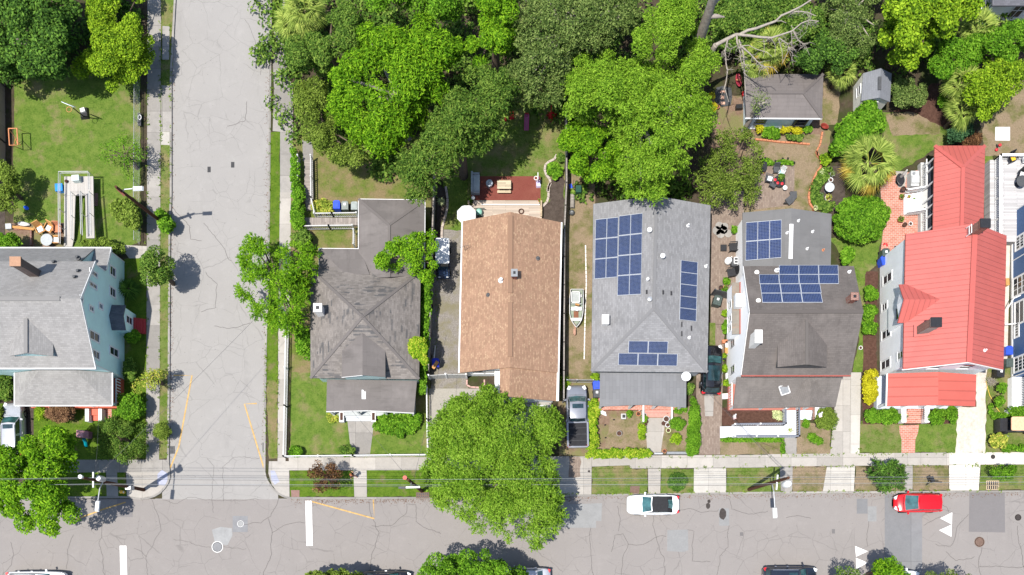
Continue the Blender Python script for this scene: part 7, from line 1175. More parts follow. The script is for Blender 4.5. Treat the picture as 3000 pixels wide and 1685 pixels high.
cf = thing('chain_link_fence', 'thin chain link fence along the left lawn beside the sidewalk', 'fence', (*W('0', 412, 450), .12)); b = MB(); P = [Vector((*W('0', x, y), .12)) for x, y in ((412, 225), (411, 440), (410, 600), (411, 720))]
for a, c in zip(P[:-1], P[1:]): b.tube([a + Vector((0, 0, 1.2)), c + Vector((0, 0, 1.2))], .025, 6); b.tube([a + Vector((0, 0, .1)), c + Vector((0, 0, .1))], .01, 4)
part(b, 'top_rail', GALV, cf)
for a, c in zip(P[:-1], P[1:]):
    m = 3
    for i in range(m): u = a.lerp(c, i / m); part(MB().tube([u, u + Vector((0, 0, 1.25))], .03, 6), 'post', GALV, cf)
    w_ = MB(); n = int((c - a).length / .3)
    for i in range(n): u, v = a.lerp(c, i / n), a.lerp(c, min(1, (i + 4) / n)); w_.bar(u + Vector((0, 0, .1)), v + Vector((0, 0, 1.2)), .008); w_.bar(u + Vector((0, 0, 1.2)), v + Vector((0, 0, .1)), .008)
    part(w_, 'mesh_wire', GALV, cf)
yw = thing('yard_wall', 'low grey wall with a letter box gate in front of the grey house yard', 'wall', (*W('o', 1500, 1250), .12)); b = MB(); a, c = W('o', 1450, 1275), W('o', 1845, 1225); b.box(a[0], c[0], a[1], a[1] + .2, .12, .6); part(b, 'wall', GREY, yw); a, c = W('o', 1205, 1285), W('o', 1360, 1240); part(MB().box(a[0], c[0], a[1], a[1] + .12, .3, .95), 'gate', GALV, yw)
sf = thing('screen_fence', 'dark slatted screen between the side patio and the paver path', 'fence', (*W('p', 200, 580), .12)); b = MB(); a, c = Vector((*W('p', 118, 585), .12)), Vector((*W('p', 285, 622), .12))
for i in range(9): b.bar(a + Vector((0, 0, .15 + i * .17)), c + Vector((0, 0, .15 + i * .17)), .04, .13)
part(b, 'slats', DGREY, sf)
for u in (a, c): part(MB().bar(u, u + Vector((0, 0, 1.7)), .1), 'post', DGREY, sf)
# ---------------------------------------------------------------- bins and small things
def bin_(label, k, x, y, rot=0, mat=None, s=1.0, lidm=None, sticker=False):
    X, Y = W(k, x, y, .6); t = thing('wheelie_bin', label, 'wheelie bin', (X, Y, .12), 'wheelie bins', local=True); b = MB(); b.cbox((0, 0, .52), (.52 * s, .58 * s, .92), 0, 1.16); part(b, 'body', mat, t); l = MB(); l.cbox((0, 0, 1.01), (.64 * s, .72 * s, .07), 0, .9); l.cbox((0, -.02, 1.06), (.4 * s, .46 * s, .04), 0, .85); l.bar((-.22, .38 * s, .98), (.22, .38 * s, .98), .05); part(l, 'lid', lidm or mat, t)
    for sx in (-1, 1): part(MB().tube([(sx * .22, .3 * s, .13), (sx * .3, .3 * s, .13)], .12, 12), 'wheel', RUBBER, t)
    if sticker: part(MB().cbox((0, .1, 1.085), (.2, .2, .01)), 'sticker', WHITE, t)
    t.location = (X, Y, .12 if s < 2 else .1); t.rotation_euler = (0, 0, rot)
bin_('blue bin in the row behind the corner house', 'i', 832, 305, 0, BLUEBIN, .98); bin_('grey green bin next to the blue bin behind the corner house', 'i', 988, 320, .02, GREENBIN, .98, flat('grey_lid', (.2, .22, .2), .6), True); bin_('grey bin tucked beside the rear roof of the corner house', 'i', 1165, 325, 0, GREENBIN, .95, flat('grey_lid2', (.26, .29, .28), .6))
bin_('deep blue bin with cardboard on top behind the white double gate', 'k', 305, 560, 0, flat('royal_blue', (.01, .025, .4), .45)); bin_('blue bin behind the pickup, beside the grey house', 'm', 640, 195, .1, BLUEBIN, 1.0); bin_('dark grey bin with white sticker below the blue one by the pickup', 'm', 645, 340, 0, DGREY, 1.0, None, True)
bin_('green bin with sticker on the paver path by the dark screen', 'p', 165, 640, -.25, GREENBIN, 1.15, None, True); bin_('dark green bin with sticker at the corner of the white sided house', 's', 212, 1350, .05, GREENBIN, 1.05, None, True); bin_('blue bin leaning beside the dark green one at the white sided house', 's', 200, 1440, .25, BLUEBIN, 1.05); bin_('black bin at the bottom of the narrow alley by the navy house', 'w', 590, 75, -.1, BLACK, 1.1, None, True); bin_('blue bin in the narrow alley by the navy house', 'v', 388, 1200, 0, BLUEBIN, 1.0); bin_('green bin in the narrow alley below the blue one', 'v', 392, 1330, 0, GREENBIN, 1.0); bin_('small dark green tub on the dirt beside the grass strip', 'j', 1905, 335, 0, flat('tub_green', (.015, .06, .04), .5), .8)
box_ = thing('cardboard_sheet', 'torn cardboard on the lid of the deep blue bin', 'cardboard', (*W('k', 290, 570, 1.2), 1.2)); part(MB().cbox((*W('k', 290, 572, 1.22), 1.215), (.3, .75, .03), -.6), 'board', WICKER, box_)
bk = thing('white_pipe', 'white pipe leaning behind the deep blue bin', 'pipe', (*W('k', 275, 480), .12)); part(MB().tube([W3('k', 262, 500, 1.0), W3('k', 290, 215, .2)], .07, 8), 'tube', OFFWHITE, bk)
def pot(label, k, x, y, r, mat, h=.35, plant=None, soilm=True, name='plant_pot', cat='plant pot', group=None, z=.12):
    X, Y = W(k, x, y, h + z); t = thing(name, label, cat, (X, Y, z), group); part(MB().lathe((X, Y, z), [(r * .72, 0), (r, h), (r * 1.08, h), (r * 1.08, h + .04), (r * .86, h + .04), (r * .82, h - .05)], 18), 'pot', mat, t, smooth=40); part(MB().lathe((X, Y, z), [(r * .8, h - .06), (r * .8, h - .02)], 16), 'soil', MULCH, t)
    if plant: o = leaf_object('leaves', *clumps(np.array([[X, Y, h + z + r * .4]]), [r * 1.15], 90, .16, .4), plant, Vector((X, Y, z))); o.parent = t
    return t
for l, k, x, y, r, m_, h, pl in (('big white rimmed pot at the foot of the right step wall', 'o', 1460, 615, .27, OFFWHITE, .5, None), ('brown pot left of the white urn by the path', 'o', 1412, 695, .18, MULCH, .3, None), ('white urn with brown soil by the round topiary', 'o', 1485, 725, .2, WHITE, .5, None), ('upper brown pot on the pink steps', 'o', 1470, 430, .13, MULCH, .25, None), ('lower brown pot on the pink steps', 'o', 1482, 488, .12, MULCH, .25, None), ('pot on top of the right white step wall', 'o', 1578, 415, .13, OFFWHITE, .35, None), ('white pot on the left side of the pink steps', 'o', 962, 425, .15, WHITE, .35, None), ('small white rimmed pot beside the strap plant', 'o', 1065, 540, .15, OFFWHITE, .3, None),
        ('terracotta disc leaning in the bed left of the step wall', 'o', 945, 520, .2, TERRA, .1, None), ('upper brown round pot left of the path', 'o', 1088, 665, .17, MULCH, .25, None), ('lower brown round pot left of the path', 'o', 1070, 708, .16, MULCH, .25, None), ('terracotta pot in the white dish by the low wall', 'o', 1425, 1205, .17, TERRA, .35, None), ('pale lime dish under the white urn', 'o', 1497, 825, .2, flat('lime_dish', (.5, .55, .3), .6), .06, None), ('dark red flower pot in the bed before the grey porch', 'o', 812, 430, .14, MULCH, .25, MAR),
        ('white tub with blue plants in the centre of the curved bed', 'r', 1662, 450, .2, OFFWHITE, .4, GRYG), ('white round tub below the top one in the curved bed', 'r', 1632, 562, .19, WHITE, .4, None), ('big terracotta ring pot on the edge of the curved bed', 'r', 1295, 695, .26, TERRA, .3, MED), ('terracotta and white pot at the lower tip of the curved bed', 'r', 1342, 1095, .2, TERRA, .4, SILV), ('grey pot at the bottom of the curved bed', 'r', 1440, 855, .23, GREY, .35, MED), ('pot with reddish plant at the bottom of the curved bed', 'r', 1580, 900, .26, OFFWHITE, .35, CRO),
        ('pot with bushy plant left of the pale garden stair', 's', 448, 600, .2, TERRA, .3, MED), ('dark pot above the garden stair', 's', 468, 500, .22, BLACK, .45, None), ('cream pot by the upper stair rail', 's', 520, 520, .2, STUCCO, .3, None), ('blue pot on the garden stair', 's', 600, 625, .12, BLUEBIN, .3, MED), ('pink pot on the garden stair', 's', 540, 597, .12, TERRA, .3, CRO), ('pot with dark shrub below the garden stair', 's', 432, 890, .24, TERRA, .3, MED), ('brown pot at the foot of the lower stair rail', 's', 488, 955, .18, MULCH, .3, None), ('white pot right of the lower stair rail', 's', 560, 945, .17, WHITE, .3, None),
        ('pot of flowers on the left white step wall by the brick walk', 'x', 585, 460, .22, DGREY, .3, SILV), ('pot of flowers on the right white step wall by the brick walk', 'x', 1035, 475, .24, DGREY, .3, SILV), ('potted yellow flowers on the ramp landing corner', 'y', 1150, 490, .2, BLACK, .35, CRO), ('potted plant on the ramp landing by the upper rail', 'y', 1190, 297, .12, DGREY, .3, MED), ('potted plant by the porch end of the ramp landing', 'y', 1190, 150, .12, DGREY, .3, None), ('stone bowl planter in the middle of the dry front yard', 'o', 592, 880, .24, flat('stone_bowl', (.22, .2, .18), .9), .35, None), ('round dark pot at the top left of the curved bed', 'p', 240, 515, .18, TERRA, .35, MED), ('dark pot beside the side bay plants', 'p', 205, 520, .2, BLACK, .3, None), ('pot by the dark screen', 'p', 278, 575, .14, TERRA, .3, MED), ('potted lime plant on the tan roofed deck step', 'j', 622, 445, .16, GREENBIN, .35, LUSH), ('potted orange plant at the right deck step', 'j', 1440, 440, .13, TERRA, .3, CRO), ('white bucket in the mulch bed of the white sided house', '11', 714, 1165, .16, WHITE, .3, None), ('pot by the variegated bush at the right edge', 'w', 715, 972, .17, GREY, .3, None), ('terracotta pot by the garage corner path', 'q', 110, 640, .16, TERRA, .35, None)): pot(l, k, x, y, r, m_, h, pl)
def chair(label, k, x, y, rot, mat, cushion=None, s=1.0, name='garden_chair', group=None, z0=.12):
    X, Y = W(k, x, y, .4); t = thing(name, label, 'chair', (X, Y, z0), group, local=True); part(MB().cbox((0, 0, .4 * s), (.52 * s, .52 * s, .06)), 'seat', mat, t); part(MB().add([(-.26 * s, .24 * s, .42), (.26 * s, .24 * s, .42), (.24 * s, .38 * s, .9 * s), (-.24 * s, .38 * s, .9 * s), (-.26 * s, .3 * s, .42), (.26 * s, .3 * s, .42), (.24 * s, .43 * s, .9 * s), (-.24 * s, .43 * s, .9 * s)], [(0, 1, 2, 3), (7, 6, 5, 4), (0, 4, 5, 1), (1, 5, 6, 2), (2, 6, 7, 3), (3, 7, 4, 0)]), 'backrest', mat, t)
    for sx in (-1, 1):
        part(MB().cbox((sx * .27 * s, .02, .6 * s), (.07, .5 * s, .05)), 'armrest', mat, t)
        for sy in (-1, 1): part(MB().bar((sx * .22 * s, sy * .22 * s, 0), (sx * .24 * s, sy * .22 * s, .38 * s), .05), 'leg', mat, t)
    if cushion: part(MB().cbox((0, -.03, .46 * s), (.36 * s, .36 * s, .06)), 'cushion', cushion, t)
    t.location = (X, Y, z0); t.rotation_euler = (0, 0, rot); return t
PAD = flat('pale_cushion', (.6, .66, .72), .8, var=.08)
chair('wicker chair with pale cushion left of the glass patio table', 'b', 790, 610, .5, WICKER, PAD, 1.25); chair('wicker chair with pale cushion above the glass patio table', 'b', 950, 590, -.5, WICKER, PAD, 1.2); chair('dark red wicker chair under the ramp handrail', 'b', 1110, 600, 0, TERRA, None, 1.15); chair('wicker chair with pale cushion right of the glass patio table', 'b', 1090, 810, -1.6, WICKER, PAD, 1.1)
def rtable(label, k, x, y, r, mat, h=.72, leg=None, name='round_table', z0=.12, hole=False):
    X, Y = W(k, x, y, h); t = thing(name, label, 'table', (X, Y, z0)); part(MB().lathe((X, Y, h), [(r * .97, 0), (r, .02), (r, .035), (r * .97, .045)], 28), 'tabletop', mat, t); part(MB().lathe((X, Y, z0), [(r * .5, 0), (r * .45, .03), (.05, .08), (.05, h - z0 - .02)], 16), 'pedestal', leg or DGREY, t); return t
rtable('round glass patio table among the wicker chairs', 'b', 880, 790, .53, flat('frosted_top', (.36, .38, .38), .15, .6)); rtable('small brown round table right of the glass patio table', 'b', 1050, 780, .33, WICKER, .5)
rtable('silver oval table with pale post in the curved garden bed', 'r', 1610, 700, .42, flat('silver_top', (.42, .45, .47), .35, .5), .9); rtable('black round table with red cushions in the middle of the paver patio', 'r', 665, 585, .52, BLACK, .5)
rtable('small white topped round stool beside the black patio table', 'r', 770, 710, .2, WHITE, .5)
for i, (x, y) in enumerate(((585, 560), (632, 620), (715, 632))): sp_ = thing('red_cushion', ['red cushion on the left of the black patio table', 'small red cushion in the middle of the black patio table', 'largest red cushion on the right of the black patio table'][i], 'cushion', (*W('r', x, y, .58), .56)); part(MB().lathe((*W('r', x, y, .58), .55), [(.05, 0), (.13, .03), (.12, .07), (.04, .09)], 12), 'pad', RED, sp_)
shrub('table_plant', 'green plant standing on the black patio table', 'r', circ('r', 705, 520, 45, 55), .95, MED, .2, 90, .14, cat='plant', zbot=.58)
chair('brown slatted chair at the top of the black patio table', 'r', 600, 380, 0, DGREY, None, 1.0); chair('dark chair with a pale towel left of the black patio table', 'r', 465, 560, 1.3, DGREY, PAD, 1.1); chair('dark chair below left of the black patio table', 'r', 530, 665, 2.6, DGREY, None, .9); chair('dark chair with a pale throw above the black patio table', 'r', 700, 425, -.5, OFFWHITE, flat('teal_throw', (.35, .55, .58), .8), .9)
lg = thing('curved_bench', 'curved black bench at the corner of the paver patio', 'bench', (*W('r', 890, 900), .12)); P = [W3('r', 925, 780, .5), W3('r', 935, 860, .52), W3('r', 880, 930, .52), W3('r', 810, 985, .5)]; b = MB()
b.ribbon([p[:2] for p in P], .62, .44, .52); part(b, 'seat', DGREY, lg); [part(MB().bar((P[i][0], P[i][1], .12), (P[i][0], P[i][1], .44), .45, .1), 'leg', BLACK, lg) for i in (0, 3)]
wd_ = thing('barrow', 'black upturned barrow at the left edge of the paver patio', 'wheelbarrow', (*W('r', 380, 340), .12)); b = MB(); b.prism([W('r', x, y, .5) for x, y in ((320, 290), (370, 220), (425, 240), (428, 340), (390, 415), (330, 400))], .35, .6); part(b, 'tray', BLACK, wd_); part(MB().bar(W3('r', 330, 390, .4), W3('r', 310, 440, .6), .04).bar(W3('r', 380, 410, .4), W3('r', 365, 450, .6), .04), 'handle', WICKER, wd_); part(MB().tube([W3('r', 365, 215, .2), W3('r', 385, 215, .2)], .18, 12), 'wheel', RUBBER, wd_)
for i, (x, y) in enumerate(((385, 165), (440, 200), (578, 220), (715, 175), (815, 170), (935, 250))): X, Y = W('r', x, y, .3); sl_ = thing('garden_light', ['leftmost garden light stake along the patio border', 'second garden light stake from the left along the patio border', 'third garden light stake from the left along the patio border', 'fourth garden light stake from the left along the patio border', 'fifth garden light stake from the left along the patio border', 'rightmost garden light stake along the patio border'][i], 'garden light', (X, Y, .12), 'garden light stakes'); part(MB().tube([(X, Y, .1), (X, Y, .45)], .02, 6), 'stake', BLACK, sl_); part(MB().lathe((X, Y, .45), [(.05, 0), (.09, .04), (.03, .12)], 10), 'lamp', BLACK, sl_)
# side patio chairs
chair('upper black garden chair on the side patio', 'p', 300, 190, -1.5, BLACK, None, 1.35, group='black chairs on the side patio'); chair('lower black garden chair on the side patio', 'p', 285, 400, -1.35, BLACK, None, 1.35, group='black chairs on the side patio'); fs = thing('footstool', 'square black footstool by the upper black garden chair', 'footstool', (*W('p', 225, 190), .12)); part(MB().cbox((*W('p', 225, 190, .3), .36), (.52, .54, .12)), 'top', BLACK, fs); part(MB().cbox((*W('p', 225, 190, .3), .21), (.44, .46, .18)), 'base', DGREY, fs)
rk = thing('grey_cabinet', 'grey cabinet with white framed lid between the two black chairs', 'cabinet', (*W('p', 315, 305), .12)); c0 = W('p', 315, 305, .6); part(MB().cbox((*c0, .4), (.5, .7, .55)), 'body', DGREY, rk); c1 = W('p', 338, 286, .9); b = MB()
for dx, dy, sx, sy in ((0, .26, .42, .06), (0, -.26, .42, .06), (-.2, 0, .06, .5), (.2, 0, .06, .5), (0, 0, .4, .05)): b.cbox((c1[0] + dx, c1[1] + dy, .72), (sx, sy, .05))
part(b, 'lid_frame', WHITE, rk); ur = thing('white_urn', 'white round urn beside the grey cabinet', 'urn', (*W('p', 262, 300), .12)); part(MB().lathe((*W('p', 262, 300, .4), .12), [(.14, 0), (.3, .25), (.32, .4), (.2, .55), (.26, .62), (.2, .6)], 18), 'bowl', WHITE, ur, smooth=50); part(MB().lathe((*W('p', 285, 275, .4), .12), [(.05, 0), (.07, .4), (.04, .7)], 10), 'spout', WHITE, ur)
for l, k, x, y, m_, sz in (('white box on the dirt by the side bay', 'p', 262, 990, WHITE, (.4, .55, .3)), ('tan cardboard box beside the white box', 'p', 268, 1040, WICKER, (.6, .5, .35)), ('brown crate above the white box', 'p', 240, 965, TERRA, (.5, .3, .3)), ('white bags beside the lime bush', 'p', 262, 1255, WHITE, (.35, .5, .25)), ('pale stone block by the porch corner', 'p', 245, 1420, STUCCO, (.6, .45, .3)), ('blue plastic tub beside the wheelchair ramp', 'c', 145, 445, flat('sky_blue_tub', (.02, .2, .62), .4), (.62, .62, .5)), ('white storage box on the ramp platform', 'c', 455, 265, flat('pale_box', (.45, .52, .5), .5), (.6, .48, .5)), ('grey barrel end by the brick planter', 'b', 160, 535, GALV, (.5, .45, .5)), ('dark storage box by the garage corner', 'q', 415, 635, BLACK, (.55, .35, .4)), ('wooden box in the alley by the navy house', 'v', 405, 455, WICKER, (.28, .6, .5))):
    s_on = .98 if 'ramp platform' in l else .12; X, Y = W(k, x, y, s_on + sz[2]); bx = thing('storage_box', l, 'box', (X, Y, s_on)); part(MB().cbox((X, Y, s_on + sz[2] / 2), sz, .06), 'body', m_, bx); part(MB().cbox((X, Y, s_on + sz[2] + .02), (sz[0] * 1.04, sz[1] * 1.04, .04), .06), 'lid', m_, bx)
# wheelchair ramp of the aqua house
ra = thing('wheelchair_ramp', 'long pale switchback wheelchair ramp with tube handrails behind the aqua house', 'ramp', (*W('c', 520, 700), .12)); CD = planks('pale_deck', (.36, .34, .315), .3, math.pi / 2, .08, .7)
def slab(b, k, s, zs, th=.12): P = pts(s); n = len(P); V = [W3(k, x, y, z) for (x, y), z in zip(P, zs)]; b.add(V + [(v[0], v[1], v[2] - th) for v in V], [tuple(range(n))[::-1], tuple(range(n, 2 * n))] + [(i, (i + 1) % n, n + (i + 1) % n, n + i) for i in range(n)])
b = MB(); slab(b, 'c', '245,240 790,235 795,590 245,600', [.98] * 4); part(b, 'platform', CD, ra); b = MB(); slab(b, 'c', '245,602 455,600 430,1400 395,1560 240,1560', [.98, .98, .5, .3, .3]); part(b, 'lower_run', CD, ra); b = MB(); slab(b, 'c', '640,594 795,592 815,1400 660,1400', [.98, .98, 1.3, 1.3]); part(b, 'upper_run', CD, ra)
b = MB(); b.prism([W('c', x, y, .1) for x, y in ((810, 560), (890, 560), (880, 800), (810, 800))], .12, .2); part(b, 'brick_base', BRICKRED, ra)
def handrail(P, nm='handrail'):
    for h in (.9, .62): part(MB().tube([Vector(p) + Vector((0, 0, h)) for p in P], .035, 6), nm, OFFWHITE, ra)
    for a, c in zip(P[:-1], P[1:]):
        m = max(1, int((Vector(c) - Vector(a)).length / 1.4))
        for i in range(m): u = Vector(a).lerp(Vector(c), i / m); part(MB().tube([u, u + Vector((0, 0, .9))], .025, 6), 'rail_post', GALV, ra)
handrail([W3('c', 240, 1560, .3), W3('c', 235, 600, .98), W3('c', 240, 235, .98), W3('c', 790, 232, .98), W3('c', 795, 560, .98)]); handrail([W3('c', 470, 1480, .4), W3('c', 460, 605, .98), W3('c', 640, 600, .98), W3('c', 655, 1400, 1.3)]); handrail([W3('c', 800, 600, .98), W3('c', 818, 1400, 1.3)])
wt = thing('small_black_ball', 'dark round pot on the corner of the ramp platform', 'pot', (*W('c', 285, 330, 1), .98)); part(MB().ball((*W('c', 285, 330, 1.1), 1.12), .14), 'body', MULCH, wt)
lc = thing('plastic_disc', 'blue plastic lid on the dark soil at the left', 'lid', (*W('b', 512, 200), .13)); part(MB().lathe((*W('b', 512, 200), .13), [(.24, 0), (.26, .03), (.2, .06), (.02, .07)], 18, 1, .62, -.6), 'disc', flat('bright_blue', (.01, .1, .65), .4), lc)
bp = thing('brick_planter', 'brick edged planter at the left end of the aqua house patio', 'planter', (*W('b', 430, 750), .12)); b = MB(); a, c = W('b', 240, 920), W('b', 640, 600)
b.box(a[0], c[0], c[1] - .15, c[1], .12, .4); b.box(c[0] - .15, c[0], a[1], c[1] - .151, .12, .4); part(b, 'brick_edge', BRICKRED, bp); part(MB().box(a[0], c[0] - .151, a[1], c[1] - .151, .12, .3), 'soil', TANSOIL, bp)
sk_ = thing('white_sack', 'crumpled pale tarp on the bench edge by the planter', 'tarp', (*W('b', 450, 500), .12)); part(MB().lathe((*W('b', 450, 495, .3), .2), [(.3, 0), (.55, .1), (.5, .22), (.2, .3), (.02, .32)], 16, 1.0, .35, -.1), 'cloth', STUCCO, sk_, smooth=60); pl_ = thing('plank_bench', 'tan plank bench behind the brick planter', 'bench', (*W('b', 440, 570), .12)); part(MB().bar(W3('b', 220, 545, .5), W3('b', 640, 590, .5), .22, .07), 'seat', WICKER, pl_); [part(MB().bar(W3('b', x, y, .13), W3('b', x, y, .47), .12), 'leg', WICKER, pl_) for x, y in ((260, 550), (610, 588))]
ss = MB(); 
rs = thing('rusty_frame', 'rusty orange tube frame standing at the left edge of the lawn', 'frame', (*W('a', 270, 1050), .12)); RUST = flat('rusty_orange', (.55, .22, .1), .7, var=.25); F4 = [W3('a', 160, 880, 1.5), W3('a', 320, 875, 1.5), W3('a', 335, 1190, 1.5), W3('a', 180, 1195, 1.5)]; b = MB(); b.tube(F4 + F4[:1], .05, 7); part(b, 'top_frame', RUST, rs); b = MB(); b.tube([F4[0], W3('a', 290, 1060, .9), W3('a', 390, 1200, .12)], .03, 6); b.tube([F4[2], W3('a', 290, 1060, .9), W3('a', 260, 1200, .12)], .03, 6); b.tube([F4[3], W3('a', 330, 1235, .12)], .03, 6); b.tube([F4[1], W3('a', 440, 930, .12)], .02, 6); part(b, 'leg', RUST, rs)
bh = thing('basketball_hoop', 'portable basketball hoop with white fan backboard and black base on the left lawn', 'basketball hoop', (*W('a', 1590, 600), .12)); b = MB(); b.cbox((*W('a', 1590, 590, .25), .27), (.75, 1.0, .3), .1, .8); part(b, 'base', BLACK, bh); pt = W3('a', 1370, 485, 3.0); part(MB().tube([W3('a', 1575, 650, .4), W3('a', 1460, 560, 1.8), pt], .05, 8), 'pole', BLACK, bh); c = Vector(W3('a', 1290, 425, 3.2)); d = Vector((.92, -.38, 0)); nn = Vector((.35, .85, .35)).normalized(); b = MB(); n = 20; up = d.cross(nn).normalized()
if up.z < 0: up = -up
b.add([c + d * .62 * math.cos(2 * math.pi * i / n) + up * .42 * math.sin(2 * math.pi * i / n) + nn * s_ * .02 for s_ in (-1, 1) for i in range(n)], [tuple(range(n))[::-1], tuple(range(n, 2 * n))] + [(i, (i + 1) % n, n + (i + 1) % n, n + i) for i in range(n)]); part(b, 'backboard', flat('backboard', (.6, .66, .68), .4), bh); rc = Vector(W3('a', 1300, 520, 3.0)); part(MB().tube([rc + Vector((.22 * math.cos(2 * math.pi * i / 16), .22 * math.sin(2 * math.pi * i / 16), 0)) for i in range(17)], .02, 6), 'rim', RUST, bh); part(MB().cbox((*W('a', 1555, 530, .55), .5), (.4, .35, .2), .3), 'sandbag', STUCCO, bh)
ph = thing('toy_playhouse', 'faded pink toy playhouse with a teal slide on the shaded lawn', 'playhouse', (*W('d', 1550, 790), .12)); b = MB(); a, c = W('d', 1450, 840, 1), W('d', 1650, 720, 1); b.box(a[0], c[0], a[1], c[1], .12, 1.1); part(b, 'body', flat('faded_plum', (.2, .1, .13), .7), ph); zz = 1.5; V = [W3('d', 1435, 835, 1.1), W3('d', 1440, 705, 1.1), W3('d', 1570, 712, zz), W3('d', 1560, 845, zz), W3('d', 1668, 740, 1.1), W3('d', 1662, 875, 1.1)]; roof(ph, V, [(0, 3, 2, 1), (3, 5, 4, 2)], flat('faded_pink', (.36, .18, .2), .7, var=.2), .05); b = MB(); b.tube([W3('d', 1580, 870, .9), W3('d', 1610, 930, .6), W3('d', 1620, 1005, .2)], .16, 8); part(b, 'slide', flat('teal_plastic', (.0, .2, .24), .4), ph)
fh = thing('fire_hydrant', 'white and yellow fire hydrant in the left corner verge', 'fire hydrant', (*W('e', 905, 655), .12)); X, Y = W('e', 900, 655, .3); part(MB().lathe((X, Y, .12), [(.16, 0), (.12, .06), (.12, .5), (.16, .52), (.13, .62), (.05, .72)], 14), 'barrel', flat('hydrant_yellow', (.6, .35, .05), .5), fh, smooth=45); part(MB().tube([(X - .22, Y + .06, .5), (X + .16, Y - .02, .5)], .08, 10), 'nozzle', WHITE, fh)
for l, k, x, y in (('black bin bag stand in the dry verge right of the dark tree', '12', 1230, 755),):
    sg = thing('bent_sign_post', 'bent black sign post lying over the dry verge right of the dark tree', 'sign post', (*W('12', 1205, 778), .12)); part(MB().tube([W3('12', 1200, 778, .15), W3('12', 1240, 750, 1.0), W3('12', 1320, 755, 1.6)], .04, 6), 'post', BLACK, sg); part(MB().cbox(W3('12', 1243, 735, 1.2), (.3, .5, .3), .4), 'board', BLACK, sg)
# ---------------------------------------------------------------- tan house deck and patio
dk2 = thing('timber_deck', 'pale timber deck with steps behind the tan roofed house', 'deck', (*W('j', 1030, 560), .12)); (xa, ya), (xb_, yb_) = W('j', 585, 720, .5), W('j', 1468, 500, .5); part(MB().box(xa, xb_, ya, yb_, .12, .5), 'deck_boards', planks('deck_pine', (.4, .33, .27), .14), dk2); (xa, ya), (xb_, yb_) = W('j', 640, 498, .3), W('j', 1440, 442, .3); part(MB().box(xa, xb_, yb_ + .0, ya + .65 if False else ya, .12, .32), 'step', planks('deck_pine2', (.4, .33, .27), .16), dk2); part(MB().bar(W3('j', 740, 490, .53), W3('j', 1445, 492, .53), .08, .04), 'white_nosing', WHITE, dk2); [part(MB().bar(W3('j', x, 640, .55), W3('j', x, 450, .55), .14, .3), 'side_board', WOODY, dk2) for x in (588, 1462)]
um = thing('patio_umbrella', 'open white octagonal patio umbrella at the corner of the tan roof', 'umbrella', (*W('j', 560, 610, 0), .5)); X, Y = W('j', 560, 605, 2.5); n = 8; R_ = .86; ring = [(X + R_ * 1.0 * math.cos(2 * math.pi * (i + .5) / n), Y + R_ * math.sin(2 * math.pi * (i + .5) / n), 2.35) for i in range(n)]; b = MB(); b.add(ring + [(X, Y, 2.75)], [(i, (i + 1) % n, n) for i in range(n)]); part(b, 'canopy', WHITE, um); part(MB().tube([(X, Y, .5), (X, Y, 2.8)], .025, 8), 'pole', GALV, um); part(MB().lathe((X, Y, .5), [(.3, 0), (.28, .06), (.05, .1)], 16), 'base', DGREY, um); b = MB()
for p in ring: b.bar((X, Y, 2.7), p, .02)
part(b, 'rib', GALV, um)
sofa = thing('garden_sofa', 'grey two arm garden sofa on the left of the red patio', 'sofa', (*W('j', 670, 235), .12)); (xa, ya), (xb_, yb_) = W('j', 618, 358, .5), W('j', 720, 115, .5); SG = flat('sofa_grey', (.3, .32, .33), .85); part(MB().box(xa + .18, xb_, ya + .14, yb_ - .14, .2, .5), 'seat', flat('sofa_cushion', (.42, .46, .47), .9), sofa); part(MB().box(xa, xa + .17, ya, yb_, .15, .95), 'backrest', SG, sofa); [part(MB().box(xa + .171, xb_, y_, y_ + .13, .15, .7), 'armrest', SG, sofa) for y_ in (ya, yb_ - .13)]
dr = thing('steel_drum', 'round pale steel drum on the red patio', 'fire pit', (*W('j', 838, 245), .12)); X, Y = W('j', 838, 240, .5); part(MB().lathe((X, Y, .12), [(.26, 0), (.28, .1), (.28, .5), (.3, .55), (.22, .58)], 20), 'drum', flat('steel_drum', (.42, .46, .5), .35, .5, .4), dr, smooth=40); part(MB().ball((X, Y, .7), .12, .6), 'lid_knob', GALV, dr)
pt_ = thing('picnic_table', 'pale wooden picnic table with bench on the red patio', 'picnic table', (*W('j', 1015, 270), .12)); (xa, ya), (xb_, yb_) = W('j', 932, 302, .75), W('j', 1098, 205, .75); part(MB().box(xa, xb_, ya, yb_, .7, .76), 'tabletop', planks('picnic_top', (.45, .38, .27), .14), pt_); (x2, y2), (x3, y3) = W('j', 932, 350, .45), W('j', 1096, 322, .45); part(MB().box(x2, x3, y2, y3, .42, .47), 'bench', planks('picnic_bench', (.46, .38, .26), .14), pt_); part(MB().box(x2, x3, yb_ + .05, yb_ + .2, .42, .47), 'bench', WOODY, pt_)
for xx in (xa + .15, xb_ - .15): part(MB().bar((xx, y2 + .1, .42), (xx, yb_ + .1, .4), .05, .1).bar((xx, y2 + .3, .13), (xx, ya + .3, .7), .05, .1).bar((xx, yb_ - .1, .13), (xx, yb_ - .35, .7), .05, .1), 'leg', WOODY, pt_)
gr_ = thing('kettle_grill', 'pale green round smoker with a black base beside the umbrella', 'grill', (*W('j', 712, 600), .5)); X, Y = W('j', 712, 570, 1.1); part(MB().lathe((X, Y, .5), [(.2, 0), (.28, .15), (.29, .45), (.27, .55), (.1, .68), (.02, .7)], 20), 'drum', flat('mint_enamel', (.25, .5, .4), .4, .5), gr_, smooth=50); part(MB().box(X - .3, X + .3, Y - .3, Y - .2, .5, .9).bar((X - .45, Y + .3, .95), (X + .5, Y + .3, .95), .06), 'stand', GREENBIN, gr_)
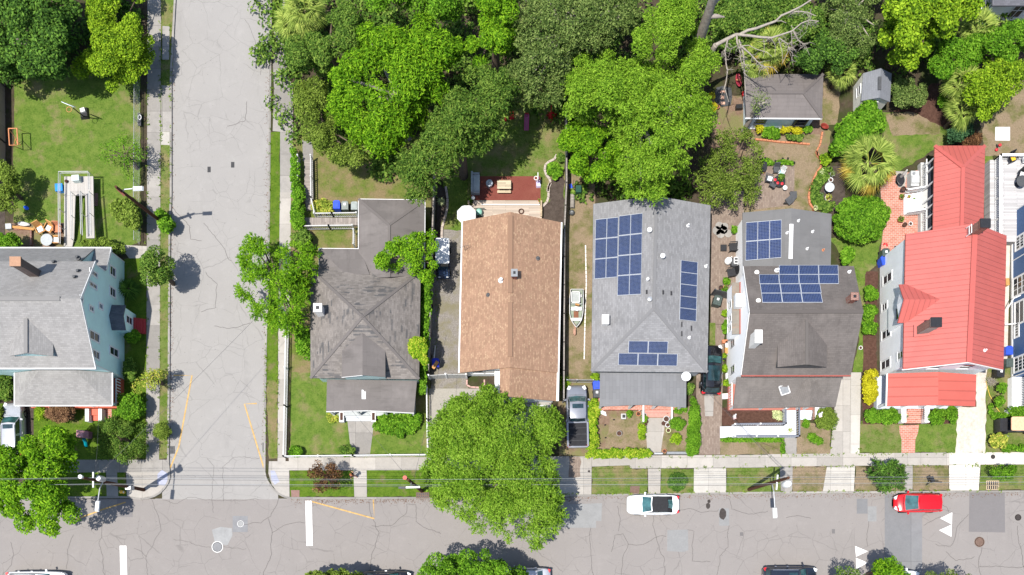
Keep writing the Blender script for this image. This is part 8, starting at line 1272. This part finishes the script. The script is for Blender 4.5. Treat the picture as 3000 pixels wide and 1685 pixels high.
tb = thing('toy_hoop', 'white and purple toy basketball hoop at the corner of the red patio', 'toy hoop', (*W('j', 1428, 230), .12)); X, Y = W('j', 1428, 240, .3); part(MB().cbox((X, Y, .25), (.42, .6, .26), .05, .85), 'base', flat('lilac', (.5, .46, .62), .5), tb); part(MB().tube([(X, Y + .1, .3), (X, Y + .1, 1.3)], .05, 8), 'pole', flat('purple', (.2, .08, .35), .5), tb); bx0 = W('j', 1421, 160, 1.35); part(MB().cbox((bx0[0], bx0[1], 1.4), (.06, .6, .4)), 'backboard', WHITE, tb); rc = Vector(W3('j', 1398, 172, 1.2)); part(MB().tube([rc + Vector((.16 * math.cos(i * .3927), .16 * math.sin(i * .3927), 0)) for i in range(17)], .03, 6), 'rim', WHITE, tb)
bl_ = thing('ball', 'black and white ball in a pot on the patio edge', 'ball', (*W('j', 642, 410), .4)); part(MB().ball((*W('j', 642, 410, .6), .6), .17), 'ball', WHITE, bl_, smooth=80); wf = thing('wreath', 'dark brown wreath lying on the timber deck', 'wreath', (*W('j', 1222, 570), .52)); rc = Vector(W3('j', 1222, 572, .55)); part(MB().tube([rc + Vector((.2 * math.cos(i * .3927), .2 * math.sin(i * .3927), 0)) for i in range(17)], .06, 6), 'ring', MULCH, wf)
EDG = flat('stone_edging', (.36, .31, .27), .9, var=.2)
def edging(label, k, s, w, m=EDG, h=.28):
    P = [W(k, x, y, h) for x, y in pts(s)]; t = thing('stone_edging', label, 'edging', (*P[0], .12)); part(MB().ribbon(P, w, .12, h), 'course', m, t); b = MB(); L = [Vector(p) for p in P]; acc = 0
    for a, c in zip(L[:-1], L[1:]):
        n = max(1, int((c - a).length / .32)); d = (c - a).normalized(); o = Vector((-d.y, d.x)) * w * .51
        for i in range(n): u = a.lerp(c, i / n); b.bar((*(u - o), h + .002), (*(u + o), h + .002), .03, .01)
    part(b, 'joints', MULCH, t)
edging('curved pale stone edging right of the red patio', 'A', '990,890 950,960 870,1000 815,1050 805,1120 830,1200 880,1260 890,1310 860,1380 850,1447', .2); edging('curved stone edging continuing beside the dark bed to the deck', 'j', '1575,230 1550,290 1548,400 1530,460 1480,510', .2); edging('curved pale stone edging in the gravel alley beside the dark bed', 'j', '310,270 322,340 332,420 330,520 305,640 268,760 262,860 275,960 290,985', .2)
edging('pink brick edging curving beside the garden path', 'r', '1360,20 1400,100 1460,170 1450,310 1380,400 1320,520 1280,640 1240,760 1220,850 1240,1000 1310,1090', .17, TERRA); edging('pink brick edging along the garage flower bed', 'q', '640,1095 800,1110 1000,1135 1200,1145 1410,1165', .14, TERRA); edging('pink brick edging of the dirt path right of the dry lawn', 'q', '1590,990 1560,1160 1510,1260 1520,1330 1580,1390', .14, TERRA); edging('pink raised planter edge against the white rear wall', 'k', '885,850 885,950 960,990 1150,1000 1215,960 1215,850', .14, flat('pink_stone', (.42, .27, .24), .9)); edging('line of white rubble along the dry grass strip', '8', '572,400 575,560 578,680 570,900 565,1100 562,1250', .1, STUCCO, .16)
# play things on the shaded lawn
tt = thing('teepee_tent', 'red pointed play tent on the shaded lawn', 'play tent', (*W('A', 900, 290), .12)); c = W3('A', 905, 150, 1.6); R4_ = [W3('A', x, y, .13) for x, y in ((830, 300), (905, 405), (995, 280), (900, 200))]; b = MB(); b.add(R4_ + [W3('A', 905, 250, 1.5)], [(0, 1, 4), (1, 2, 4), (2, 3, 4), (3, 0, 4)]); part(b, 'canvas', flat('tent_red', (.42, .015, .02), .7), tt); part(MB().tube([W3('A', 905, 260, 1.3), c], .03, 6), 'pole', RED, tt)
sl2 = thing('play_slide', 'magenta toy slide on the shaded lawn', 'slide', (*W('A', 530, 420), .12)); b = MB(); P = [W3('A', 535, 285, 1.0), W3('A', 530, 320, .95), W3('A', 527, 530, .2)]; b.ribbon([p[:2] for p in P], .3, .3, .34); b = MB()
for a, c in zip(P[:-1], P[1:]): b.bar(a, c, .34, .05)
part(b, 'chute', flat('plum_chute', (.25, .05, .12), .4), sl2); [part(MB().bar(Vector(P[0]) + Vector((o, 0, .06)), Vector(P[2]) + Vector((o, 0, .06)), .05, .12), 'side_rail', flat('magenta', (.4, .02, .15), .4), sl2) for o in (-.18, .18)]; part(MB().bar((P[0][0], P[0][1] + .1, .12), (P[0][0], P[0][1] + .1, 1.0), .3, .06), 'ladder', RED, sl2)
for l, x, y, s_ in (('larger red toy car under the drooping tree', 305, 300, 1.0), ('small red toy under the drooping tree', 212, 350, .55)): X, Y = W('A', x, y, .3); ty = thing('toy_car', l, 'toy', (X, Y, .12)); part(MB().cbox((X, Y, .3), (.4 * s_, .55 * s_, .3), .1, .8), 'body', RED, ty); [part(MB().tube([(X + a * .2 * s_, Y + c * .18 * s_, .2), (X + a * .26 * s_, Y + c * .18 * s_, .2)], .08, 10), 'wheel', RUBBER, ty) for a in (-1, 1) for c in (-1, 1)]
# odds and ends along the grass strip and beds
ac = thing('log_pile', 'rotten brown log against the fence of the grass strip', 'log', (*W('j', 1838, 440), .12)); part(MB().tube([W3('j', 1838, 370, .3), W3('j', 1835, 530, .3)], .2, 10), 'log', WOODG, ac); nt_ = thing('wire_ball', 'round bundle of black wire mesh at the end of the brown log', 'mesh bundle', (*W('j', 1830, 590), .12)); part(MB().ball((*W('j', 1830, 590, .3), .34), .24, .9), 'bundle', flat('wire_black', (.03, .032, .03), .8), nt_); b = MB()
for i in range(6): a = i * .52; b.tube([Vector((*W('j', 1830, 590, .3), .34)) + Vector((.25 * math.cos(u) * math.cos(a), .25 * math.cos(u) * math.sin(a), .23 * math.sin(u))) for u in [j * .3927 for j in range(17)]], .012, 4)
part(b, 'wire', GALV, nt_); bb = thing('blue_chair', 'blue folding chair leaning by the fence of the grass strip', 'chair', (*W('j', 1815, 275), .12)); part(MB().cbox((*W('j', 1815, 275, .3), .35), (.28, .4, .06), .3), 'seat', BLUEBIN, bb); part(MB().tube([W3('j', 1830, 330, .13), W3('j', 1855, 190, .9)], .02, 5).tube([W3('j', 1865, 345, .13), W3('j', 1880, 200, .9)], .02, 5), 'frame', BLACK, bb)
bf = thing('bird_feeder_box', 'white framed box with dark window in the tan flower bed', 'box', (*W('o', 670, 570), .12)); X, Y = W('o', 668, 570, .3); part(MB().cbox((X, Y, .3), (.42, .46, .34)), 'body', OFFWHITE, bf); part(MB().cbox((X + .02, Y, .48), (.26, .28, .03)), 'opening', BLACK, bf)
wr = thing('white_rocks', 'white star shaped stone ornament in the tan flower bed', 'ornament', (*W('o', 300, 500), .12)); part(MB().prism([W('o', x, y, .2) for x, y in ((240, 470), (285, 440), (300, 475), (340, 485), (358, 560), (310, 545), (280, 530), (250, 520))], .12, .25), 'stone', WHITE, wr)
for i, (x, y) in enumerate(((488, 632), (325, 730), (335, 965))): X, Y = W('o', x, y, .3); sk2 = thing('garden_light', ['upper garden light stake in the dry yard', 'middle garden light stake in the dry yard', 'lower garden light stake in the dry yard'][i], 'garden light', (X, Y, .12), 'garden light stakes'); part(MB().tube([(X, Y, .1), (X, Y, .4)], .015, 6), 'stake', TERRA, sk2); part(MB().lathe((X, Y, .4), [(.04, 0), (.07, .03), (.02, .09)], 10), 'lamp', BLACK, sk2)
for l, k, x, y, m_ in (('white goose ornament in the mulch bed before the charcoal porch', 'y', 285, 265, WHITE), ('white statue half inside the clipped dome bush', 'y', 1635, 235, WHITE)):
    h0 = 1.7 if 'dome' in l else .12; X, Y = W(k, x, y, h0 + .3); og = thing('garden_statue', l, 'statue', (X, Y, h0)); part(MB().lathe((X, Y, h0), [(.12, 0), (.16, .15), (.1, .35), (.05, .45)], 12, 1, 1.3), 'body', m_, og, smooth=60); part(MB().ball((X + .02, Y + .12, h0 + .52), .07), 'head', m_, og, smooth=60); part(MB().cbox((X, Y - .14, h0 + .2), (.26, .2, .05), .4), 'wing', flat('pinkish', (.6, .42, .42), .6), og)
wh = thing('red_wheelbarrow', 'dark red wheelbarrow tray on the dirt path right of the garage', 'wheelbarrow', (*W('q', 1615, 920), .12)); X, Y = W('q', 1612, 925, .4); part(MB().lathe((X, Y, .3), [(.16, 0), (.3, .25), (.31, .27), (.27, .25), (.13, .03)], 14, 1.2, .8, -.4), 'tray', flat('oxide_red', (.2, .03, .02), .6), wh); part(MB().tube([(X + .3, Y - .05, .25), (X + .36, Y - .05, .25)], .16, 12), 'wheel', RUBBER, wh)
rk1 = thing('red_kayak', 'dark red canoe shell hanging by the garage under the bare limbs', 'canoe', (*W('q', 400, 260), .12)); b = MB(); X, Y = W('q', 405, 262, .6); b.lathe((X, Y, .3), [(.02, 0), (.3, .12), (.36, .3), (.33, .3), (.1, .1)], 16, .75, 1.6, .15); part(b, 'hull', flat('dark_red', (.28, .03, .05), .5), rk1, smooth=50); part(MB().bar((X - .2, Y, .6), (X + .2, Y, .6), .12, .04), 'seat', TERRA, rk1); rb_ = thing('red_bucket', 'small red bucket below the dark red canoe', 'bucket', (*W('q', 472, 465), .12)); part(MB().lathe((*W('q', 472, 465, .3), .12), [(.14, 0), (.19, .35), (.17, .35), (.13, .04)], 14), 'pail', RED, rb_)
tp_ = thing('garden_trampoline', 'round black sheeted platform with brick squares left of the garage', 'platform', (*W('q', 200, 490), .12)); X, Y = W('q', 195, 490, .2); part(MB().prism([W('q', x, y, .2) for x, y in ((95, 370), (180, 345), (300, 375), (315, 500), (290, 620), (160, 640), (75, 560), (70, 440))], .13, .2), 'sheet', flat('black_sheet', (.05, .052, .055), .7, var=.25), tp_)
for x, y, w_, h_ in ((180, 430, .42, .2), (175, 510, .3, .34), (180, 590, .4, .22)): part(MB().cbox((*W('q', x, y, .25), .235), (w_, h_, .06)), 'paving_block', flat('salmon_block', (.5, .3, .22), .9), tp_)
ew = thing('grill_cart', 'grey covered gas grill against the red house screen porch', 'grill', (*W('s', 610, 370), .12)); (xa, ya), (xb_, yb_) = W('s', 555, 470, .8), W('s', 660, 275, .8); part(MB().box(xa, xb_, ya, yb_, .12, .95), 'body', flat('grill_grey', (.4, .41, .41), .5), ew); part(MB().cbox(((xa + xb_) / 2, ya + .55, 1.03), (xb_ - xa, .7, .16), 0, .85), 'hood', flat('grill_lid', (.46, .47, .47), .5), ew); [part(MB().lathe((*W('s', x, y, 1), .96), [(.12, 0), (.12, .06)], 12), 'dish', m_, ew) for x, y, m_ in ((605, 298, GREY), (640, 320, WHITE))]
kt = thing('black_patio_set', 'black oval table with a folded pale umbrella on the brick patio', 'table', (*W('s', 430, 380), .12)); part(MB().lathe((*W('s', 430, 375, .7), .7), [(.42, 0), (.44, .03), (.4, .05)], 22, .8, 1.2, .2), 'tabletop', BLACK, kt); part(MB().lathe((*W('s', 430, 375, .7), .12), [(.25, 0), (.04, .06), (.04, .58)], 12), 'pedestal', BLACK, kt); part(MB().tube([W3('s', 440, 340, .8), W3('s', 480, 300, 1.6), W3('s', 515, 255, 2.3)], [.12, .14, .05], 8), 'folded_umbrella', STUCCO, kt)
rg = thing('red_gloves', 'pair of red garden clogs on the brick patio', 'shoes', (*W('s', 240, 1210), .15)); [part(MB().lathe((*W('s', x, y, .2), .16), [(.03, 0), (.11, .03), (.1, .08), (.03, .11)], 12, .7, 1.35, r_), 'shoe', RED, rg, smooth=60) for x, y, r_ in ((222, 1205, -.6), (255, 1215, .5))]
wp = thing('cover_slab', 'square white slab on the dry lawn at the right edge', 'slab', (*W('u', 338, 200), .13)); (xa, ya), (xb_, yb_) = W('u', 262, 272), W('u', 415, 130); part(MB().box(xa, xb_, ya, yb_, .13, .22), 'slab', WHITE, wp); part(MB().box(xa + .1, xb_ - .1, ya + .1, yb_ - .1, .221, .24), 'lid', OFFWHITE, wp)
tm = thing('red_tricycle', 'red toy tricycle below the square white slab', 'tricycle', (*W('u', 305, 335), .13)); part(MB().tube([W3('u', 290, 300, .3), W3('u', 300, 330, .35), W3('u', 290, 358, .25)], .05, 6), 'frame', BLACK, tm); [part(MB().ball((*W('u', x, y, .25), .3), .14, .7), 'wheel', RED, tm, smooth=60) for x, y in ((322, 310), (286, 360))]
for l, x, y, r_, c_ in (('chair with a yellow cushion in the corner of the raised deck', 378, 510, .4, flat('yellow_pad', (.6, .4, .03), .7)), ('black chair with white cushion beside the deck table', 480, 680, -.3, WHITE)): chair(l, 'u', x, y, r_, BLACK, c_, 1.15, z0=1.0)
rt = rtable('round dark patio table at the right end of the raised deck', 'u', 560, 690, .5, DGREY, 1.7, z0=1.0); chair('white chair by the deck railing at the right edge', 'u', 520, 515, .2, WHITE, None, 1.1, z0=1.0); chair('black chair by the deck railing at the right edge', 'u', 568, 490, -.3, BLACK, None, 1.1, z0=1.0)
hs = thing('garden_hose', 'thin yellow hose lying across the dirt beside the navy house', 'hose', (*W('w', 540, 480), .13)); part(MB().tube([W3('w', x, y, .16) for x, y in pts('425,170 455,290 480,380 530,460 580,560 660,660 665,710')], .03, 5), 'hose', flat('hose_yellow', (.55, .36, .05), .6), hs); wb_ = thing('dry_brush', 'pale heap of dry twigs beside the black alley bin', 'brush heap', (*W('w', 490, 190), .13)); b = MB()
for i in range(60): a = Vector((*W('w', 490 + random.uniform(-55, 60), 190 + random.uniform(-50, 50), .2), random.uniform(.15, .4))); d = Vector((random.uniform(-1, 1), random.uniform(-1, 1), random.uniform(-.2, .3))) * .4; b.bar(a - d, a + d, .012)
part(b, 'brush', DEADWOOD, wb_)
for i, (x, y, r_) in enumerate(((215, 15, .42), (175, 30, .38), (250, 40, .36), (200, 70, .42), (260, 70, .4))): pass
sp2 = MB()
for x, y, r_ in ((190, 5, .36), (235, 12, .34), (170, 45, .4), (225, 40, .38), (200, 72, .4), (265, 70, .36)): sp2.lathe((*W('p', x, y, .14), .15), [(r_, 0), (r_, .03)], 9)
struct('stepping_stones', sp2, CONCO)
mw = thing('push_mower', 'dark seat swing bench on the lawn edge by the chain link fence', 'bench', (*W('1', 1038, 890), .12)); part(MB().cbox((*W('1', 1038, 890, .4), .4), (.28, 1.1, .08)), 'seat', DGREY, mw); part(MB().tube([Vector((*W('1', 1038, 872, .7), .7)) + Vector((.14 * math.cos(i * .3927), .2 * math.sin(i * .3927), 0)) for i in range(17)], .03, 6), 'white_ring', WHITE, mw); part(MB().cbox((*W('1', 1038, 890, .2), .25), (.2, 1.0, .25)), 'base', GREY, mw)
# ---------------------------------------------------------------- walker on the path
SKIN = flat('skin', (.55, .27, .19), .6, .3, var=.06); HAIR = flat('auburn_hair', (.28, .1, .04), .7, .3, var=.2); SHIRT = flat('dark_top', (.03, .022, .03), .85, .1); SHORT = flat('dusty_pink_shorts', (.4, .2, .2), .85, .1)
def skin_obj(name, V, E, R, mat, parent, root=0):
    me = bpy.data.meshes.new(name); me.from_pydata(V, E, []); me.update(); o = bpy.data.objects.new(name, me); C.objects.link(o); me.materials.append(mat); o.parent = parent
    o.modifiers.new('skin', 'SKIN'); sv = me.skin_vertices
    if not sv:
        bm = __import__('bmesh').new(); bm.from_mesh(me); bm.verts.layers.skin.verify(); bm.to_mesh(me); bm.free(); sv = me.skin_vertices
    for i, r in enumerate(R): sv[0].data[i].radius = (r, r); sv[0].data[i].use_root = (i == root)
    s2 = o.modifiers.new('sub', 'SUBSURF'); s2.levels = s2.render_levels = 2; return o
pe = thing('person', 'person with auburn hair and dark top walking on the path beside the purple tree', 'person', (0, 0, 0), None, local=True)
V = [(0, 0, .92), (0, .02, 1.12), (0, .03, 1.32), (0, .04, 1.44), (0, .05, 1.5)]; E = [(0, 1), (1, 2), (2, 3), (3, 4)]; R = [.125, .115, .13, .07, .05]
def chain(a, P, rr):
    for p, r in zip(P, rr): V.append(p); R.append(r); E.append((a, len(V) - 1)); a = len(V) - 1
    return a
chain(4, [(0, .08, 1.58), (0, .09, 1.66), (0, .08, 1.72)], [.08, .092, .06])
for s_, fw in ((-1, .24), (1, -.22)):
    f = chain(0, [(s_ * .1, 0, .86), (s_ * .11, fw * .5, .5), (s_ * .11, fw * .7 - (.12 if fw < 0 else 0), .1)], [.095, .062, .042]); chain(f, [(s_ * .12, fw * .7 + .12 - (.12 if fw < 0 else 0), .04)], [.035])
    h = chain(2, [(s_ * .18, .02, 1.38), (s_ * .27, -fw * .35, 1.12), (s_ * .22, -fw * .6 + .16, .96), (s_ * .22, -fw * .6 + .2, .93)], [.06, .042, .03, .03])
    for j in range(4): b0 = chain(h, [(s_ * .22 + (j - 1.5) * .022, -fw * .6 + .25, .9 - j * .004), (s_ * .22 + (j - 1.5) * .022, -fw * .6 + .275 - abs(j - 1) * .006, .865)], [.01, .008])
    chain(h, [(s_ * .19, -fw * .6 + .2, .89), (s_ * .185, -fw * .6 + .22, .865)], [.011, .009])
skin_obj('body', V, E, R, SKIN, pe); skin_obj('top', [(0, .01, .98), (0, .02, 1.14), (0, .03, 1.32), (0, .035, 1.41), (-.17, .02, 1.38), (.17, .02, 1.38), (-.23, -.04, 1.24), (.23, .04, 1.24)], [(0, 1), (1, 2), (2, 3), (2, 4), (2, 5), (4, 6), (5, 7)], [.14, .13, .145, .085, .075, .075, .06, .06], SHIRT, pe)
skin_obj('shorts', [(0, 0, .96), (0, 0, .88), (-.105, .06, .72), (.105, -.05, .72)], [(0, 1), (1, 2), (1, 3)], [.14, .14, .1, .1], SHORT, pe); hr_ = MB(); hr_.ball((0, .06, 1.69), .118, 1.0); hr_.ball((0, -.05, 1.6), .08, 1.3); part(hr_, 'hair', HAIR, pe, smooth=80)
fc = MB(); [fc.ball((s_ * .035, .165, 1.655), .013) for s_ in (-1, 1)]; fc.ball((0, .185, 1.63), .016); fc.cbox((0, .17, 1.59), (.05, .012, .012)); part(fc, 'face', flat('feature', (.2, .07, .06), .6), pe); [part(MB().cbox((s_ * .12, (.24 if s_ < 0 else -.22) * .7 + .06 - (.12 if s_ > 0 else 0), .03), (.09, .25, .07)), 'shoe', WHITE, pe) for s_ in (-1, 1)]
pe.location = (*W('0', 1039, 1397, .13), .142); pe.rotation_euler = (0, 0, .9)
